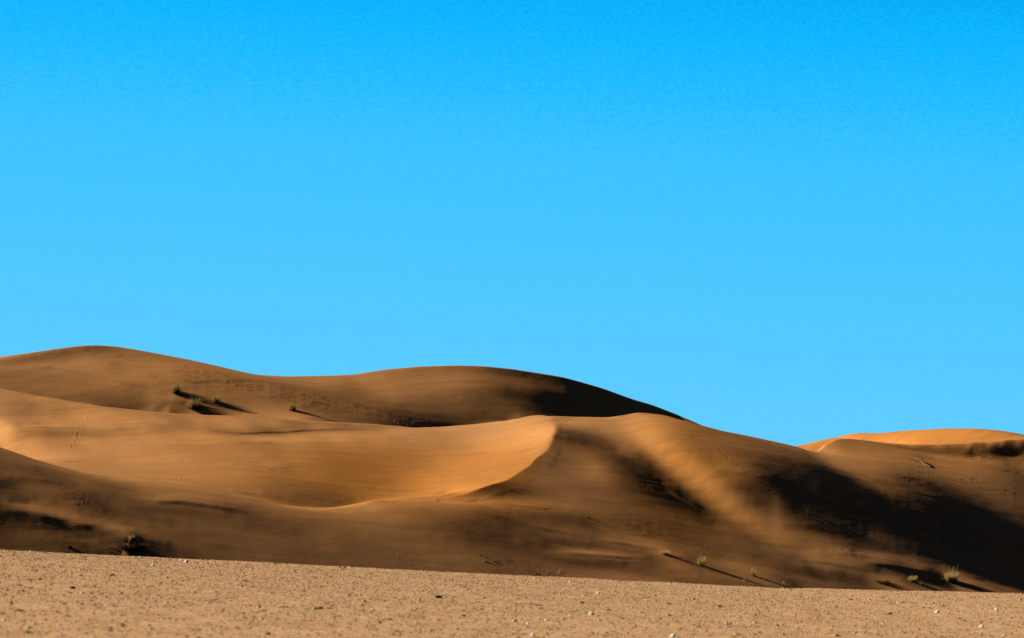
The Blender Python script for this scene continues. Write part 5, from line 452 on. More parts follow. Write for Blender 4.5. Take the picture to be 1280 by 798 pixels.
6,1,-2,5047,-3,0,1,5009,1,5003,-4,0,21,0,-5,5072,3,5003,-4,0,25,0,-4,5013,2,0,-12,0,2,5027,2,0,-2,5003,2,5005,-2,5047,3,5002,2,4,0,-1,5047,-3,5011,1,5003,-4,0,21,0,-5,5072,3,5003,-4,0,24,
0,-4,5013,3,0,-12,0,2,5027,1,0,-1,5003,2,5005,-4,5047,5,5002,2,4,5049,-3,5011,1,5003,-3,0,20,0,-5,5072,4,5003,-4,0,23,0,-4,5013,3,0,-12,0,2,5033,2,5005,-6,0,2,5045,6,0,-2,0,2,5041,2,5007,
-3,5011,1,5003,-3,0,20,0,-5,5072,4,5003,-4,0,22,0,-5,5013,4,0,-13,0,2,5033,2,5005,-6,3,2,5045,6,0,-1,0,3,5041,2,5007,-3,5011,1,5003,-3,0,20,0,-5,5072,4,5003,-3,0,22,-1,-6,-3,-1,5011,5,0,
-13,0,2,5033,2,5003,1,0,-6,4,4,5041,1,0,-1,0,6,0,-1,0,3,5049,-3,5011,1,5003,-3,0,20,0,-5,5072,4,5003,-3,0,21,-2,-7,-5,-3,-2,-1,5011,-14,0,3,5033,3,0,-1,0,2,0,-6,5,5,5041,1,0,
-1,0,6,0,-2,0,3,5049,-2,5011,1,5003,-3,0,20,0,-4,5072,4,5003,-3,0,20,0,-4,5003,-2,5011,-14,0,3,5033,3,0,-1,0,2,0,-8,0,6,5041,1,5003,7,0,-2,0,2,5049,-2,5011,2,5003,-3,0,20,0,-4,5072,
4,0,-1,0,-3,0,19,2,-1,4,2,1,-2,5011,-15,0,3,5033,4,5003,2,0,-7,4,5,5045,7,0,-2,0,1,5049,-2,5011,2,5003,-3,0,20,0,-4,5072,4,0,-2,0,-3,0,17,3,0,7,4,2,-2,5011,-15,0,3,5033,
4,5003,1,0,-7,2,3,5043,-1,0,7,0,-2,0,1,5049,-2,5011,2,5003,-3,0,20,0,-4,5072,3,0,-2,0,-3,0,15,2,-2,4,1,0,-4,5011,-16,0,3,5033,4,2,5004,-5,0,2,5043,-1,0,7,0,-2,5047,1,5003,-2,
5011,2,5003,-3,0,20,0,-4,5072,3,0,-2,0,-2,0,12,0,-3,0,-1,0,-3,0,-1,0,-1,0,-2,5005,-16,0,3,5031,-1,0,3,0,-1,5003,-3,5045,-2,0,7,0,-1,0,2,5049,-2,5011,2,5003,-3,0,20,0,-4,5072,3,
0,-1,0,-2,0,10,0,-4,2,0,3,0,3,2,4,2,4,5006,-17,0,2,5031,-2,0,2,-2,0,-2,5002,-2,5045,-2,0,7,5003,2,5044,-1,5004,-2,5011,2,5003,-3,0,20,0,-4,5072,3,0,-2,0,-2,0,9,0,-3,5002,2,
-2,2,0,2,0,2,5006,-18,0,2,5031,-2,-2,2,5002,-2,5002,-2,5045,-2,0,7,5003,2,5049,-2,5005,1,5005,2,5003,-3,0,20,0,-4,5072,3,0,-2,0,-2,0,7,0,-4,5003,-2,5005,-2,5005,-18,0,2,5031,-3,-3,5006,-2,5045,
-2,0,7,5003,2,5049,-2,5005,2,5003,-1,0,2,5003,-3,0,20,0,-4,5072,2,0,-2,0,-2,0,6,0,-4,5003,-3,0,-2,0,-2,0,-2,5005,-18,0,2,5031,-5,0,9,0,-1,5003,-2,5045,-2,0,6,5003,1,5049,-2,5005,2,5003,
-1,0,2,5003,-3,0,19,0,-4,5072,2,0,-3,0,-2,0,5,0,-3,5003,-2,0,-2,0,-2,0,-3,5005,-18,0,3,5030,-1,-5,2,13,0,-2,5003,-1,5045,-2,0,7,5003,1,5049,-2,5005,2,5003,-1,0,2,5003,-2,0,19,0,-4,
5072,2,0,-3,0,-2,0,5,0,-3,5003,-2,5002,2,5002,-3,5005,-18,0,3,5029,1,-2,-5,2,17,0,-4,5049,-1,0,7,5003,2,5049,-2,5005,1,5005,2,5003,-2,0,19,0,-4,5072,2,0,-2,0,-2,0,4,0,-4,5004,1,0,4,
5002,-3,5005,-17,0,3,5027,2,5003,-5,1,19,-2,-4,5049,-1,0,6,5003,2,5049,-3,5011,2,5003,-2,0,19,0,-4,5072,2,0,-2,0,-2,0,3,0,-3,5005,-2,0,-2,0,-3,5005,-17,0,3,5027,2,5003,-3,0,19,0,-3,5039,1,
5009,-1,0,6,5003,2,5049,-3,5007,-1,5003,2,5003,-2,0,19,0,-4,5074,-3,0,-3,0,2,0,-3,5005,-3,0,-3,0,-2,5005,-17,0,3,5027,2,5003,-2,0,10,5,5040,1,5009,-1,0,6,0,-1,5051,-4,5007,-1,5003,2,5003,-2,0,
19,0,-4,5074,-3,0,-3,0,1,0,-3,5002,2,4,2,-1,0,-2,5007,-17,0,3,5027,2,5003,-2,0,5,9,4,-3,-2,5037,1,5009,-2,0,6,0,-1,5047,-1,5003,-4,0,1,5005,-1,5003,2,5003,-3,0,19,0,-4,5074,-3,0,-2,
5003,-3,5003,3,1,5002,-1,5007,-17,0,3,5027,2,5006,4,2,-4,-3,5037,1,5009,-2,0,6,5053,-4,0,1,5005,-2,0,-1,0,2,5003,-3,0,20,0,-4,5074,-2,0,-2,5003,-3,5003,2,0,-2,0,-1,5007,-17,0,3,5027,1,5007,2,
0,-4,5037,1,5009,-2,0,6,5053,-4,0,1,5005,-2,0,-2,0,2,5003,-3,0,20,0,-4,5074,-2,0,-2,5003,-2,5002,-1,0,-1,-3,0,-2,5007,-17,0,3,5035,-3,0,-2,0,-2,5035,1,5009,-2,0,5,5053,-4,5007,-1,0,-1,0,
2,5003,-3,0,20,0,-4,5074,-2,0,-2,5003,-2,5003,2,0,-3,0,-2,5007,-17,0,3,5035,-3,4,3,-1,-3,5035,2,5005,1,5003,-2,0,4,0,-1,5051,-4,5007,-1,0,-1,0,2,5003,-3,0,20,0,-4,5074,-2,0,-2,5003,-1,5003,
3,0,-3,0,-1,5007,-17,0,3,5035,-1,0,2,-2,-2,5005,-2,5029,2,5005,2,5003,-2,0,4,0,-1,5051,-4,5007,-1,0,-1,0,2,5003,-3,0,20,0,-4,5074,-2,0,-2,5003,-1,5003,4,0,-2,0,-1,5007,-17,0,3,5037,3,5007,
-2,5029,2,5005,2,5003,-1,0,4,0,-1,5051,-4,5007,-1,0,-1,0,2,5003,-3,0,20,0,-4,5074,-3,0,-2,5005,1,0,3,0,-2,5009,-17,0,3,5038,-2,5002,-2,5003,-2,5029,2,5005,2,5004,2,5,5053,-4,5007,-1,5003,2,5003,-3,
0,20,0,-4,5074,-3,0,-2,5005,2,0,2,0,-2,5009,-16,0,3,5037,-2,0,4,-3,-2,5003,-1,5029,1,5005,2,5004,4,7,1,5052,-4,5007,-1,5003,2,5003,-3,0,21,0,-4,5074,-3,0,-3,5005,3,0,1,0,-2,5009,-16,0,3,
5035,1,5003,3,-3,-1,0,1,5031,1,5005,2,5003,2,8,10,2,5052,-5,5007,-1,5003,2,5003,-3,0,21,0,-4,5074,-3,0,-3,5003,1,0,3,0,3,0,-2,5009,-16,0,3,5033,-1,0,1,5003,2,0,-1,0,2,5031,1,5005,2,5005,
2,0,-1,5051,-5,5007,-1,5003,2,5003,-3,0,21,0,-4,5076,-3,0,-1,0,2,0,4,0,3,0,-2,5009,-17,0,3,5033,-1,5003,-2,0,2,-3,-1,3,0,-1,5036,2,5006,-2,-2,5051,-6,5011,2,5003,-3,0,22,0,-4,5076,-3,0,
-2,0,2,0,4,0,3,0,-2,5009,-17,0,3,5033,-1,5004,-1,2,-4,0,4,0,-3,5036,2,5003,-2,-3,-4,-4,-3,5050,-2,-7,5011,2,5003,-3,0,22,0,-4,5076,-2,0,-2,0,2,0,4,0,4,0,-2,5009,-17,0,3,5033,-1,
5004,-1,3,-2,0,5,-2,-2,-2,5011,-1,5015,-1,5007,2,5003,-2,-1,-2,-2,-2,5050,-1,-6,5011,2,5003,-3,0,22,0,-4,5076,-2,0,-3,0,3,0,5,0,5,0,-2,5009,-17,0,3,5039,1,0,-3,5003,-3,5011,-1,5015,-1,5007,3,
5059,-4,5011,2,5003,-3,0,22,0,-4,5076,-1,0,-3,0,2,0,5,0,6,0,-2,5009,-17,0,3,5040,-1,-2,0,6,2,5012,-1,5015,-1,5007,4,0,3,5,5056,-2,0,1,5009,2,5003,-3,0,22,0,-4,5078,-4,0,3,0,5,0,
6,0,-2,5009,-17,0,3,5042,-2,4,8,3,-2,5026,-1,5007,5,0,-2,5057,-1,5011,2,5003,-3,0,21,0,-4,5078,-5,0,3,0,5,0,6,0,-2,5009,-17,0,3,5044,6,8,-2,5026,-1,5007,7,5071,2,5003,-3,0,20,0,-4,5078,
-5,0,3,0,6,0,5,0,-2,5009,-17,0,3,5045,4,0,2,5025,-1,5007,8,5071,2,5003,-3,0,20,0,-4,5078,-6,0,3,0,5,0,5,0,-2,5009,-17,0,3,5046,4,2,4,0,-2,5030,10,5071,2,5003,-3,0,20,0,-4,5078,
-6,0,3,0,6,0,4,0,-2,5009,-17,0,3,5044,1,-2,0,6,7,0,-5,-2,-2,5020,-1,5007,10,5071,2,5003,-3,0,20,0,-4,5078,-7,0,3,0,6,0,3,0,-2,5009,-16,0,3,5047,4,8,-1,-3,-2,-3,-2,5019,-1,5007,
10,5071,2,5003,-3,0,20,0,-4,5078,-7,0,3,0,6,0,3,0,-2,5009,-16,0,3,5049,4,0,3,5021,-1,5007,9,5071,2,5003,-2,0,20,0,-4,5078,-8,0,3,0,6,0,2,0,-2,5009,-16,0,3,5048,2,0,5,7,6,1,
-3,-2,5009,1,5007,-1,5007,8,5071,2,5003,-2,0,20,0,-4,5078,-8,0,4,0,6,5002,-2,-2,5009,-16,0,3,5048,4,-3,0,18,12,2,-7,-3,0,-2,5015,-2,5007,6,5059,2,5011,2,5003,-2,0,20,0,-4,5078,-8,0,4,0,6,
5003,-2,5009,-15,0,3,5048,2,-2,1,2,9,2,-7,-3,0,-1,5015,-2,5007,4,5059,2,5005,-2,5005,2,5003,-2,0,20,0,-4,5078,-9,0,4,0,7,0,2,5011,-15,0,3,5051,3,0,-2,0,-4,5017,-2,5007,5,5059,2,5005,-2,5005,
1,5003,-2,0,20,0,-4,5078,-9,0,3,0,7,0,3,5011,-15,0,3,5052,3,2,-2,5002,3,0,-2,-3,-3,5005,-1,5005,-2,5006,5,10,3,5058,2,5003,1,0,-3,5005,1,5003,-3,0,20,0,-4,5078,-10,0,3,0,7,0,2,5011,
-15,0,3,5052,1,2,7,-5,-5,9,0,-5,-7,-5,-1,5003,-1,-2,5005,-2,5003,-2,-2,0,1,6,2,5058,1,5003,2,0,-2,5005,1,5003,-3,0,20,0,-4,5078,-10,0,4,0,7,0,1,5011,-15,0,2,5053,4,5002,2,0,2,-7,
-6,-6,-2,-2,-2,0,-1,-2,5005,-2,5003,-3,-2,5002,2,2,5058,1,5003,2,0,-2,5009,-3,0,20,0,-4,5078,-11,0,4,0,7,5015,2,5053,2,0,-2,0,5,0,-7,0,-4,5011,-2,5003,-3,5067,2,0,-2,5009,-3,0,20,0,-4,
5078,-11,0,4,0,7,5015,2,5055,-2,-2,-1,5002,5,0,4,4,4,4,3,2,2,2,1,1,1,0,2,2,2,-2,0,-2,5065,2,0,-2,5009,-3,0,20,0,-4,5078,-11,0,3,0,7,5015,2,5056,-2,-2,-1,-2,2,5,10,11,
11,10,9,7,6,5,4,3,3,0,2,5002,-3,0,-4,-2,5064,2,0,-2,5009,-3,0,20,0,-5,5078,-12,0,3,0,7,5015,3,5053,1,5008,4,5,4,4,3,2,2,2,2,2,2,5004,-3,0,-4,0,2,5063,2,0,-2,5009,-3,
0,20,0,-5,5078,-12,0,4,0,8,5015,3,5053,2,5007,-2,5015,-3,0,-4,0,3,5063,2,0,-3,5009,-3,0,20,0,-5,5078,-11,0,4,0,8,5015,3,5015,1,5035,-1,0,2,5005,-1,0,-3,-2,-2,-2,-3,-3,-3,-2,-2,-1,0,
-1,-2,5003,-3,0,-4,0,3,5063,2,0,-3,5009,-2,0,20,0,-4,5078,-11,0,4,0,8,5015,3,5015,2,5035,-1,0,1,5007,-3,-2,-1,-2,-2,-2,-3,-2,-1,-2,-1,-1,-2,5003,-4,0,-4,0,3,5063,2,0,-3,5009,-3,0,20,
0,-4,5078,-11,0,4,0,8,5015,3,5015,3,5035,-1,0,1,5007,-1,5004,-1,-1,5005,-2,5003,-4,0,-3,0,2,5063,2,0,-3,5009,-3,0,19,0,-4,5078,-11,0,3,0,8,5015,3,5003,1,5011,3,5005,1,5029,-1,5021,-1,0,1,0,
-4,0,-4,0,2,5063,2,0,-3,5009,-3,0,18,0,-4,5078,-11,0,3,0,8,5015,3,5003,1,5011,4,5005,1,5029,-2,5023,2,0,-5,0,-4,0,2,5063,2,0,-2,5005,2,5003,-3,0,17,0,-4,5078,-11,0,3,0,8,5015,3,5003,
2,5011,4,5035,-2,5023,2,0,-5,0,-4,0,2,5063,2,0,-2,5005,2,1,1,2,-2,0,17,0,-4,5078,-11,0,2,0,8,5015,3,5003,2,5011,4,5035,-2,5023,3,0,-4,0,-4,0,1,5063,2,0,-2,5005,3,5003,-3,0,17,0,
-4,5078,-11,0,2,0,8,5015,3,5003,2,5011,4,5035,-2,5005,1,5017,2,0,-3,0,-3,5065,2,0,-2,5005,2,5003,-3,0,17,0,-4,5078,-10,0,2,0,8,0,-1,5013,3,5003,1,5011,4,5035,-2,5005,1,5017,2,0,-3,0,-3,5065,
2,0,-2,5005,2,0,-2,0,-3,0,17,0,-4,5078,-10,0,2,0,8,0,-2,5013,3,5003,1,5011,4,5035,-2,5005,1,5017,2,0,-3,0,-3,5065,2,0,-2,5005,2,0,-2,0,-3,0,17,0,-4,5078,-9,0,2,0,8,0,-2,5013,
3,5015,4,5005,1,5029,-2,5005,1,5011,-1,5005,1,0,-2,0,-3,5065,2,0,-2,5005,2,0,-2,0,-3,0,17,0,-4,5078,-9,0,2,0,8,0,-2,5013,3,5015,5,5003,-1,0,2,5029,-1,5017,-1,5005,1,0,-3,0,-3,5065,2,0,
-2,5005,2,0,-1,0,-3,0,17,0,-4,5078,-9,0,2,0,8,0,-2,5013,3,5015,4,5003,-1,0,2,5029,-1,5017,-1,5005,2,0,-3,0,-3,5065,2,0,-2,5005,2,0,-1,0,-3,0,18,0,-4,5078,-9,0,2,0,8,0,-2,5013,
3,5015,4,5003,-1,0,2,5029,-1,5017,-1,5005,2,0,-3,0,-3,5065,2,0,-2,5005,2,0,-1,0,-3,0,18,0,-4,5078,-9,0,2,0,8,0,-2,5013,2,5015,4,5003,-1,0,3,5029,-1,5017,-1,5005,2,0,-3,0,-3,5065,2,0,
-2,5005,2,0,-1,0,-3,0,18,0,-4,5078,-9,0,2,0,8,0,-2,5013,2,5015,4,5003,-1,0,3,5047,-1,5005,2,0,-4,0,-3,5065,2,0,-2,5005,1,0,-1,0,-3,0,18,0,-4,5078,-9,0,2,0,8,0,-2,5013,2,5015,
4,5003,-1,0,3,5047,-2,5005,2,0,-4,0,-3,5065,2,0,-2,5007,-1,0,-3,0,18,0,-4,5078,-9,0,1,0,8,0,-2,5013,3,5015,4,5003,-2,0,3,5047,-1,5005,3,0,-3,0,-2,5065,3,0,-3,5007,-1,0,-3,0,18,0,
-4,5078,-9,0,1,0,7,0,-2,5013,3,5003,1,5011,4,5003,-2,0,3,5053,2,0,-2,0,-2,5065,3,0,-4,5007,-1,0,-3,0,17,0,-4,5078,-9,0,1,0,7,0,-2,5013,3,5003,1,5011,4,5003,-2,0,3,5053,2,0,-2,0,
-2,5065,3,0,-4,5007,-1,0,-3,0,16,0,-4,0,-2,5076,-9,0,2,0,7,0,-2,5013,3,5015,3,5003,-2,0,3,5051,-1,0,2,0,-3,0,-2,5065,3,0,-4,0,2,5005,-1,0,-3,0,15,0,-4,0,-2,5076,-8,0,2,0,
7,0,-3,5013,3,5015,3,5003,-2,0,3,5051,-1,0,1,0,-3,0,-3,5065,3,0,-4,0,2,5005,-1,0,-3,0,15,0,-4,0,-2,5076,-8,0,2,0,7,0,-3,5013,3,5015,2,5003,-2,0,3,5051,-1,0,1,0,-4,0,-3,5065,
2,0,-4,5002,1,5004,-1,0,-3,0,14,0,-3,0,-2,5076,-8,0,2,0,7,0,-3,5013,3,5015,2,5003,-2,0,3,5053,1,0,-4,0,-4,5065,2,0,-4,5005,1,0,-1,0,-2,0,13,0,-3,0,-2,5076,-8,0,2,0,7,0,
-3,5013,2,5015,2,5003,-2,0,3,5049,-1,0,-1,5003,-4,0,-4,5065,2,0,-4,5002,-3,3,2,1,0,-1,0,-2,0,12,0,-3,0,-2,5076,-8,0,2,0,7,0,-3,5013,2,5015,2,5003,-2,0,3,5049,-1,0,-2,5003,-5,0,-4,
5067,-4,-1,-1,-3,3,4,2,0,-2,0,-2,0,12,0,-3,0,-2,5076,-8,0,2,0,7,0,-2,5013,2,5015,1,0,1,0,-2,0,3,5051,-2,5003,-5,0,-4,5067,-3,5002,-1,0,5,4,1,-2,0,-2,0,11,0,-3,0,-2,5076,
-8,0,1,0,7,0,-2,5031,1,0,-2,0,3,5047,2,5003,-2,5003,-5,0,-4,5067,-3,5003,-3,0,7,0,-3,0,-2,0,11,0,-3,0,-2,5076,-8,0,1,0,7,0,-2,5031,1,0,-2,0,3,5047,2,5003,-1,5003,-6,0,-5,5069,
1,1,0,2,5,0,-2,0,-2,0,10,0,-3,0,-2,5076,-8,5003,7,0,-2,5031,1,0,-2,0,3,5047,2,5003,-1,5003,-6,0,-6,5069,1,5002,2,-2,0,-1,0,-3,0,11,0,-4,0,-2,5076,-9,5003,7,0,-2,5031,1,0,-2,
0,3,5041,-1,5005,2,5003,-1,5003,-7,0,-6,0,-1,5072,2,-1,0,-3,0,11,0,-4,0,-2,5076,-9,5003,7,0,-2,5031,2,0,-2,0,3,5041,-2,5005,2,5005,1,0,-7,0,-6,0,-1,5071,-3,5003,-4,0,13,0,-4,0,-2,5076,
-8,5003,7,0,-2,5031,1,0,-1,0,3,5041,-3,5005,3,5005,2,0,-6,0,-6,0,-1,5071,-3,-1,0,-2,-5,0,14,0,-4,0,-2,5076,-8,5003,7,0,-2,5031,1,5003,3,5041,-4,-1,5004,2,5005,2,0,-5,2,-5,0,-1,5071,-2,
2,0,-3,-5,0,16,0,-4,0,-2,5076,-8,5003,7,0,-2,5035,2,5037,2,5003,-4,-1,5002,-2,0,2,5005,2,0,-6,0,-5,0,-1,5073,-2,-3,-6,0,18,0,-4,0,-1,5076,-8,5003,6,0,-2,5035,2,5037,1,5003,-2,5003,-2,0,
2,5005,3,0,-7,0,-5,5075,-3,0,-7,0,19,0,-4,5078,-8,5003,6,0,-2,5035,2,5038,-1,5006,-2,0,2,5005,3,0,-7,-1,-5,5074,1,-2,2,-6,0,20,0,-4,5078,-8,5003,6,0,-2,5035,2,5038,-2,5006,-1,0,2,5005,3,
0,-7,-2,-5,5074,2,3,5,-5,0,19,0,-3,5078,-8,5003,6,0,-2,5035,2,5038,-2,5008,2,5005,3,0,-6,-2,-4,5073,2,2,2,3,-3,0,16,0,-3,5078,-8,5003,7,0,-2,5035,2,5035,-1,5011,2,5003,-1,0,2,0,-4,0,
-3,5073,2,5005,14,0,-3,5078,-8,5003,7,0,-2,5035,2,5035,-3,5005,2,5005,2,5005,2,0,-3,0,-2,5073,2,5005,11,0,-3,5076,1,0,-8,5003,7,0,-2,5035,2,5035,-3,5005,2,5005,2,5005,1,0,-3,0,-2,5073,2,0,2,0,
2,-1,9,0,-2,5078,-8,0,1,0,7,0,-2,5035,3,5035,-3,5005,2,5005,2,5005,2,0,-3,0,-3,5073,1,0,2,0,2,-2,7,0,-2,5078,-8,0,1,0,7,0,-2,5035,3,5035,-2,5005,2,5005,1,5005,2,0,-2,0,-3,5077,
4,0,5,0,-1,5078,-8,0,1,0,7,0,-2,5035,3,5041,2,5011,2,0,-3,-1,-4,5076,-2,5,0,3,0,-1,5078,-8,0,1,0,7,0,-2,5029,-1,5005,3,5041,2,5011,3,1,-2,0,-3,5076,-4,6,0,1,0,-2,5078,-7,0,
1,0,7,0,-2,5029,-2,5005,2,5029,-2,5011,2,5011,3,0,-3,0,-3,5073,-1,0,1,-4,7,5003,-2,5078,-7,0,1,0,7,0,-2,5029,-2,5005,2,5029,-2,0,1,5003,2,0,-1,5003,2,5011,2,0,-3,0,-3,5073,-2,0,4,0,
7,5003,-1,5078,-7,0,1,0,7,0,-2,5029,-2,5005,2,5029,-3,5005,4,5003,-1,0,2,5013,-3,0,-3,5073,-3,-5,-6,3,5,0,2,5080,-7,5003,7,0,-2,5029,-2,5005,2,5029,-4,5005,4,5005,2,5013,-3,0,-2,5072,-2,-5,-10,-12,
3,0,-2,5,2,5079,-7,5003,7,0,-2,5029,-2,5005,2,5029,-4,5005,4,5005,2,5013,-3,0,-2,5074,-5,-10,0,-6,0,5,0,-1,5078,-7,5003,7,0,-2,5029,-2,5005,2,5029,-4,5005,3,5005,1,5013,-3,0,-2,5073,2,0,-6,0,-5,
0,4,0,-2,5078,-7,0,1,0,7,0,-2,5029,-2,5005,2,5005,-1,5023,-5,5003,1,0,3,5005,2,5013,-2,0,-2,5073,4,3,2,-4,-5,0,2,0,-1,1,5077,-7,0,2,0,7,0,-2,5029,-2,5005,2,5005,-1,5023,-5,5005,2,5005,
2,5013,-2,0,-2,5073,3,0,3,-4,-5,5004,3,5077,-7,0,2,0,7,0,-2,5029,-2,5005,2,5005,-1,5023,-4,5011,2,5005,1,5007,-2,0,-2,5073,1,0,2,-2,-3,5082,-8,0,2,0,7,0,-1,5029,-1,5005,1,5005,-1,5021,2,0,
-3,5011,1,5005,2,5007,-1,0,-2,5160,-8,0,2,0,7,0,-1,5041,-1,5021,1,5019,2,5003,-1,5003,-1,0,-2,5074,-2,5085,-8,0,2,0,7,0,-2,5083,2,5003,-1,5003,-2,0,-2,5071,-2,0,2,-2,5085,-8,0,2,0,7,0,-2,
5065,1,5017,2,5003,-1,5003,-2,0,-2,5071,-2,0,4,-2,5085,-8,0,2,0,7,0,-2,5019,1,5035,1,5009,3,5017,2,0,-1,0,-1,5003,-2,0,-2,5071,-1,0,5,0,2,5084,-8,0,2,0,7,0,-2,5019,1,5039,-1,5005,5,5017,
2,0,-1,0,-1,5003,-2,0,-2,5071,-3,-3,0,-3,-5,-3,-1,5082,-7,0,2,0,7,0,-2,5019,1,5039,-2,0,-2,5003,6,5017,2,0,-1,0,-1,5003,-1,0,-2,5071,-3,-3,-3,-12,-10,-5,-2,5082,-7,0,2,0,7,0,-2,5019,
1,5039,-3,0,-2,5003,6,5017,2,5007,-1,0,-2,5071,-1,0,2,-5,-4,-2,5083,-7,0,2,0,7,0,-2,5019,1,5011,-1,5021,-1,5005,-3,5005,5,5017,2,5007,-2,0,-2,5158,1,0,-7,0,2,0,7,0,-2,5019,1,5011,-1,5021,-2,
5005,-5,5005,5,0,-2,5003,1,5011,2,5003,-1,5003,-2,0,-2,5160,-8,0,2,0,7,0,-2,5019,1,5009,1,0,-1,5021,-1,5005,-5,5005,4,0,-1,5003,1,5011,2,5003,-1,5002,-1,-2,0,-1,5160,-8,0,2,0,7,0,-2,5019,1,5009,
2,0,-1,5021,-1,0,1,0,1,0,-5,5005,3,5005,1,5011,2,5003,-1,5003,-2,5162,-8,0,2,0,7,0,-2,5019,2,5009,2,0,-2,5021,-1,0,2,0,2,0,-5,5003,-1,0,2,5005,1,5011,2,5003,-1,0,1,0,-3,0,-1,5160,
-8,0,2,0,7,0,-2,5019,2,0,1,5007,2,0,-1,5021,-1,0,2,0,2,0,-3,5003,-1,0,1,5005,1,5011,1,5003,-2,0,2,0,-3,0,-1,5160,-8,0,2,0,7,0,-2,5021,1,5007,2,0,-1,5021,-1,0,2,0,2,0,
-3,5003,-1,5019,1,5003,-2,0,2,0,-2,0,-2,5160,-7,0,2,0,7,0,-2,5021,2,5007,2,5023,-1,0,2,0,2,0,-2,5003,-1,5019,1,5003,-2,0,2,0,-2,0,-2,5160,-8,0,2,0,7,0,-2,5021,2,5007,2,5023,-2,0,
2,0,2,0,-1,5003,-1,0,1,5021,-2,0,2,0,-2,0,-2,5160,-8,0,2,0,7,0,-2,5021,2,5007,2,5023,-2,0,2,0,2,5005,-1,0,1,5021,-1,0,2,0,-2,0,-2,5160,-8,0,2,0,7,0,-2,5021,2,5007,3,5023,
-2,0,1,0,2,5007,1,5023,2,0,-1,0,-2,5160,-8,0,2,0,7,0,-2,5021,2,5007,3,5023,-2,5003,2,0,1,5005,2,5023,1,0,-2,0,-2,5160,-8,0,2,0,7,0,-2,5021,2,5007,3,5023,-2,5003,2,5007,2,5023,1,0,
-2,0,-2,5160,-8,0,2,0,7,0,-2,5021,2,5003,-2,5003,2,5009,1,5013,-3,5003,2,0,1,5005,2,5025,-2,0,-2,5160,-8,0,2,0,7,0,-1,5021,2,5003,-1,5003,2,5023,-3,5003,1,5007,2,5025,-2,0,-2,5160,-8,0,2,0,
7,0,-1,5021,3,5003,-1,5003,2,5023,-2,5011,2,5025,-2,0,-2,5160,-8,0,2,0,7,0,-1,5021,3,5003,-1,5003,3,5023,-2,5011,3,5025,-2,0,-2,5160,-8,0,2,0,7,0,-1,5021,3,5003,-1,5003,3,5005,-1,5017,-2,5011,3,5025,
-2,0,-2,5160,-8,0,3,0,7,0,-2,5025,-2,5003,3,5005,-1,5017,-2,5011,3,5025,-2,0,-2,5160,-8,0,3,0,7,0,-2,5025,-2,5003,3,0,-1,5003,-1,5017,-1,5011,3,5025,-2,0,-2,5160,-8,0,3,0,7,0,-2,5025,-2,5003,
3,5009,1,5025,3,5025,-2,0,-2,5160,-8,0,3,0,7,0,-2,5025,-2,5003,3,5009,1,5025,2,5025,-2,0,-3,5160,-8,0,3,0,7,0,-2,5025,-2,5003,3,5035,2,5025,-2,0,-3,5160,-8,0,3,0,7,0,-2,5025,-2,5003,3,0,
-1,5015,-1,5017,2,5025,-3,0,-3,5160,-9,0,3,0,8,0,-2,5025,-2,5003,3,0,-1,5015,-2,5005,1,5011,2,5025,-3,0,-3,5160,-9,0,3,0,8,0,-2,5025,-2,5003,3,5017,-2,5005,1,5011,2,5025,-3,0,-3,0,1,5158,-9,0,
3,0,8,0,-2,5025,-1,5003,3,5005,-1,5011,-3,5005,1,5011,2,5025,-3,0,-3,0,2,5158,-9,0,3,0,8,0,-1,5029,3,5005,-2,5011,-3,5005,1,5011,2,5025,-3,0,-3,0,2,5158,-9,0,3,0,7,0,-1,5025,-2,5003,4,5005,
-2,5011,-3,5005,1,5011,2,5025,-3,0,-3,0,2,5158,-8,0,3,0,8,0,-1,5029,3,5005,-2,5011,-3,5005,2,5011,2,5025,-3,0,-3,0,2,5158,-8,0,3,0,8,0,-1,5029,3,5005,-1,5011,-4,5005,1,5011,2,5025,-3,0,-3,0,
2,5158,-8,0,3,0,8,0,-1,5029,3,5017,-4,5005,1,5011,2,5025,-3,0,-3,0,2,5089,-4,5003,-2,0,3,-2,-3,-1,5059,-8,0,3,0,7,0,-1,5029,3,5017,-4,5017,1,5011,1,5013,-3,0,-3,0,2,5089,-4,5003,-2,0,4,
0,-2,5058,2,0,-8,0,3,0,7,0,-1,5029,2,5017,-4,5017,1,5025,-3,0,-3,0,2,5088,1,-4,5002,-1,-3,0,2,-2,-3,-2,5057,1,0,-8,0,3,0,7,0,-1,5029,2,5017,-4,5043,-3,0,-3,0,2,5087,4,3,-2,3,
0,-3,-4,0,2,-2,-3,-2,5059,-7,0,3,0,7,0,-1,5025,-1,5003,2,5017,-4,5043,-3,0,-2,0,2,5087,4,3,-2,3,0,-2,-5,0,3,0,-2,-1,5059,-7,0,3,0,7,0,-1,5047,-4,5023,1,5019,-2,5003,1,5087,1,0,
-5,0,-5,0,-5,0,4,5060,1,0,-7,0,3,0,7,0,-1,5023,3,2,0,1,5014,2,0,1,5003,-4,5023,1,5023,2,5085,2,5002,-2,-7,5003,-5,0,5,0,-2,-1,5059,-6,0,3,0,7,0,-1,5023,2,5017,2,5005,-3,5023,1,
5021,1,2,2,2,2,2,5082,3,5002,-2,-7,0,1,0,-4,0,5,0,-2,-2,5059,-6,0,3,0,7,0,-1,5035,-1,5005,2,5005,-3,5023,1,5021,1,2,3,2,2,3,3,3,5079,3,4,5002,-1,-6,5003,-4,0,5,0,-2,5060,-6,
0,3,0,7,0,-1,5041,1,5005,-3,5005,-1,5011,1,5005,1,5017,1,5005,2,5005,-2,5079,2,0,1,0,-5,5003,-4,0,5,0,-1,5060,-6,0,3,0,7,0,-1,5029,2,5011,1,5005,-2,5005,-1,5017,1,5017,1,5003,-2,-2,0,-3,-5,
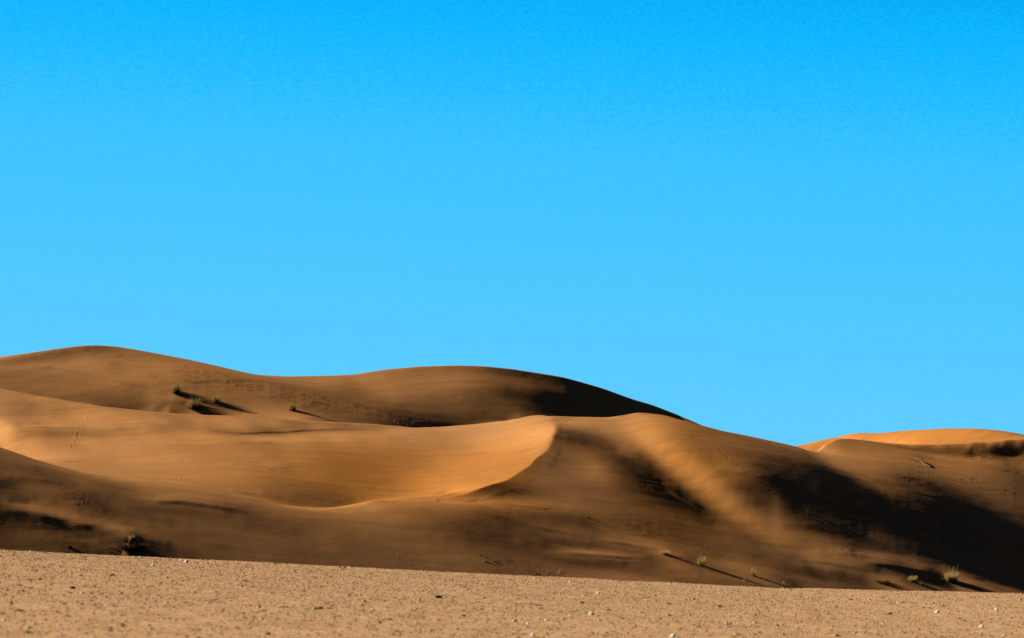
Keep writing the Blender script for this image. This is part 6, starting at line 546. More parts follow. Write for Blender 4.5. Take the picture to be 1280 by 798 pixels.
-5,-3,5003,1,5076,4,5,2,2,0,-5,0,2,0,-4,0,5,0,-1,5060,-5,0,3,0,7,0,-2,5024,-2,-2,-2,5002,2,5011,1,0,1,5003,-2,5005,-1,5017,1,5017,1,5003,-2,-4,-6,-10,-13,-13,-9,-4,-2,5003,1,5074,4,5,
3,2,0,-4,0,4,1,-3,0,4,0,-1,5060,-5,0,3,0,7,0,-2,5024,-2,-2,-4,5002,2,5011,1,0,1,5003,-1,5005,-1,5017,1,5017,1,5006,-6,-13,-13,-12,-7,-5,-3,-2,5076,2,4,1,5002,-3,0,4,0,-3,0,4,5062,
-5,0,3,0,7,0,-1,5041,2,0,1,5009,-1,5035,2,5009,-2,0,2,5079,2,5003,-2,0,5,0,-3,0,4,5062,-4,0,3,0,7,5026,2,2,2,2,5013,1,0,1,5009,-2,5035,1,5005,-3,-3,1,11,12,12,9,5,4,3,3,
5074,-3,0,-2,5004,5,0,-3,0,4,5060,1,0,-4,0,4,0,8,5027,4,3,4,0,-1,5023,-2,5041,-5,-3,0,10,23,22,13,7,4,2,2,5074,-8,-6,-7,-4,-1,0,2,4,0,-3,0,4,5062,-4,0,3,0,8,5027,2,0,
3,0,-2,5011,1,5011,-2,5041,-5,-2,0,5,8,11,8,5005,-2,5073,-2,-3,-1,5003,3,0,-3,0,4,5062,-5,0,3,0,7,5031,-3,5011,2,5005,2,5005,-2,5039,1,0,-3,5003,-2,0,8,5005,-2,5079,1,0,-2,0,4,5062,-5,0,
2,0,7,5031,-4,5011,2,5003,-1,0,3,5005,-2,5039,2,0,-2,5002,-1,-5,-6,2,5,4,2,1,0,-3,5074,3,1,5005,-3,0,3,5062,-5,0,2,0,7,5029,1,0,-4,5011,2,5005,3,5005,-2,5039,2,0,-1,5002,-1,-4,-5,0,
9,6,-2,-2,-2,-4,5073,3,4,2,5002,-1,5002,-3,0,3,5062,-4,0,2,0,7,5029,1,0,-4,5011,2,5005,4,5005,-2,5039,1,5005,-2,-2,0,4,6,-3,-4,-2,-5,5073,1,2,5002,-3,5003,-3,0,3,5062,-4,0,2,0,7,0,
-2,5029,-4,5011,2,5005,4,5005,-2,5049,-2,5003,-3,5081,-2,0,3,5062,-4,0,3,0,7,0,-2,5029,-4,5011,1,5005,5,5005,-1,5047,-1,-2,-6,-2,-4,-3,-4,0,-2,5069,2,0,-1,-2,-2,0,3,5003,-3,0,3,5062,-3,0,3,0,
7,0,-2,0,-1,5027,-4,5011,1,5005,5,5054,-2,-6,0,-3,-4,-4,-2,-2,-2,5066,-4,0,2,0,-4,-5,-4,0,4,5002,-1,-3,5064,-3,0,3,0,7,0,-3,0,-2,-1,5025,-2,-5,5017,6,1,5054,-3,5002,-2,-1,0,-2,-1,5065,
-3,-6,-2,2,-1,-5,-6,-4,-2,4,5003,-3,5064,-3,0,3,0,7,0,-2,5029,-4,5017,5,5055,-2,5005,-1,0,-2,5065,-4,0,4,0,-4,0,-3,0,4,0,2,0,-2,5064,-3,0,3,0,7,0,-2,5029,-3,0,1,5015,4,5055,-1,
5004,-2,-3,-1,-3,5062,-1,-3,-3,-7,-4,5004,-1,3,3,0,2,0,-2,5064,-3,0,3,0,8,0,-2,5029,-3,0,2,5015,4,5058,1,2,-2,-4,-1,-3,-1,5060,-7,-2,-3,-4,-8,-5,-2,2,0,2,2,5,4,2,3,0,-1,5064,
-3,0,3,0,7,0,-2,5029,-4,0,2,5015,3,5059,3,0,-4,0,-3,5061,-6,-1,-3,-2,-6,-4,5002,-2,5002,2,2,0,2,5066,-3,0,3,0,7,0,-2,5029,-4,0,2,5003,-1,5011,3,5019,-1,5037,-1,0,4,0,-3,0,-2,5061,
-3,5003,-2,5003,-3,0,-3,5005,-1,5064,-3,0,3,0,8,0,-2,5029,-3,0,1,5003,-2,5011,3,5057,-2,0,3,0,-3,0,-2,5060,-2,-5,5002,1,5006,-4,5002,-1,5002,-2,5064,-2,0,3,0,8,0,-2,5029,-3,0,1,5003,-1,5011,3,
5057,-2,0,3,0,-2,0,-2,5060,-2,-5,5005,-2,0,2,0,-3,5005,-3,5064,-2,0,3,0,8,0,-2,5031,1,5003,-1,5011,3,5057,-2,0,2,0,-1,0,-2,5060,-1,-3,0,-1,5003,-2,0,1,0,-1,5070,-2,0,3,0,7,0,-2,
5031,1,5003,-1,5011,3,5005,1,5051,-2,0,2,0,-1,0,-2,5057,-2,5003,-2,5005,-1,5007,1,5066,-2,0,3,0,7,0,-2,5031,1,5003,-1,5011,2,5005,1,5051,-2,5003,-2,0,-3,5056,2,0,1,5002,-2,5005,-1,-2,-2,5005,2,5066,-2,
0,2,0,7,0,-3,5031,2,5015,2,5005,2,5051,-2,5003,-2,0,-2,5055,3,2,0,2,1,2,-2,5003,2,5002,-2,-1,5005,2,5066,-2,0,2,0,7,0,-3,5031,2,5015,2,5005,2,5051,-2,5003,-2,0,-2,5055,2,5002,2,-1,0,3,
5002,1,2,5009,2,5066,-3,0,2,0,7,0,-3,5031,2,5011,-1,5003,2,5005,2,5037,1,5013,-2,5003,-2,0,-2,5057,-1,0,-3,0,7,0,-2,5011,2,5066,-2,0,1,0,6,0,-4,5031,2,5011,-2,5003,2,5005,2,5037,1,5009,1,5003,
-2,5003,-2,0,-3,5056,-1,-3,5002,2,6,-1,-3,5003,-1,5072,1,0,-2,0,1,0,6,0,-4,0,-1,5029,2,5009,1,0,-2,5003,2,5005,2,5037,1,5009,1,5003,-2,5003,-3,-1,-3,5056,-2,-4,-2,0,4,5,-2,-3,5078,-3,5003,6,
0,-4,5031,2,5009,2,0,-1,5003,2,5005,2,5037,1,5009,1,5003,-2,5003,-2,0,-3,5057,-5,5002,1,4,-1,-2,5078,-4,0,1,0,6,0,-4,5041,2,0,-1,0,1,0,2,5005,2,5047,1,5003,-2,5003,-1,0,-2,5057,3,5003,3,5079,
-1,-5,0,1,0,6,0,-5,5032,-1,-1,5007,2,0,-1,0,1,0,2,5005,2,5047,1,5003,-2,5005,-2,5052,-1,-2,-2,-1,5002,1,5002,3,5080,-5,5003,7,0,-5,0,-1,5039,2,0,-1,5003,2,5005,2,5047,2,5003,-2,5005,-2,5053,-2,
-3,5006,4,5003,-1,5076,-5,5003,6,0,-4,0,-1,5033,-1,5005,2,0,-1,5003,2,5003,1,0,2,5047,2,5003,-2,5005,-3,5049,2,5003,-2,-2,2,-2,5004,4,5080,-4,0,1,0,7,0,-3,0,-2,5031,-2,0,-2,5005,2,0,-1,5003,2,
5003,2,0,2,5047,2,5003,-2,5005,-3,5047,-2,0,3,5005,3,5005,5,0,-1,5078,-4,5003,6,0,-4,0,-2,5033,-2,5005,2,0,-1,5003,2,5003,2,0,2,5047,2,5003,-2,5005,-3,5047,-2,0,3,5004,-2,0,-1,5002,-1,0,4,0,-2,
5078,-5,5003,6,0,-4,0,-2,5031,-1,0,-3,5005,2,0,-1,5003,1,5003,2,0,2,5047,1,5003,-2,5003,-1,0,-3,5047,-2,0,3,5002,4,5003,-1,5002,-1,0,3,0,-2,5078,-5,0,2,1,6,0,-3,0,-2,5031,-1,0,-3,5005,1,
5009,3,0,2,5047,1,5003,-2,0,-1,0,-2,0,-3,5047,-2,0,3,0,1,3,5006,-2,0,1,0,-1,5078,-5,5003,6,0,-2,0,-2,5031,-2,0,-2,5015,3,0,2,5047,1,5003,-2,0,-1,0,-2,0,-4,5047,-2,0,4,5092,-5,5003,
5,0,-1,0,-1,5033,-2,5015,3,0,2,5047,1,5003,-2,0,-2,0,-4,-2,-4,5047,-2,0,3,0,-2,-2,-2,5004,1,0,-1,5079,1,0,-4,5003,5,5002,2,5032,1,0,-2,5013,-1,0,2,0,1,5047,1,5003,-2,0,-2,0,-3,0,
-4,5047,-3,0,4,0,-2,-1,-1,5002,-1,0,3,5002,1,5080,-4,5003,6,5003,-1,5031,2,0,-2,5013,-2,0,2,0,1,5051,-2,0,-3,0,-2,0,-5,5047,-3,-2,3,0,-1,5006,2,5002,2,5080,-5,5003,5,0,-2,0,-2,5033,-1,5013,
-2,0,2,0,1,5051,-2,0,-4,0,-1,0,-5,5047,-2,0,4,5005,2,5003,-1,0,2,5080,-5,5003,5,0,-2,0,-2,5031,-3,5015,-2,0,2,0,1,5051,-2,0,-4,0,-1,0,-5,5046,1,5002,2,0,-1,5003,3,1,5002,-1,0,2,
5080,-4,5003,6,0,-2,0,-2,5031,-2,-1,5012,1,0,-3,0,1,0,1,5051,-2,0,-4,0,-2,0,-5,5046,1,5002,2,5003,-2,0,4,2,5004,2,5080,-4,0,1,0,6,0,-3,0,-2,5045,1,0,-3,0,1,0,1,5051,-2,0,-4,
0,-2,0,-6,5046,1,5002,3,5003,-2,0,4,5005,2,5080,-4,5003,6,0,-3,0,-2,5045,2,0,-3,0,1,0,1,5051,-2,0,-3,0,-5,0,-6,5047,-1,0,3,5003,-2,0,4,5005,2,5080,-4,0,2,0,6,0,-3,0,-2,5043,1,
0,2,0,-4,0,1,0,1,5051,-2,0,-2,0,-6,0,-6,5045,-1,0,-1,0,3,0,-1,0,-2,0,2,5005,2,5080,-5,0,1,0,6,0,-3,0,-2,5043,1,0,2,0,-4,5003,1,5051,-2,0,-2,0,-6,0,-6,5045,-1,0,-1,
0,2,0,-2,5009,2,5080,-5,0,1,0,7,0,-4,0,-2,5045,1,0,-4,5003,1,5011,1,5039,-2,0,-2,0,-5,0,-6,5045,-1,0,-1,0,2,0,-2,5009,2,5080,-5,5003,6,0,-3,0,-2,5045,1,0,-4,5055,-2,0,-2,0,-5,
0,-6,5047,-1,0,2,0,-2,0,-2,5007,2,5080,-6,5003,6,0,-3,0,-2,5047,-4,5055,-2,0,-3,0,-5,-1,-6,5047,-1,0,2,0,-2,0,-3,5088,-6,0,2,0,6,0,-2,0,-2,5045,1,0,-4,5055,-2,0,-4,0,-3,0,-6,
5041,-1,5005,-1,0,2,5003,-2,5088,-5,0,2,0,6,0,-2,0,-2,5045,1,0,-3,5055,-2,0,-5,0,-3,0,-7,5041,-1,5007,1,-1,5091,-5,0,2,0,6,5003,-2,5039,-1,5005,2,0,-2,5003,1,5051,-2,0,-5,0,-2,0,-7,5049,
3,0,-1,5003,2,5086,-5,0,1,0,6,0,2,2,5004,-1,5029,1,5005,-1,5005,2,5005,1,5051,-2,0,-4,0,-2,1,-7,5039,-2,0,-2,5007,5,0,-2,5003,2,5086,-4,5003,6,5003,-1,0,-1,0,-2,5029,2,5005,-1,5005,2,5005,1,
5051,-3,0,-4,0,-3,0,-7,5039,-2,0,-2,5007,5,-1,-2,5003,2,5086,-4,5003,6,5003,-1,0,-1,0,-3,5029,2,5005,-1,5005,2,5005,1,5051,-3,0,-4,0,-5,0,-7,5037,2,0,-2,0,-2,5003,-1,5003,2,0,-1,5003,2,5086,-3,
5003,5,0,-1,5005,-2,5005,5,5023,2,5005,-2,5005,2,5005,1,5051,-3,0,-3,0,-4,0,-7,5037,3,0,-3,0,-2,5003,-1,5009,2,5086,-3,5003,5,0,-2,0,-2,0,-2,0,-4,-2,-2,-3,-4,-4,1,-3,-3,-2,5020,2,5005,-2,5005,
2,5057,-3,0,-3,0,-4,0,-7,5037,3,0,-3,0,-2,5003,-2,5003,-2,5092,-3,5003,6,0,-1,0,-1,0,-1,0,-3,-2,-3,-4,-5,-5,0,-4,-4,-2,5018,-1,0,2,5005,-3,5005,1,5017,1,5039,-3,0,-3,0,-4,0,-7,5037,4,
0,-3,0,-2,0,2,0,-2,5003,-2,5092,-3,0,1,0,6,5007,-3,-1,-2,-4,-5,-5,0,-4,-3,5019,-2,0,2,5005,-4,5023,2,5039,-3,0,-2,0,-4,0,-7,5037,5,0,-3,0,-2,0,3,0,-3,1,5095,-2,5003,5,0,-1,5005,
-2,5005,6,5021,-2,0,1,5003,1,0,-4,5023,2,5039,-3,0,-2,0,-5,0,-7,5037,5,0,-3,0,-1,0,4,0,-3,0,-2,5094,-2,5003,6,5007,-2,2,3,4,4,6,12,4,5020,-2,5003,1,0,2,0,-4,5007,1,5015,2,5039,-3,
0,-2,0,-5,-2,-8,5037,6,0,-3,5003,5,0,-1,0,-3,5094,-2,5003,6,5002,1,5004,-3,2,6,8,9,11,19,8,2,-2,0,-3,-5,-5,5014,-2,5003,2,0,2,0,-5,5007,1,5015,2,5039,-3,0,-4,0,-4,-3,-8,5035,5,0,
5,0,-4,0,-1,0,5,5003,-3,5094,-2,5003,6,0,-1,5005,-3,0,2,2,4,6,13,3,0,-2,0,-2,-4,-3,-2,5017,2,0,2,0,-5,5007,1,5015,2,5039,-3,0,-6,5003,-9,5035,5,0,5,0,-3,0,-2,0,5,5003,-2,5098,
6,0,-2,5011,7,5005,-2,5019,2,0,3,0,-4,5007,1,5003,1,5011,2,5039,-3,0,-8,5003,-9,5035,4,0,5,0,-2,0,-2,0,7,0,-2,5100,6,0,-2,5003,2,0,2,1,0,-2,-4,-3,4,0,1,4,5,4,3,3,3,3,
3,3,2,5013,2,0,3,0,-4,5007,1,5003,1,5011,2,5037,1,0,-3,0,-8,1,-2,0,-9,5035,4,0,4,0,-1,0,-2,0,9,0,-2,5100,6,0,-2,5008,-1,-2,-1,4,5002,2,3,2,0,2,2,1,2,1,0,1,5012,3,
0,3,0,-3,5005,-1,5005,1,5011,2,5037,2,0,-2,0,-8,0,-3,0,-9,5035,4,0,3,5003,-3,0,10,0,-2,5100,5,0,-3,5011,5,5003,2,1,5020,3,0,3,0,-3,5005,-1,5005,1,5011,2,5037,2,5003,-9,0,-3,0,-8,5035,
4,0,1,5003,-3,-2,8,0,-1,5003,1,5096,5,0,-3,5011,6,5025,3,0,3,0,-2,5005,-2,5005,1,5011,2,5037,2,5003,-9,0,-4,0,-9,5035,4,5005,-3,0,6,5005,2,5096,5,0,-3,5009,1,0,6,0,-1,5009,-2,5011,-2,0,
3,0,3,0,-2,5005,-2,5005,1,5011,2,5037,2,5003,-9,0,-5,-2,-10,5033,4,0,4,5005,-2,1,3,0,-1,5003,2,5092,1,5003,5,0,-2,0,1,5008,1,7,5007,-2,0,-1,0,-2,5011,-2,0,3,0,3,5007,-2,5005,1,5011,2,
5037,2,5003,-8,2,-6,-8,-11,5033,4,0,4,5006,2,5006,2,5092,2,5003,5,0,-3,0,1,5009,6,5007,-2,0,-1,0,-2,5011,-2,0,2,0,2,5007,-1,5005,1,5011,2,5037,2,5003,-5,0,-2,-3,-12,5033,3,0,4,0,-1,0,-2,
5009,2,5092,2,5003,4,0,-3,5011,5,5023,-2,0,2,0,2,5007,-1,5005,1,5011,2,5037,1,5003,-5,5003,-10,5033,3,0,4,5003,-2,5009,2,5092,3,5003,4,0,-3,5011,5,5008,2,0,2,0,2,2,5009,-2,0,3,0,2,5007,-1,5005,
1,5011,2,5037,1,5003,-6,5003,-10,5033,3,0,4,5003,-2,0,-2,5007,1,5092,3,5003,4,0,-3,5011,4,-1,-2,5004,2,2,4,3,4,3,4,4,5009,-2,0,3,0,2,0,2,5005,-1,5017,2,5041,-6,0,-1,0,-10,5033,2,0,3,
5003,-1,0,-3,5100,3,5003,4,0,-3,5011,4,5008,2,0,1,0,1,2,5009,-3,0,2,0,1,0,2,5005,-1,5017,2,5041,-7,0,-2,0,-10,0,-2,5031,2,0,2,5005,-3,5100,3,5003,4,0,-3,5011,5,5023,-3,0,2,0,1,0,
2,5005,-2,5017,2,5041,-9,0,-1,0,-9,0,-2,5031,2,0,3,5003,1,0,-3,5100,3,5003,3,0,-4,5011,5,0,-1,5002,-1,-2,-2,-2,0,-2,0,-2,5011,-3,0,2,0,2,0,2,5005,-2,5017,2,5041,-11,-3,2,7,-6,2,-2,
5029,7,0,1,0,3,0,2,0,3,0,-2,5100,3,5003,4,0,-3,0,1,5009,5,0,-2,0,-2,-2,-2,-2,-3,0,-2,-1,-2,5011,-4,0,2,0,1,0,2,5005,-2,5017,2,5041,-14,0,-1,4,-7,0,-2,5029,7,5003,2,0,2,
0,2,0,-2,5100,3,5003,4,0,-3,0,1,5009,5,0,-2,0,-2,-1,-1,-2,-2,0,-1,0,-1,5005,2,5005,-4,0,2,5003,2,5005,-2,5005,1,5011,2,5035,-1,0,1,5003,-15,0,-3,2,-9,0,-1,5029,8,5003,2,0,3,5104,3,
5003,5,0,-3,0,1,5009,5,0,-1,5015,1,5005,-4,0,2,5003,2,5005,-1,5005,1,5011,2,5035,-2,0,1,0,1,0,-16,0,-4,0,-11,0,-1,5029,9,5003,1,0,4,0,-1,5102,3,5003,5,0,-3,5011,5,0,-1,5015,1,5005,-4,
0,2,5003,2,5005,-1,5017,2,5035,-2,0,1,0,2,0,-18,0,-4,-2,-12,5031,8,5005,5,-1,-2,5102,4,5003,5,0,-3,5011,5,5007,-1,5009,2,5005,-3,0,2,5003,2,5005,-1,5017,1,5035,-2,0,1,0,2,0,-19,0,-5,-6,-12,
0,-1,5029,8,5005,5,-1,-2,5102,4,5003,5,0,-3,5011,5,5016,1,2,5005,-3,0,3,5003,2,5023,1,5035,-2,0,2,0,2,0,-16,5002,-2,-12,0,-1,5029,8,0,-2,5003,4,0,-1,5102,3,5003,4,0,-3,5011,5,5017,1,5005,-3,
0,1,5003,2,5059,-2,0,2,0,2,0,-14,5003,-11,0,-2,5029,9,0,-2,5003,3,5104,2,5003,4,0,-3,0,1,5009,5,5023,-3,5005,2,5059,-3,0,2,0,2,0,-11,5003,-11,0,-2,5029,7,-2,-3,5003,2,5104,2,5003,4,0,-3,
5011,4,5023,-3,5005,3,5059,-3,0,2,0,2,0,-7,2,-4,0,-12,0,-2,5028,-2,4,-3,-4,5002,2,5006,1,5098,2,5003,4,0,-3,5011,5,5023,-2,0,1,5003,3,5059,-3,0,1,0,2,0,-4,1,-7,0,-12,0,-2,5028,-1,3,
-3,-3,5108,1,5003,4,0,-3,5011,5,5023,-2,0,1,0,1,0,3,5059,-3,0,1,5003,-2,0,-8,0,-12,0,-2,5029,3,5110,1,5003,4,0,-3,5011,5,5002,1,5002,1,1,5016,-2,5003,2,0,3,5059,-3,0,1,5005,-11,0,-12,0,
-2,5029,3,5002,1,1,5002,1,2,5102,1,5003,3,0,-3,5009,2,0,6,2,1,3,2,2,2,3,3,2,2,2,2,2,5004,2,5005,-2,0,1,0,2,0,3,5057,1,0,-2,0,2,5005,-12,0,-12,0,-2,5028,-3,1,-2,0,2,
5111,3,0,-3,5009,2,2,6,2,1,3,2,2,2,3,3,2,2,2,2,2,0,1,5002,2,5005,-2,0,2,0,2,0,3,5005,-1,5053,-2,0,2,5005,-12,0,-12,0,-2,5028,-3,1,5002,1,5111,3,0,-3,5011,4,5017,2,5005,-2,
0,2,0,2,0,3,5005,-1,5051,1,0,-2,5005,-2,0,-12,0,-13,0,-2,5029,4,5114,3,0,-3,5015,1,1,2,2,2,2,2,2,3,1,0,1,5002,2,5005,-1,0,2,0,2,0,3,5005,-2,5051,1,0,-2,5005,-2,0,-12,0,
-13,0,-2,5031,-2,-2,5108,-2,-2,0,3,0,-3,5018,1,2,2,2,2,3,1,5004,2,5007,2,0,1,0,3,5005,-2,5053,-3,5003,1,0,-2,0,-12,0,-13,0,-2,30709]
def spread(a, shape):
    out = []
    for x in a: out.extend([0]*(x-5000) if x > 5000 else [x])
    return np.array(out, float).reshape(shape)/100
def up1(a, k):                                            # Catmull-Rom refinement along axis 0
    p = np.concatenate([2*a[:1]-a[1:2], a, 2*a[-1:]-a[-2:-1]]); n = len(a); out = np.empty(((n-1)*k+1,)+a.shape[1:])
    for j in range(k):
        t = j/k; P0, P1, P2, P3 = p[0:n-1], p[1:n], p[2:n+1], p[3:n+2]
        out[j:(n-1)*k:k] = .5*((2*P1)+(-P0+P2)*t+(2*P0-5*P1+4*P2-P3)*t*t+(-P0+3*P1-3*P2+P3)*t**3)
    out[-1] = a[-1]; return out
def up2(a, kx, ky): return up1(up1(a, kx).T, ky).T
Z0 = np.cumsum(spread(COARSE, (41, 66)), 1)
Z0 = up2(Z0, 4, 2)+spread(MIDDLE, (161, 131))
Z0 = up2(Z0, 4, 2)+spread(FINE, (641, 261))
def lattice(shape, cell, seed):                           # smooth value noise on the grid, cell in grid steps
    r = np.random.default_rng(seed)
    nx, ny = int(shape[0]/cell[0])+4, int(shape[1]/cell[1])+4; g = r.uniform(-1, 1, (nx, ny))
    x = np.arange(shape[0])/cell[0]; y = np.arange(shape[1])/cell[1]
    i = x.astype(int); j = y.astype(int); fx = x-i; fy = y-j
    fx = fx*fx*(3-2*fx); fy = fy*fy*(3-2*fy); fx = fx[:, None]; fy = fy[None]
    return (g[np.ix_(i, j)]*(1-fx)*(1-fy)+g[np.ix_(i+1, j)]*fx*(1-fy)+g[np.ix_(i, j+1)]*(1-fx)*fy+g[np.ix_(i+1, j+1)]*fx*fy)
# soften quantisation, refine
Zs = Z0.copy()
Zs[1:-1] = .25*Z0[:-2]+.5*Z0[1:-1]+.25*Z0[2:]; Zs[:, 1:-1] = .12*Zs[:, :-2]+.76*Zs[:, 1:-1]+.12*Zs[:, 2:]
KU, KY = 2, 3
Z = up1(up1(Zs, KU).T, KY).T
U = np.linspace(-320, 1600, Z.shape[0]); Y = np.linspace(262, 522, Z.shape[1])
X = (U[:, None]-MID_U)/FOC*Y[None]; YY = np.broadcast_to(Y[None], Z.shape)
TINT = np.ones(Z.shape+(3,), np.float32)
DISP = np.zeros(Z.shape)
# gentle wind-shaped relief and debris-roughened fields
DISP += .030*lattice(Z.shape, (90, 16), 1)+.012*lattice(Z.shape, (40, 5), 2)+.003*lattice(Z.shape, (14, 3), 3)
def blob(u, y, ru, ry, rot=0.0):
    du = (U[:, None]-u); dy = (Y[None]-y)
    c, s = math.cos(rot), math.sin(rot); p = (du*c+dy*8*s)/ru; q = (-du*s+dy*8*c)/(ry*8)
    return np.exp(-(p*p+q*q)*1.5)
_rough = np.abs(lattice(Z.shape, (9, 2.2), 5))*.6+np.abs(lattice(Z.shape, (4, 1.3), 6))*.4
for (u, y, ru, ry, amp) in [(150, 444.59, 22, 4, 0.05), (193, 436.51, 14, 2, 0.06), (235, 439.58, 22, 3, 0.05), (262, 435.99, 34, 4, 0.06), (300, 433.71, 30, 4, 0.05), (235, 433.59, 26, 2, 0.07), (345, 433.34, 40, 6, 0.05), (395, 429.3, 45, 6, 0.05), (440, 428.03, 45, 6, 0.05), (455, 438.4, 8, 1.5, 0.1), (500, 427.07, 30, 4, 0.05), (535, 429.42, 20, 3, 0.06), (45, 450.48, 30, 2, 0.1), (100, 449.93, 30, 2, 0.06), (40, 381.31, 20, 2, 0.05), (1160, 364.52, 30, 4, 0.06), (1225, 383.15, 30, 3, 0.05), (1260, 376.17, 26, 4, 0.07), (1215, 363.88, 30, 4, 0.05), (1255, 360.2, 30, 4, 0.05), (1215, 385.5, 9, 1.2, 0.1), (1140, 355.5, 20, 3, 0.06), (960, 365.1, 26, 2, 0.06), (690, 299.1, 50, 2, 0.05), (640, 301.1, 30, 2, 0.03), (820, 340.42, 16, 3, 0.08), (1060, 325.4, 30, 2, 0.07), (640, 319.0, 30, 2, 0.04), (800, 322.22, 60, 4, 0.03), (100, 303.52, 30, 3, 0.04), (1080, 338.33, 60, 8, 0.05), (1180, 339.17, 60, 8, 0.05), (350, 338.37, 40, 3, 0.03), (780, 369.38, 10, 2, 0.05)]:
    DISP += -.45*amp*blob(u, y, ru, ry)*np.maximum(0, _rough-.22)*2
    TINT *= (1-.30*(blob(u, y, ru, ry)*np.clip((_rough-.25)*3, 0, 1)))[..., None]
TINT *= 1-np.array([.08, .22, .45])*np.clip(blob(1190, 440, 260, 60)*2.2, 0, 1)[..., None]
TINT *= 1-np.array([.0, .13, .40])*np.clip(blob(540, 338, 210, 26)*1.6, 0, 1)[..., None]*np.clip((700-U[:, None, None])/40, 0, 1)  # bowl sand coloured oranger, standing in for light bounced between its walls
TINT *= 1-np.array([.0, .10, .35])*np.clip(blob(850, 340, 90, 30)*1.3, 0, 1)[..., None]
TINT *= 1+.13*np.clip(blob(630, 346, 75, 14)*1.5, 0, 1)[..., None]  # sunlit slip face brightened in its colour, on top of the real sunlight
# small folds: low steps with a short steep face towards the camera and a long back, as wind leaves them
def fold(line, amp, w, back):
    ln = np.array(line, float); m = (U >= ln[0, 0]) & (U <= ln[-1, 0]); uu = U[m]
    yc = np.interp(uu, ln[:, 0], ln[:, 1]); q = (uu-ln[0, 0])/(ln[-1, 0]-ln[0, 0]); tp = np.clip(q*2.6, 0, 1)*np.clip((1-q)*2.6, 0, 1)
    tp = tp*tp*(3-2*tp); s = Y[None]-yc[:, None]+.25*vnoise(X[m]*.45, YY[m]*.1, 51); f = np.clip(s/w, 0, 1); f = f*f*(3-2*f)
    DISP[m] += amp*tp[:, None]*np.where(s > w, np.exp(-np.maximum(s-w, 0)/back), f)
def vnoise(x, y, seed):
    tb = np.random.default_rng(seed).uniform(-1, 1, (256, 256)); i = np.floor(x).astype(int); j = np.floor(y).astype(int); f = x-i; g = y-j
    f = f*f*(3-2*f); g = g*g*(3-2*g); A = tb[i & 255, j & 255]; B = tb[(i+1) & 255, j & 255]; C_ = tb[i & 255, (j+1) & 255]; D_ = tb[(i+1) & 255, (j+1) & 255]
    return (A*(1-f)+B*f)*(1-g)+(C_*(1-f)+D_*f)*g
_s, _t = X*.78-YY*.62, X*.62+YY*.78                          # wind and slip streaks running down to the right
_patch = np.clip(.5+1.3*vnoise(X*.05+9, YY*.06, 31), 0, 1)
DISP += _patch*(.011*vnoise(_s*.11, _t*.75, 32)+.005*vnoise(_s*.25+40, _t*1.9, 33))+.002*vnoise(_s*.5, _t*3.1, 34)
_p2 = np.clip(.3+1.6*vnoise(X*.06+60, YY*.08, 35), 0, 1)
DISP += _p2*.022*vnoise(X*.05, YY*.35+X*.12, 36)
for (line, amp, w, back) in [([(0.0, 298.09), (31.0, 297.69), (62.0, 297.1), (93.0, 296.24), (124.0, 295.43), (152.0, 294.59)], 0.17, 1.5, 5), ([(20.0, 446.55), (35.0, 445.54), (63.0, 444.07), (88.0, 441.86), (113.0, 439.78), (138.0, 437.08), (163.0, 434.82), (188.0, 433.2), (212.0, 431.99)], 0.24, 1.1, 4), ([(20.0, 364.97), (60.0, 364.98), (110.0, 365.53)], 0.09, 0.8, 3), ([(205.0, 364.63), (237.0, 363.33), (262.0, 361.86), (300.0, 363.03), (345.0, 366.99), (380.0, 370.42), (430.0, 374.11), (510.0, 376.2)], 0.082, 1.1, 4), ([(160.0, 305.4), (174.0, 305.52), (202.0, 305.96), (236.0, 306.18), (273.0, 306.04), (320.0, 305.53)], 0.12, 1.2, 3.5), ([(85.0, 308.88), (124.0, 309.19), (175.0, 308.58)], 0.04, 1.2, 3), ([(680.0, 305.39), (734.0, 306.68), (770.0, 307.98), (820.0, 309.58)], 0.076, 1.2, 3), ([(745.0, 313.46), (765.0, 313.45), (797.0, 313.19), (832.0, 312.74)], 0.076, 1.0, 3), ([(985.0, 319.96), (1035.0, 320.76), (1060.0, 320.37), (1110.0, 319.44)], 0.072, 1.2, 3), ([(1075.0, 322.08), (1117.0, 321.84), (1148.0, 322.14), (1188.0, 322.06)], 0.15, 1.2, 4), ([(180.0, 430.69), (212.0, 428.86), (238.0, 427.76)], 0.132, 1.0, 3), ([(322.0, 429.28), (345.0, 427.9), (366.0, 426.61)], 0.067, 1.0, 3), ([(60.0, 343.5), (80.0, 341.94), (112.0, 343.21)], 0.038, 0.8, 2.5), ([(880.0, 343.6), (920.0, 342.44), (955.0, 343.39)], 0.04, 1.2, 3), ([(600.0, 320.09), (640.0, 320.42), (710.0, 322.61)], 0.052, 1.6, 4), ([(828.0, 338.88), (850.0, 336.55), (885.0, 333.83)], 0.052, 0.9, 2), ([(1040.0, 355.03), (1080.0, 350.75), (1120.0, 347.06)], 0.04, 1.0, 2.5), ([(1130.0, 349.63), (1180.0, 348.3), (1240.0, 346.36)], 0.06, 1.0, 3), ([(1060.0, 339.79), (1110.0, 336.25), (1160.0, 334.97)], 0.06, 1.0, 3), ([(420.0, 307.35), (480.0, 306.72), (560.0, 306.39)], 0.03, 1.2, 3), ([(330.0, 339.49), (350.0, 339.92), (372.0, 341.64)], 0.034, 0.9, 3), ([(640.0, 313.64), (700.0, 313.6), (770.0, 312.94)], 0.04, 1.2, 3)]: fold(line, amp, w, back)
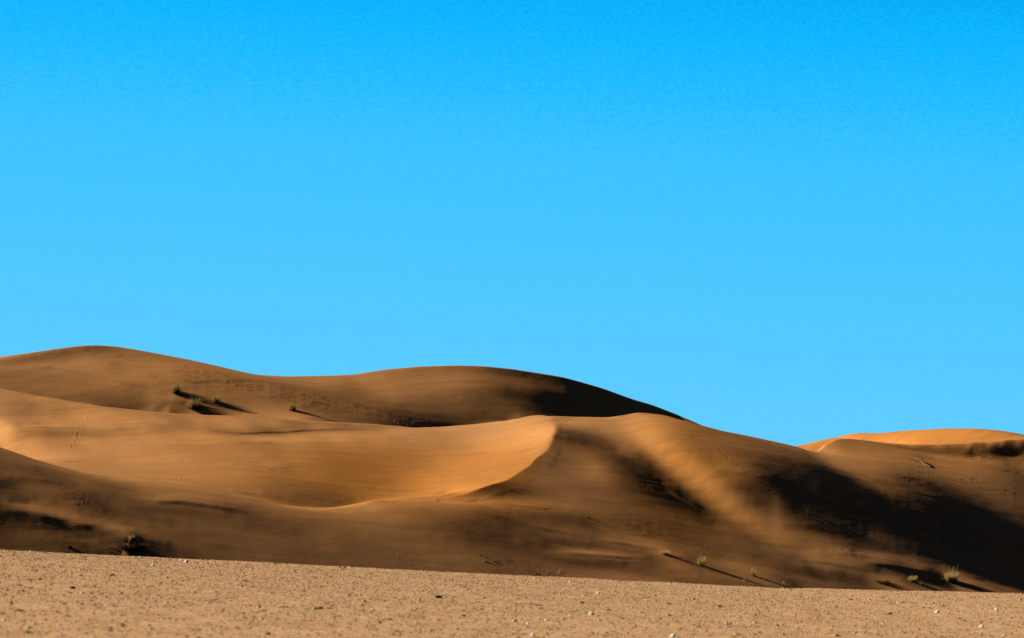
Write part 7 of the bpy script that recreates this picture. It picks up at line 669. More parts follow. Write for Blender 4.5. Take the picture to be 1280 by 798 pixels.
# footprints: trails of shallow pits with small rims
def pit(u, y, r=.17, depth=.10):
    x0 = (u-MID_U)/FOC*y
    i0, i1 = np.searchsorted(U, [u-9, u+9]); j0, j1 = np.searchsorted(Y, [y-1.6, y+1.6])
    d2 = ((X[i0:i1, j0:j1]-x0)/r)**2+((YY[i0:i1, j0:j1]-y)/(r*2.2))**2
    DISP[i0:i1, j0:j1] += -depth*np.exp(-d2)+depth*.35*np.exp(-(np.sqrt(d2)-1.7)**2*3)
for (u, y, r, dp) in [(113.61,374.52,0.13,0.06),(109.8,373.37,0.13,0.06),(109.41,371.87,0.13,0.06),(104.51,370.77,0.13,0.06),(104.7,369.32,0.13,0.06),(100.89,367.81,0.13,0.06),(99.89,365.95,0.13,0.06),(97.68,363.0,0.14,0.08),(96.89,361.63,0.14,0.08),(98.22,360.27,0.14,0.08),(94.43,359.0,0.14,0.08),(94.25,357.25,0.14,0.08),(90.14,355.96,0.14,0.08),(90.78,354.54,0.14,0.08),(84.93,352.75,0.1,0.04),(77.43,352.58,0.1,0.04),(75.77,352.14,0.1,0.04),(77.72,351.25,0.1,0.04),(419.65,309.88,0.09,0.02),(423.54,309.28,0.09,0.02),(429.4,308.75,0.09,0.02),(432.45,308.23,0.09,0.02),(437.33,307.78,0.09,0.02),(441.06,307.13,0.09,0.02),(445.96,306.54,0.09,0.02),(448.56,306.0,0.09,0.02),(453.77,305.46,0.09,0.02),(456.73,304.83,0.09,0.02),(461.62,304.34,0.09,0.02),(464.61,303.81,0.09,0.02),(468.21,303.44,0.09,0.02),(471.58,302.93,0.09,0.02),(476.69,302.44,0.09,0.02),(480.72,301.91,0.09,0.02),(485.21,301.38,0.09,0.02),(489.03,300.86,0.09,0.02),(493.41,300.52,0.09,0.02),(495.01,300.1,0.09,0.02),(499.49,299.71,0.09,0.02),(500.99,299.28,0.09,0.02),(506.18,298.85,0.09,0.02),(509.61,298.43,0.09,0.02),(514.0,298.15,0.09,0.02),(516.96,297.77,0.09,0.02),(522.92,297.46,0.09,0.02),(525.56,297.13,0.09,0.02),(531.17,296.84,0.09,0.02),(118.63,305.06,0.08,0.02),(113.73,304.26,0.08,0.02),(112.7,303.68,0.08,0.02),(106.74,302.87,0.08,0.02),(105.97,302.52,0.08,0.02),(100.76,302.04,0.08,0.02),(99.66,301.71,0.08,0.02),(93.61,301.46,0.08,0.02),(92.43,301.64,0.08,0.02),(1272.39,386.21,0.1,0.01),(228,332.22,0.15,0.07),(143,351.08,0.15,0.07),(181,348.81,0.15,0.07),(879.82,356.78,0.11,0.012),(879.73,356.57,0.11,0.012),(881.21,356.43,0.11,0.012),(881.04,356.21,0.11,0.012),(881.8,356.03,0.11,0.012),(882.8,355.9,0.11,0.012),(882.78,355.73,0.11,0.012),(883.46,355.6,0.11,0.012),(883.76,355.42,0.11,0.012),(883.68,355.24,0.11,0.012),(884.63,355.09,0.11,0.012),(884.43,354.92,0.11,0.012),(885.06,354.79,0.11,0.012),(885.01,354.62,0.11,0.012),(886.5,354.49,0.11,0.012),(885.94,354.31,0.11,0.012),(886.09,354.15,0.11,0.012),(887.15,354.03,0.11,0.012),(887.34,353.89,0.11,0.012),(887.71,353.73,0.11,0.012),(888.08,353.54,0.11,0.012),(888.6,353.39,0.11,0.012),(888.75,353.26,0.11,0.012),(889.15,353.13,0.11,0.012),(889.6,352.95,0.11,0.012),(890.3,352.85,0.11,0.012),(890.99,352.74,0.11,0.012),(891.13,352.62,0.11,0.012),(891.34,352.49,0.11,0.012),(892.1,352.36,0.11,0.012),(892.24,352.23,0.11,0.012),(892.55,352.1,0.11,0.012),(893.32,351.98,0.11,0.012),(894.17,351.88,0.11,0.012),(894.62,351.77,0.11,0.012),(894.21,351.65,0.11,0.012),(895.04,351.54,0.11,0.012),(895.38,351.42,0.11,0.012),(896.26,351.29,0.11,0.012),(896.54,351.17,0.11,0.012),(896.41,351.03,0.11,0.012),(896.81,350.91,0.11,0.012),(897.97,350.81,0.11,0.012),(898.21,350.72,0.11,0.012),(898.61,350.59,0.11,0.012),(898.91,350.47,0.11,0.012),(899.64,350.38,0.11,0.012),(899.98,350.29,0.11,0.012),(900.63,350.16,0.11,0.012),(900.42,350.06,0.11,0.012),(901.01,349.93,0.11,0.012),(901.59,349.84,0.11,0.012),(901.99,349.72,0.11,0.012),(902.41,349.61,0.11,0.012),(902.89,349.48,0.11,0.012),(903.75,349.36,0.11,0.012),(903.24,349.23,0.11,0.012),(904.17,349.13,0.11,0.012),(904.75,349.03,0.11,0.012),(904.42,348.93,0.11,0.012),(905.4,348.81,0.11,0.012),(905.44,348.72,0.11,0.012),(906.44,348.62,0.11,0.012),(906.49,348.5,0.11,0.012),(906.96,348.39,0.11,0.012),(907.59,348.29,0.11,0.012),(907.73,348.18,0.11,0.012),(909.08,348.08,0.11,0.012),(908.85,347.97,0.11,0.012),(909.17,347.87,0.11,0.012),(909.5,347.75,0.11,0.012),(910.09,347.66,0.11,0.012),(910.06,347.56,0.11,0.012),(910.8,347.46,0.11,0.012),(911.04,347.34,0.11,0.012),(911.97,347.22,0.11,0.012),(912.57,347.12,0.11,0.012),(913.06,347.03,0.11,0.012),(913.59,346.95,0.11,0.012),(913.88,346.85,0.11,0.012),(914.82,346.77,0.11,0.012),(914.75,346.69,0.11,0.012),(915.97,346.61,0.11,0.012),(915.87,346.52,0.11,0.012),(916.76,346.45,0.11,0.012),(917.04,346.35,0.11,0.012),(917.12,346.28,0.11,0.012),(918.02,346.2,0.11,0.012),(918.46,346.11,0.11,0.012),(918.77,346.02,0.11,0.012),(919.11,345.94,0.11,0.012),(919.94,345.85,0.11,0.012),(920.51,345.77,0.11,0.012),(920.76,345.7,0.11,0.012),(921.06,345.62,0.11,0.012),(922.0,345.55,0.11,0.012),(922.0,345.46,0.11,0.012),(923.4,345.41,0.11,0.012),(924.06,345.34,0.11,0.012),(924.37,345.27,0.11,0.012),(924.5,345.2,0.11,0.012),(925.71,345.15,0.11,0.012),(926.08,345.1,0.11,0.012),(926.56,345.04,0.11,0.012),(926.98,344.97,0.11,0.012),(927.09,344.91,0.11,0.012),(927.8,344.85,0.11,0.012),(928.82,344.81,0.11,0.012),(929.97,344.77,0.11,0.012),(929.47,344.69,0.11,0.012),(930.34,344.64,0.11,0.012),(931.07,344.59,0.11,0.012),(930.3,344.52,0.11,0.012),(931.62,344.47,0.11,0.012),(64.81,344.8,0.12,0.03),(66.88,344.58,0.12,0.03),(67.46,344.46,0.12,0.03),(68.63,344.31,0.12,0.03),(69.88,344.16,0.12,0.03),(70.6,344.05,0.12,0.03),(72.43,343.85,0.12,0.03),(73.33,343.72,0.12,0.03),(74.89,343.6,0.12,0.03),(75.97,343.49,0.12,0.03),(77.43,343.39,0.12,0.03),(78.09,343.3,0.12,0.03),(78.86,343.21,0.12,0.03),(80.23,343.17,0.12,0.03),(81.08,343.24,0.12,0.03),(82.84,343.33,0.12,0.03),(83.97,343.4,0.12,0.03),(85.33,343.49,0.12,0.03),(86.67,343.56,0.12,0.03),(87.45,343.63,0.12,0.03),(88.63,343.71,0.12,0.03),(90.04,343.8,0.12,0.03),(91.3,343.86,0.12,0.03),(92.61,343.94,0.12,0.03),(93.05,344.0,0.12,0.03),(94.96,344.08,0.12,0.03),(95.97,344.17,0.12,0.03),(97.04,344.29,0.12,0.03),(98.62,344.39,0.12,0.03),(99.21,344.48,0.12,0.03),(100.73,344.6,0.12,0.03),(101.97,344.69,0.12,0.03),(103.45,344.78,0.12,0.03),(104.43,344.87,0.12,0.03),(105.76,344.97,0.12,0.03),(106.53,345.05,0.12,0.03),(107.7,345.13,0.12,0.03),(36.45,446.39,0.12,0.03),(37.94,446.31,0.12,0.03),(38.73,446.26,0.12,0.03),(39.47,446.21,0.12,0.03),(40.84,446.15,0.12,0.03),(41.57,446.1,0.12,0.03),(43.12,446.04,0.12,0.03),(44.13,445.98,0.12,0.03),(45.36,445.91,0.12,0.03),(46.21,445.85,0.12,0.03),(47.79,445.77,0.12,0.03),(48.99,445.7,0.12,0.03),(50.45,445.63,0.12,0.03),(51.25,445.58,0.12,0.03),(52.95,445.5,0.12,0.03),(53.87,445.45,0.12,0.03),(54.58,445.39,0.12,0.03),(56.17,445.31,0.12,0.03),(57.2,445.25,0.12,0.03),(58.29,445.2,0.12,0.03),(59.82,445.14,0.12,0.03),(60.6,445.09,0.12,0.03),(62.17,445.03,0.12,0.03),(63.33,444.97,0.12,0.03),(63.85,444.93,0.12,0.03),(65.17,444.85,0.12,0.03),(66.73,444.77,0.12,0.03),(67.77,444.7,0.12,0.03),(69.58,444.62,0.12,0.03),(70.22,444.55,0.12,0.03),(70.94,444.48,0.12,0.03),(72.93,444.39,0.12,0.03),(74.5,444.3,0.12,0.03),(75.33,444.23,0.12,0.03),(76.05,444.17,0.12,0.03),(78.04,444.07,0.12,0.03),(78.54,444.01,0.12,0.03),(80.23,443.91,0.12,0.03),(81.55,443.82,0.12,0.03),(82.73,443.74,0.12,0.03),(84.18,443.65,0.12,0.03),(720.41,330.47,0.1,0.02)]: pit(u, y, r, dp)
# the curved crest above the bowl is a knife edge: carry each flank smoothly up to it and let them meet
KNIFE = np.array([(540, 318.73), (544, 319.02), (548, 319.41), (552, 319.86), (556, 320.33), (560, 320.81), (564, 321.29), (568, 321.78), (572, 322.29), (576, 322.80), (580, 323.32), (584, 323.84), (588, 324.37), (592, 324.89), (596, 325.42), (600, 325.96), (604, 326.53), (608, 327.14), (612, 327.81), (616, 328.51), (620, 329.25), (624, 330.00), (628, 330.75), (632, 331.52), (636, 332.31), (640, 333.16), (644, 334.06), (648, 335.02), (652, 336.02), (656, 337.10), (660, 338.25), (664, 339.50), (668, 340.82), (672, 342.29), (676, 343.95), (680, 346.10), (684, 348.65), (688, 351.34), (692, 353.90)])
def sharpen(Z):
    i0, i1 = np.searchsorted(U, [548, 722]); j0, j1 = np.searchsorted(Y, [312, 366])
    xs, ys, zs = X[i0:i1, j0:j1].ravel(), YY[i0:i1, j0:j1].ravel(), Z[i0:i1, j0:j1].ravel()
    kx = (KNIFE[:, 0]-MID_U)/FOC*KNIFE[:, 1]; ky = KNIFE[:, 1]
    d = np.full(len(xs), 1e9); side = np.zeros(len(xs)); along = np.zeros(len(xs))
    for a in range(len(kx)-1):
        ex, ey = kx[a+1]-kx[a], ky[a+1]-ky[a]; l = math.hypot(ex, ey)
        tt = np.clip(((xs-kx[a])*ex+(ys-ky[a])*ey)/l/l, 0, 1); q = np.hypot(xs-kx[a]-tt*ex, ys-ky[a]-tt*ey)
        s = np.sign(ex*(ys-ky[a])-ey*(xs-kx[a])); m = q < d
        side[m] = s[m]; along[m] = (a+tt[m])/(len(kx)-1); d[m] = q[m]
    band = np.where(d < 2.2)[0]; out = zs.copy(); fit = {}
    for sg in (1, -1):
        src = np.where((side == sg) & (d > .9) & (d < 5))[0][::2]; surf = np.zeros(len(band))
        for c0 in range(0, len(band), 400):
            b = band[c0:c0+400]; dx = xs[src][None]-xs[b][:, None]; dy = ys[src][None]-ys[b][:, None]
            w = np.exp(-(dx*dx+dy*dy)/(2*1.3**2))+1e-12; z = zs[src][None]
            A = np.zeros((len(b), 3, 3)); r = np.zeros((len(b), 3)); f = (np.ones_like(dx), dx, dy)
            for p in range(3):
                r[:, p] = (w*f[p]*z).sum(1)
                for q in range(p, 3): A[:, p, q] = A[:, q, p] = (w*f[p]*f[q]).sum(1)
            A += np.eye(3)*1e-6; surf[c0:c0+400] = np.linalg.solve(A, r[..., None])[:, 0, 0]
        fit[sg] = surf
    edge = np.minimum(fit[1], fit[-1]); own = np.where(side[band] > 0, fit[1], fit[-1])
    k = np.clip((2.2-d[band])/1.0, 0, 1); k = k*k*(3-2*k)*np.clip(along[band]*8, 0, 1)*np.clip((1-along[band])*10, 0, 1)
    out[band] = zs[band]*(1-k)+edge*k
    Z[i0:i1, j0:j1] = out.reshape(i1-i0, j1-j0)
sharpen(Z)
DISP *= 1-.8*np.clip(blob(640, 340, 70, 20)*1.5, 0, 1)
Z += DISP
EU = np.arange(1, 61)*16.0                                # low flanks running out beyond the surveyed bearings
def ground(x, y):
    u = x/y*FOC+MID_U; a = (u-U[0])/(U[1]-U[0]); b = (y-Y[0])/(Y[1]-Y[0]); i = int(a); j = int(b); f = a-i; g = b-j
    return Z[i, j]*(1-f)*(1-g)+Z[i+1, j]*f*(1-g)+Z[i, j+1]*(1-f)*g+Z[i+1, j+1]*f*g
def ext(zc, tc, sgn):
    fade = 1/(1+(EU/260.0)**2)
    zz = -8+(zc[None]+8)*fade[:, None]
    return zz
L = ext(Z[0], None, -1)[::-1]; R = ext(Z[-1], None, 1)
Za = np.concatenate([L, Z, R]); Ua = np.concatenate([U[0]-EU[::-1], U, U[-1]+EU])
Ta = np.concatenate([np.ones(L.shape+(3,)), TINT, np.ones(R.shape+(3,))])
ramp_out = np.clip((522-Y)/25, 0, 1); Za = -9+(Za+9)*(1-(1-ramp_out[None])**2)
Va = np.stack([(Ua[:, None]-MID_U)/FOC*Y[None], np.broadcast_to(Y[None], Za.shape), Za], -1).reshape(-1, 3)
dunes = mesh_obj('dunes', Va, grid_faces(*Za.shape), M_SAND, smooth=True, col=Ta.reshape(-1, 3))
tag(dunes, kind='structure')

# ------------------------------------------------------------------ gravel plain in front, desert floor around
EDGE_U = [-400, 0, 320, 640, 960, 1280, 1680]; EDGE_V = [670, 688, 703, 719.5, 735, 742.8, 750]
CREST = 40.0
def plain_z(x, y):
    u = np.clip(x/CREST*FOC+MID_U, -3000, 4000)
    ez = EYE_H-(np.interp(u, EDGE_U, EDGE_V)-EYE_V)/FOC*CREST
    ez = ez-np.where(u > 1680, (u-1680)*.0002, 0)+np.where(u < -400, (-400-u)*.0001, 0)
    d = np.maximum(0, y-CREST)
    return ez-d*d/(2*9.0)*(d < 1.2)-np.where(d >= 1.2, .08+(d-1.2)*.133*.35, 0)-np.maximum(0, d-1.2)*.01
gx = np.linspace(-12, 12, 560); gy = np.linspace(12, 46, 850)
GX, GY = np.meshgrid(gx, gy, indexing='ij')
PZ = plain_z(GX, GY)
PZ = PZ+.010*lattice(PZ.shape, (40, 40), 11)+.006*lattice(PZ.shape, (9, 9), 12)+.0035*lattice(PZ.shape, (3, 3), 13)-.010*np.maximum(0, lattice(PZ.shape, (5, 5), 14)-.45)*2
def plain_at(x, y):
    a = (x-gx[0])/(gx[1]-gx[0]); b = (y-gy[0])/(gy[1]-gy[0]); i = np.floor(a).astype(int); j = np.floor(b).astype(int); f = a-i; g = b-j
    return PZ[i, j]*(1-f)*(1-g)+PZ[i+1, j]*f*(1-g)+PZ[i, j+1]*(1-f)*g+PZ[i+1, j+1]*f*g
tag(mesh_obj('gravel_plain', np.stack([GX, GY, PZ], -1).reshape(-1, 3), grid_faces(*PZ.shape), M_GRAVEL, smooth=True), kind='structure')
ox = np.concatenate([-np.geomspace(3000, 13, 40), np.linspace(-12, 12, 25), np.geomspace(13, 3000, 40)])
oy = np.concatenate([-np.geomspace(600, 4, 14), np.linspace(0, 60, 61), np.geomspace(62, 262, 30), [280, 300, 400, 600, 1000, 2500, 6000]])
OX, OY = np.meshgrid(ox, oy, indexing='ij')
OZ = np.maximum(plain_z(np.clip(OX, -60, 60), OY), -9.2)-.05
OZ = np.where(OY > 46, np.minimum(OZ, -9.2+(1-np.clip((OY-46)/200, 0, 1))*8.2+.8*0), OZ)
tag(mesh_obj('desert_floor', np.stack([OX, OY, OZ], -1).reshape(-1, 3), grid_faces(*OX.shape), M_GRAVEL, smooth=True), kind='structure')

# gravel: countless small stones scattered over the plain, one object
OCT = np.array([(1, 0, 0), (0, 1, 0), (-1, 0, 0), (0, -1, 0), (0, 0, 1), (0, 0, -.6)], float)
OF = np.array([(0, 1, 4), (1, 2, 4), (2, 3, 4), (3, 0, 4), (1, 0, 5), (2, 1, 5), (3, 2, 5), (0, 3, 5)])
n = 110000
y = np.sqrt(rng.uniform(13**2, 42.5**2, n)); x = rng.uniform(-1, 1, n)*(.2*y+1.2)
s = np.clip(rng.lognormal(math.log(.0062), .5, n), .003, .030)
z = plain_at(x, y)
jit = rng.uniform(.7, 1.15, (n, 6, 1)); th = rng.uniform(0, 6.28, n); c_, s_ = np.cos(th), np.sin(th)
P = OCT[None]*jit*s[:, None, None]; P[..., 0] *= rng.uniform(.8, 1.6, n)[:, None]
PX = P[..., 0]*c_[:, None]-P[..., 1]*s_[:, None]+x[:, None]; PY = P[..., 0]*s_[:, None]+P[..., 1]*c_[:, None]+y[:, None]
PV = np.stack([PX, PY, P[..., 2]*.42+(z+s*.05)[:, None]], -1).reshape(-1, 3)
pal = np.array([(.95, .62, .36), (.90, .56, .30), (.95, .74, .50), (.80, .48, .24), (.95, .56, .30), (.30, .17, .09), (.95, .88, .76), (.66, .48, .24)])
pk = rng.choice(8, n, p=[.27, .25, .16, .14, .13, .015, .02, .015]); pc = np.clip(pal[pk]*rng.uniform(.85, 1.12, (n, 1)), 0, .95)
FV = (OF[None]+6*np.arange(n)[:, None, None]).reshape(-1, 3)
tag(mesh_obj('gravel', PV, FV, M_STONE, col=np.repeat(pc, 6, 0)), kind='stuff')

# ------------------------------------------------------------------ stones one can tell apart
def stone_mesh(name, r, colr, seed, flat=.7, facet=False):
    rr = np.random.default_rng(seed); phi = (1+5**.5)/2
    v = [(-1, phi, 0), (1, phi, 0), (-1, -phi, 0), (1, -phi, 0), (0, -1, phi), (0, 1, phi), (0, -1, -phi), (0, 1, -phi), (phi, 0, -1), (phi, 0, 1), (-phi, 0, -1), (-phi, 0, 1)]
    f = [(0, 11, 5), (0, 5, 1), (0, 1, 7), (0, 7, 10), (0, 10, 11), (1, 5, 9), (5, 11, 4), (11, 10, 2), (10, 7, 6), (7, 1, 8), (3, 9, 4), (3, 4, 2), (3, 2, 6), (3, 6, 8), (3, 8, 9), (4, 9, 5), (2, 4, 11), (6, 2, 10), (8, 6, 7), (9, 8, 1)]
    v = [np.array(p)/np.linalg.norm(p) for p in v]; mid = {}; nf = []
    def m_(a, b):
        k = (min(a, b), max(a, b))
        if k not in mid: q = v[a]+v[b]; v.append(q/np.linalg.norm(q)); mid[k] = len(v)-1
        return mid[k]
    for a, b, c in f:
        ab, bc, ca = m_(a, b), m_(b, c), m_(c, a); nf += [(a, ab, ca), (b, bc, ab), (c, ca, bc), (ab, bc, ca)]
    v = np.array(v)*rr.uniform(.84, 1.12, (len(v), 1))
    if facet:                                             # one broad broken face, up and to the left
        nn = np.array([-.72, -.42, .55]); nn /= np.linalg.norm(nn); dd = v@nn; v = v-np.outer(np.maximum(dd-.25, 0), nn)
    v = v*np.array([1.15, .95, flat])*r
    return v, np.array(nf), np.tile(colr, (len(v), 1))*rr.uniform(.85, 1.1, (len(v), 1))
def plain_stone(x, y, r, colr, label, group, seed, name='pebble'):
    v, f, c = stone_mesh(name, r*(1.25 if colr[0] > .5 else 1), colr, seed, .9 if colr[0] > .5 else .6, colr[0] > .5)
    o = mesh_obj(name, v, f, M_STONE, col=np.clip(c, 0, .97))
    o.location = (x, y, float(plain_at(np.array(x), np.array(y)))+r*.35)
    tag(o, label, 'pebble' if name == 'pebble' else 'stone', group)
for k, (x, y, r, tone, label, group) in enumerate([(-4.292, 37.45, 0.0284, 1, 'largest white pebble, on the far edge of the gravel plain right of the dead shrub', None), (-4.541, 38.95, 0.0164, 1, 'small white pebble on the gravel edge just left of the largest white pebble', None), (-4.179, 33.1, 0.0186, 1, 'white pebble on the gravel below the shadow of the dead shrub', None), (-5.153, 39.45, 0.0166, 1, 'small pale pebble lying loose on the gravel plain', 'pale pebbles on the gravel plain'), (-5.248, 39.5, 0.0133, 1, 'small pale pebble lying loose on the gravel plain', 'pale pebbles on the gravel plain'), (-6.739, 39.85, 0.0134, 1, 'small pale pebble lying loose on the gravel plain', 'pale pebbles on the gravel plain'), (-2.252, 39.3, 0.0155, 1, 'small pale pebble lying loose on the gravel plain', 'pale pebbles on the gravel plain'), (0.3, 38.15, 0.0161, 1, 'small pale pebble lying loose on the gravel plain', 'pale pebbles on the gravel plain'), (0.747, 36.95, 0.0156, 1, 'small pale pebble lying loose on the gravel plain', 'pale pebbles on the gravel plain'), (0.92, 30.6, 0.0172, 1, 'small pale pebble lying loose on the gravel plain', 'pale pebbles on the gravel plain'), (0.606, 22.0, 0.0161, 1, 'small pale pebble lying loose on the gravel plain', 'pale pebbles on the gravel plain'), (2.508, 38.15, 0.0129, 1, 'small pale pebble lying loose on the gravel plain', 'pale pebbles on the gravel plain'), (2.678, 36.95, 0.0125, 1, 'small pale pebble lying loose on the gravel plain', 'pale pebbles on the gravel plain'), (1.02, 18.15, 0.0153, 1, 'pale blurred pebble nearest the camera at the bottom of the gravel', None), (4.217, 28.3, 0.0215, 1, 'bright white pebble on the gravel below the yellow grass tuft on the right', None), (5.022, 29.55, 0.0183, 1, 'small pale pebble lying loose on the gravel plain', 'pale pebbles on the gravel plain'), (3.876, 23.55, 0.0172, 1, 'small pale pebble lying loose on the gravel plain', 'pale pebbles on the gravel plain'), (5.175, 31.6, 0.0142, 1, 'small pale pebble lying loose on the gravel plain', 'pale pebbles on the gravel plain'), (4.362, 32.25, 0.0136, 1, 'small pale pebble lying loose on the gravel plain', 'pale pebbles on the gravel plain'), (-2.733, 15.3, 0.0095, 1, 'pale pebble at the left end of the gravel plain', None), (-1.954, 18.6, 0.0094, 1, 'small pale pebble lying loose on the gravel plain', 'pale pebbles on the gravel plain'), (-3.127, 20.65, 0.0104, 1, 'small pale pebble lying loose on the gravel plain', 'pale pebbles on the gravel plain'), (-4.392, 28.9, 0.0122, 1, 'small pale pebble lying loose on the gravel plain', 'pale pebbles on the gravel plain'), (0.12, 17.1, 0.0115, 1, 'small pale pebble lying loose on the gravel plain', 'pale pebbles on the gravel plain'), (0.102, 19.15, 0.0108, 1, 'small pale pebble lying loose on the gravel plain', 'pale pebbles on the gravel plain'), (-0.624, 26.15, 0.0118, 1, 'small pale pebble lying loose on the gravel plain', 'pale pebbles on the gravel plain'), (0.237, 20.05, 0.0113, 1, 'small pale pebble lying loose on the gravel plain', 'pale pebbles on the gravel plain'), (0.421, 21.1, 0.0107, 1, 'small pale pebble lying loose on the gravel plain', 'pale pebbles on the gravel plain'), (-3.75, 26.75, 0.018, 0, 'small dark stone lying loose on the gravel plain', 'dark stones on the gravel plain'), (-3.424, 22.2, 0.02, 0, 'largest dark stone on the left of the gravel plain', None), (-1.294, 15.1, 0.0136, 0, 'dark stone at the bottom edge of the gravel left of the middle', None), (-0.65, 25.15, 0.0283, 0, 'broad dark olive clod on the gravel in the middle of the plain', None), (-1.329, 19.8, 0.0167, 0, 'small dark stone lying loose on the gravel plain', 'dark stones on the gravel plain'), (-0.337, 20.0, 0.0146, 0, 'small dark stone lying loose on the gravel plain', 'dark stones on the gravel plain'), (1.957, 26.8, 0.0196, 0, 'small dark stone lying loose on the gravel plain', 'dark stones on the gravel plain'), (1.483, 26.8, 0.0166, 0, 'small dark stone lying loose on the gravel plain', 'dark stones on the gravel plain'), (3.972, 33.35, 0.0187, 0, 'small dark stone lying loose on the gravel plain', 'dark stones on the gravel plain'), (3.534, 26.6, 0.0194, 0, 'small dark stone lying loose on the gravel plain', 'dark stones on the gravel plain'), (4.712, 31.15, 0.014, 0, 'small dark stone lying loose on the gravel plain', 'dark stones on the gravel plain'), (-5.121, 31.65, 0.0124, 0, 'small dark stone lying loose on the gravel plain', 'dark stones on the gravel plain'), (-4.978, 37.95, 0.016, 0, 'small dark stone lying loose on the gravel plain', 'dark stones on the gravel plain'), (0.133, 26.25, 0.0118, 0, 'small dark stone lying loose on the gravel plain', 'dark stones on the gravel plain'), (0.637, 25.75, 0.0174, 0, 'small dark stone lying loose on the gravel plain', 'dark stones on the gravel plain'), (-3.313, 39.85, 0.0157, 0, 'small dark stone lying loose on the gravel plain', 'dark stones on the gravel plain'), (-2.349, 38.9, 0.0142, 0, 'small dark stone lying loose on the gravel plain', 'dark stones on the gravel plain'), (-2.275, 38.75, 0.0142, 0, 'small dark stone lying loose on the gravel plain', 'dark stones on the gravel plain')]):
    plain_stone(x, y, r, (.95, .90, .80) if tone else (.16, .09, .05), label, group, 100+k, 'pebble' if tone else 'stone')

# ------------------------------------------------------------------ plants
def blades(rr, n, spread, h, w, lean, cols, wind=(.25, -.05), up=1.0, curl=.5):
    V = []; Fc = []; C = []
    for k in range(n):
        a = rr.uniform(0, 6.283); r0 = spread*math.sqrt(rr.uniform(0, 1))*.55
        bx, by = r0*math.cos(a), r0*math.sin(a)
        hh = h*rr.uniform(.45, 1.0)*(1-.35*(r0/max(spread, 1e-3))); ln = lean*rr.uniform(.3, 1.0)*(1 if rr.uniform() < .9 else 1.6)
        dx, dy = math.cos(a)*ln+wind[0]*rr.uniform(.2, 1), math.sin(a)*ln+wind[1]
        t = rr.uniform(0, 3.14); sx, sy = math.cos(t)*w, math.sin(t)*w*.6
        c = cols[rr.integers(len(cols))]; shade = rr.uniform(.75, 1.15); b0 = len(V); S = 4
        for j in range(S+1):
            q = j/S; px = bx+dx*hh*(q+curl*q*q)*.6; py = by+dy*hh*(q+curl*q*q)*.6; pz = hh*(q-.25*curl*q*q*ln)*up-.05
            ww = (1-q*.85)
            V += [(px-sx*ww, py-sy*ww, pz), (px+sx*ww, py+sy*ww, pz)]; cc = tuple(min(.9, x*shade*(.65+.5*q)) for x in c); C += [cc, cc]
        for j in range(S): i = b0+2*j; Fc.append((i, i+1, i+3, i+2))
    return np.array(V), np.array(Fc), np.array(C)
def mound(rr, rx, ry, h, tail=1.0):
    n, m = 26, 14; V = []
    for i in range(n):
        a = i/n*6.2832
        for j in range(m):
            q = j/(m-1); rad = q*(1+.12*math.sin(3*a+rr.uniform(-.2, .2)))
            k = tail if math.cos(a) < 0 else 1.0
            V.append((math.cos(a)*rx*rad*k, math.sin(a)*ry*rad, h*(math.cos(min(q, 1)*math.pi)+1)/2*(1+rr.uniform(-.05, .05))-.10-.12*q*h))
    F_ = [(i*m+j, ((i+1) % n)*m+j, ((i+1) % n)*m+j+1, i*m+j+1) for i in range(n) for j in range(m-1)]
    return np.array(V), np.array(F_), np.ones((len(V), 3))
def sticks(rr, segs, col):
    """segs: list of polylines [(x,y,z,r), ...] -> tapering six-sided branches"""
    V = []; Fc = []; C = []
    for line in segs:
        b0 = len(V)
        for (x, y, z, r) in line:
            for k in range(6):
                a = k/6*6.2832; V.append((x+r*math.cos(a), y+r*.5*math.sin(a), z+r*math.sin(a)*.9)); C.append(np.array(col)*rr.uniform(.8, 1.15))
        for s in range(len(line)-1):
            for k in range(6):
                i = b0+s*6; Fc.append((i+k, i+(k+1) % 6, i+6+(k+1) % 6, i+6+k))
    return np.array(V), np.array(Fc), np.clip(np.array(C), 0, .95)
def drape(segs, x, y):
    return [[(px, py, pz+ground(x+px, y+py)-ground(x, y), r) for (px, py, pz, r) in line] for line in segs]
def branchy(rr, n, length, r, spread, rise):
    out = []
    for k in range(n):
        a = rr.uniform(0, 6.283); p = np.array([rr.uniform(-.15, .15), rr.uniform(-.1, .1), 0.]); d = np.array([math.cos(a)*spread, math.sin(a)*spread*.6, rise*rr.uniform(.3, 1)])
        ln = length*rr.uniform(.5, 1); line = []
        for s in range(5):
            line.append((*p, r*(1-s*.2)+.006)); p = p+d*ln/4; d = d+rr.normal(0, .22, 3)
        out.append(line)
        q = np.array(line[2][:3]); d2 = d+rr.normal(0, .5, 3)
        out.append([(*q, r*.6), (*(q+d2*ln*.2), r*.4), (*(q+d2*ln*.45), r*.15+.004)])
    return out
GREEN = [(.24, .27, .05), (.36, .35, .08), (.17, .19, .04)]
OLIVE = [(.50, .42, .12), (.36, .27, .08), (.60, .46, .15)]
STRAW = [(.90, .66, .20), (.80, .55, .15), (.92, .76, .34)]
RUST = [(.46, .21, .07), (.34, .15, .05)]
def put(name, x, y, label, cat, group=None, dz=0.0):
    return tag(empty(name, (x, y, ground(x, y)+dz)), label, cat, group)
def part(name, g, mat, root, smooth=False): return mesh_obj(name, g[0], g[1], mat, root, smooth, g[2])
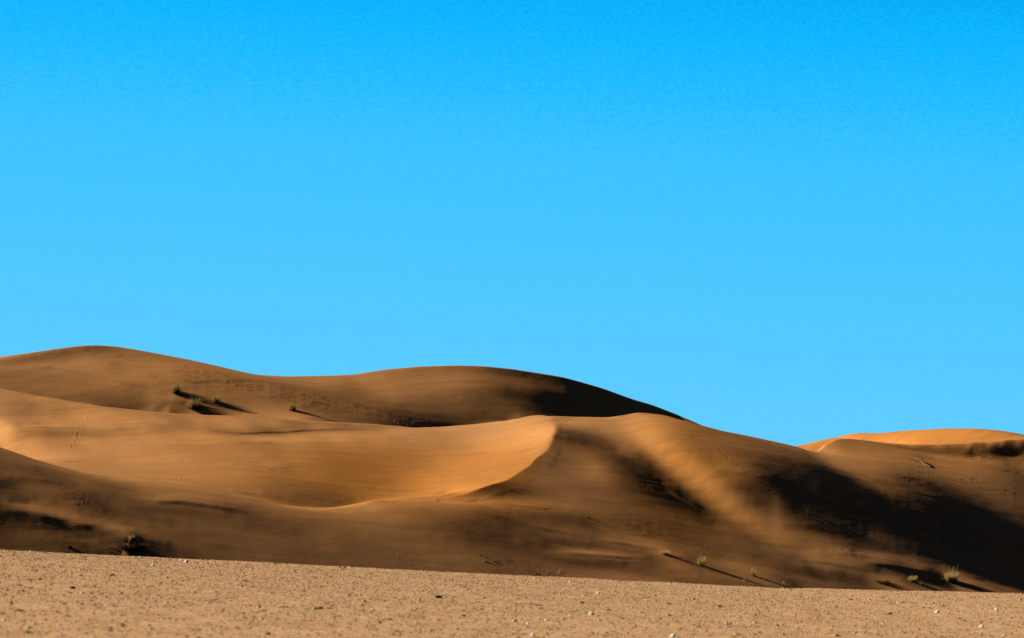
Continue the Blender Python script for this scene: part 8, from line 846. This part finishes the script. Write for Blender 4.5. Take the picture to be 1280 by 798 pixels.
def tuft(seed, name, x, y, h, w, green, straw, label, group, rust=0, seedheads=0, bw=.022, lean=.55):
    rr = np.random.default_rng(seed); t = put(name, x, y, label, 'grass tuft', group)
    if green: part('green_blades', blades(rr, green, w, h, bw, lean, GREEN+OLIVE[:1]), M_BLADE, t)
    if straw: part('dry_blades', blades(rr, straw, w*1.1, h*.9, bw*.9, lean*1.1, STRAW), M_BLADE, t)
    if rust: part('dead_thatch', blades(rr, rust, w*1.35, h*.5, bw*1.1, lean*1.9, RUST+OLIVE[1:2]), M_BLADE, t)
    if seedheads: part('seed_stalks', blades(rr, seedheads, w*.7, h*1.5, bw*.75, lean*.6, STRAW), M_BLADE, t)
    return t
M_RUST = sand_material((.30, .26, .22)); M_RUST.name = 'rusty_sand'
tuft(1,'grass_tuft',-50.884,431.302,2.12,0.91,230,60,'upright green grass tuft, highest one on the left hill, casting a long thin shadow','grass tufts growing on the dunes',rust=60,seedheads=8,lean=0.4)
tuft(2,'grass_tuft',-47.781,427.391,2.10,1.31,420,110,'largest dense green grass clump on the left hill, rusty at its foot','grass tufts growing on the dunes',rust=220,seedheads=10)
tuft(3,'grass_tuft',-44.374,427.526,1.50,0.69,160,60,'small olive grass tuft right of the largest clump on the left hill','grass tufts growing on the dunes',rust=60,seedheads=6,lean=0.4)
tuft(4,'grass_tuft',-32.645,423.369,1.64,0.68,120,60,'brownish grass tuft standing alone to the right on the left hill','grass tufts growing on the dunes',rust=90,seedheads=5,lean=0.4)
tuft(7,'grass_tuft',16.764,312.462,0.77,0.61,0,110,'low yellow grass sprig, leftmost on the lower dune slope','grass tufts growing on the dunes',rust=25,bw=0.03)
tuft(8,'grass_tuft',20.586,310.54,1.42,0.60,4,90,'tall sparse yellow grass tuft in the middle of the lower dune slope','grass tufts growing on the dunes',rust=10,seedheads=5,lean=0.35,bw=0.03)
tuft(9,'grass_tuft',26.244,309.874,1.41,0.35,0,50,'thin tall wispy grass tuft above the gravel edge','grass tufts growing on the dunes',rust=26,seedheads=5,lean=0.3,bw=0.026)
tuft(10,'grass_tuft',24.957,306.903,0.75,0.20,0,14,'tiny pale grass stalk just left below the wispy tuft','grass tufts growing on the dunes',lean=0.3,bw=0.026)
tuft(11,'grass_tuft',29.346,308.172,0.87,0.15,0,12,'tiny pale grass stalk at the gravel edge right of the wispy tuft','grass tufts growing on the dunes',lean=0.2,bw=0.028)
tuft(12,'grass_tuft',44.871,319.48,1.01,0.62,4,120,'yellow dry grass tuft between the brown scrub and the bright tuft','grass tufts growing on the dunes',rust=60,seedheads=6,bw=0.03)
tuft(13,'grass_tuft',49.575,322.055,1.58,0.94,24,300,'bright yellow-green grass tuft, largest at the foot of the right dune','grass tufts growing on the dunes',rust=90,seedheads=14,bw=0.032)
tuft(16,'grass_tuft',4.886,299.907,1.05,0.15,0,8,'faint single grass stalk behind the gravel edge left of the middle tufts','grass tufts growing on the dunes',lean=0.15,bw=0.02)
tuft(17,'grass_tuft',45.741,318.664,0.67,0.26,0,30,'tiny dry grass sprig just below the yellow dry tuft','grass tufts growing on the dunes',lean=0.4,bw=0.024)
# dead shrub on its own wind-cut hummock at the foot of the near dune
rr=np.random.default_rng(41); t=put('dead_shrub',-38.954,292.568,'dark dead shrub on a rusty eroded hummock casting a black triangular shadow','shrub')
part('sand_mound',mound(rr,1.15,1.0,1.75,1.35),M_RUST,t,True)
g=sticks(rr,[[(p[0]+.1,p[1]-.3,p[2]+1.0,p[3]) for p in l] for l in branchy(rr,30,1.0,.035,.8,.35)],(.16,.09,.05)); part('branch',g,M_WOOD,t)
g=blades(rr,760,2.0,1.5,.035,.95,[(.10,.05,.03),(.05,.03,.02),(.20,.09,.04)],up=.7); g[0][:,2]+=.35; part('dead_thatch',g,M_BLADE,t)
g=blades(rr,16,.7,.7,.022,.7,STRAW); g[0][:,2]+=1.55; g[0][:,0]-=.2; part('dry_blades',g,M_BLADE,t)
rr=np.random.default_rng(42); t=put('fallen_twigs',-40.594,293.132,'low tangle of pale dead twigs lying left of the dead shrub','twigs')
part('twig',sticks(rr,[[(-1.2,0,.05,.03),(-.6,-.1,.16,.035),(.1,0,.2,.035),(.7,.1,.32,.02)],[(-.7,0,.1,.03),(-.2,0,.02,.03),(.2,0,-.02,.02)],[(.1,0,.2,.03),(.5,.1,.1,.02),(.9,.1,.02,.02)]],(.42,.28,.17)),M_WOOD,t)
v,f,c=stone_mesh('rock',.26,(.10,.06,.04),61,.6); o=mesh_obj('rock',v,f,M_STONE,col=c); o.location=(-45.474,292.744,ground(-45.474,292.744)+.08); tag(o,'small black rock on the sand left of the dead shrub, above the gravel edge','rock')
v,f,c=stone_mesh('rock',0.15,(.75,.55,.36),70,.7); o=mesh_obj('rock',v,f,M_STONE,col=c); o.location=(-17.377,425.162,ground(-17.377,425.162)+.05); tag(o,'upper left of two tiny pale rocks below the middle far dune','rock','pale rocks in the hollow')
v,f,c=stone_mesh('rock',0.13,(.75,.55,.36),71,.7); o=mesh_obj('rock',v,f,M_STONE,col=c); o.location=(-16.879,424.659,ground(-16.879,424.659)+.05); tag(o,'lower right of two tiny pale rocks below the middle far dune','rock','pale rocks in the hollow')
v,f,c=stone_mesh('rock',0.1,(.62,.42,.26),80,.6); o=mesh_obj('rock',v,f,M_STONE,col=c); o.location=(-3.394,302.022,ground(-3.394,302.022)+.03); tag(o,'tiny tan rock on the near dune slope close above the gravel edge','rock','tan rocks on the near slope')
v,f,c=stone_mesh('rock',0.12000000000000001,(.62,.42,.26),81,.6); o=mesh_obj('rock',v,f,M_STONE,col=c); o.location=(-2.869,300.448,ground(-2.869,300.448)+.03); tag(o,'tiny tan rock on the near dune slope close above the gravel edge','rock','tan rocks on the near slope')
v,f,c=stone_mesh('rock',0.1,(.62,.42,.26),82,.6); o=mesh_obj('rock',v,f,M_STONE,col=c); o.location=(-1.943,300.777,ground(-1.943,300.777)+.03); tag(o,'tiny tan rock on the near dune slope close above the gravel edge','rock','tan rocks on the near slope')
rr=np.random.default_rng(44); t=put('dry_scrub',41.253,317.884,'low wide brown dry scrub lying left of the yellow dry tuft','scrub')
part('branch',sticks(rr,[[(p[0]*1.6,p[1],p[2],p[3]) for p in l] for l in branchy(rr,22,.75,.03,.8,.5)],(.36,.22,.13)),M_WOOD,t)
part('dead_thatch',blades(rr,150,1.0,.7,.03,1.2,RUST+OLIVE),M_BLADE,t)
rr=np.random.default_rng(45); t=put('driftwood',34.808,334.909,'pale stick lying in the black shadow with one upright broken twig','dead branch')
part('stick',sticks(rr,[[(-2.2,0,.45,.025),(-1.2,0,.22,.03),(0,0,.08,.04),(.9,0,-.12,.045)],[(.85,0,-.1,.05),(1.0,0,-.2,.06)]],(.62,.47,.34)),M_WOOD,t)
part('twig',sticks(rr,[[(-.15,0,.05,.03),(0,-.05,.3,.026),(-.02,-.05,.62,.015)],[(0,-.05,.3,.02),(.14,0,.5,.012)]],(.75,.62,.48)),M_WOOD,t)
rr=np.random.default_rng(46); t=put('dead_branch',53.418,370.699,'bleached fallen branch splayed on the upper slope of the right dune','dead branch')
part('bough',sticks(rr,drape([[(-.8,2.2,.12,.04),(-.4,1.2,.15,.06),(0,0,.12,.08),(.35,-1.2,.10,.07),(.7,-2.4,.10,.05)],[(-.1,.3,.14,.06),(.05,.7,.4,.05),(.12,.8,.62,.03)],[(0,-.2,.1,.05),(-.1,-1.4,.12,.05),(.2,-2.3,.12,.04)]],53.418,370.699),(.40,.28,.19)),M_WOOD,t)
part('twig',sticks(rr,drape([[(0,0,.1,.04),(-.9,.6,.10,.03),(-1.9,1.0,.12,.015)],[(.2,-.6,.1,.035),(1.2,-.9,.08,.025),(2.4,-1.1,.06,.015)],[(-.3,.8,.15,.035),(-1.3,1.8,.15,.025),(-2.2,2.3,.15,.012)],[(.1,.2,.1,.03),(.9,.1,.08,.02),(1.4,-.1,.06,.01)]],53.418,370.699),(.16,.09,.06)),M_WOOD,t)
rr=np.random.default_rng(90); t=put('dry_twig',62.237,385.329,'small dark twig sprig near the top of the right dune below the orange crest','twig'); part('branch',sticks(rr,branchy(rr,6,0.5,.022,0.6,1.0),(.10,.055,.03)),M_WOOD,t)
rr=np.random.default_rng(91); t=put('dry_twig',37.417,357.115,'tiny dark forked twig on the slope below the notch in the skyline','twig'); part('branch',sticks(rr,branchy(rr,3,0.5,.022,0.6,1.0),(.10,.055,.03)),M_WOOD,t)
rr=np.random.default_rng(92); t=put('dry_twig',24.007,451.0,'tiny lone twig standing on the skyline of the middle far dune','twig'); part('branch',sticks(rr,branchy(rr,1,0.55,.022,0.25,1.0),(.10,.055,.03)),M_WOOD,t)
rr=np.random.default_rng(93); t=put('dry_scrub',8.694,322.393,'faint dark dry scrub on the shaded slope under the curved crest','scrub'); part('branch',sticks(rr,branchy(rr,16,0.18,.022,0.6,1.0),(.26,.13,.06)),M_WOOD,t)
rr=np.random.default_rng(94); t=put('dry_scrub',2.681,298.264,'low dark scrub fragment behind the gravel edge left of the faint stalk','scrub'); part('branch',sticks(rr,branchy(rr,12,0.7,.022,0.6,1.0),(.10,.055,.03)),M_WOOD,t)
rr=np.random.default_rng(95); t=put('dry_twig',21.854,318.849,'small dark twig on the slope above the tall sparse tuft','twig'); part('branch',sticks(rr,branchy(rr,3,0.3,.022,0.6,1.0),(.10,.055,.03)),M_WOOD,t)
rr=np.random.default_rng(97); t=put('half_buried_stick',3.798,321.923,'curved pale stick half buried in the sand below the curved crest','stick'); part('stick',sticks(rr,[[(-.5,0,0,.03),(0,0,.12,.045),(.6,0,.2,.035)]],(.6,.42,.28)),M_WOOD,t)

# ------------------------------------------------------------------ sun and sky
sd = bpy.data.lights.new('sun', 'SUN'); sd.energy = 7.0; sd.angle = math.radians(1.3); sd.color = (1, .86, .68)
so = bpy.data.objects.new('sun', sd); COL.objects.link(so)
from mathutils import Vector
so.rotation_euler = Vector(-SUN).to_track_quat('-Z', 'Y').to_euler()
w = bpy.data.worlds.new('World'); sc.world = w; w.use_nodes = True; nt = w.node_tree
bg = nt.nodes['Background']; tc = N(nt, 'ShaderNodeTexCoord')
sep = N(nt, 'ShaderNodeSeparateXYZ'); nt.links.new(tc.outputs['Generated'], sep.inputs[0])
def math_(op, a, b):
    n = N(nt, 'ShaderNodeMath', operation=op)
    for s, v in zip(n.inputs, (a, b)):
        if isinstance(v, (int, float)): s.default_value = v
        else: nt.links.new(v, s)
    return n.outputs[0]
# height above the horizon plus a slight brightening towards the sun (left)
e = math_('ADD', sep.outputs['Z'], math_('MULTIPLY', sep.outputs['X'], .05))
e = math_('ADD', e, math_('MULTIPLY', math_('SUBTRACT', noise(nt, mapping(nt, tc.outputs['Generated'], (700, 700, 1000)), 1, 3, .8), .5), .065))
def sl(r, g, b): return tuple(((v/255)/12.92 if v < 11 else ((v/255+.055)/1.055)**2.4) for v in (r, g, b))
grad = ramp(nt, e, [(0.0, sl(112,208,255)), (.045, sl(92,203,255)), (.075, sl(80,199,255)), (.135, sl(56,193,255)), (.158, sl(28,186,255)), (.178, sl(0,180,255)), (.24, sl(0,120,215)), (.34, sl(30,45,85)), (.6, sl(40,30,44)), (1.0, sl(38,28,40))])
away = math_('ADD', math_('MULTIPLY', math_('MINIMUM', math_('MAXIMUM', math_('ADD', sep.outputs['Y'], .05), 0.0), .5), 1.84), .08)
sky = N(nt, 'ShaderNodeTexSky', sky_type='NISHITA'); sky.sun_disc = False
sky.sun_elevation = SUN_EL; sky.sun_rotation = math.atan2(SUN[0], SUN[1]); sky.air_density = 1.0; sky.dust_density = .3
c = mixc(nt, 'MULTIPLY', 1.0, grad, away)
skc = mixc(nt, 'MULTIPLY', 1.0, sky.outputs[0], (.0012, .0014, .0012))
c = mixc(nt, 'ADD', 1.0, c, skc)
nt.links.new(c, bg.inputs['Color']); bg.inputs['Strength'].default_value = 1.0

# ------------------------------------------------------------------ camera
cd = bpy.data.cameras.new('camera'); cam = bpy.data.objects.new('camera', cd); COL.objects.link(cam)
cd.sensor_width = 36; cd.lens = FOC*36/1280; cd.clip_end = 12000; cd.clip_start = .1
cam.location = (0, 0, EYE_H); cam.rotation_euler = (math.radians(90), 0, 0)
cd.shift_y = (EYE_V-399)/1280
cd.dof.use_dof = True; cd.dof.focus_distance = 120; cd.dof.aperture_fstop = 5.6
sc.camera = cam
sc.view_settings.view_transform = 'Standard'; sc.view_settings.look = 'None'; sc.view_settings.exposure = 0; sc.view_settings.gamma = 1
sc.render.engine = 'CYCLES'
sc.cycles.use_denoising = False; sc.cycles.max_bounces = 6; sc.cycles.diffuse_bounces = 0
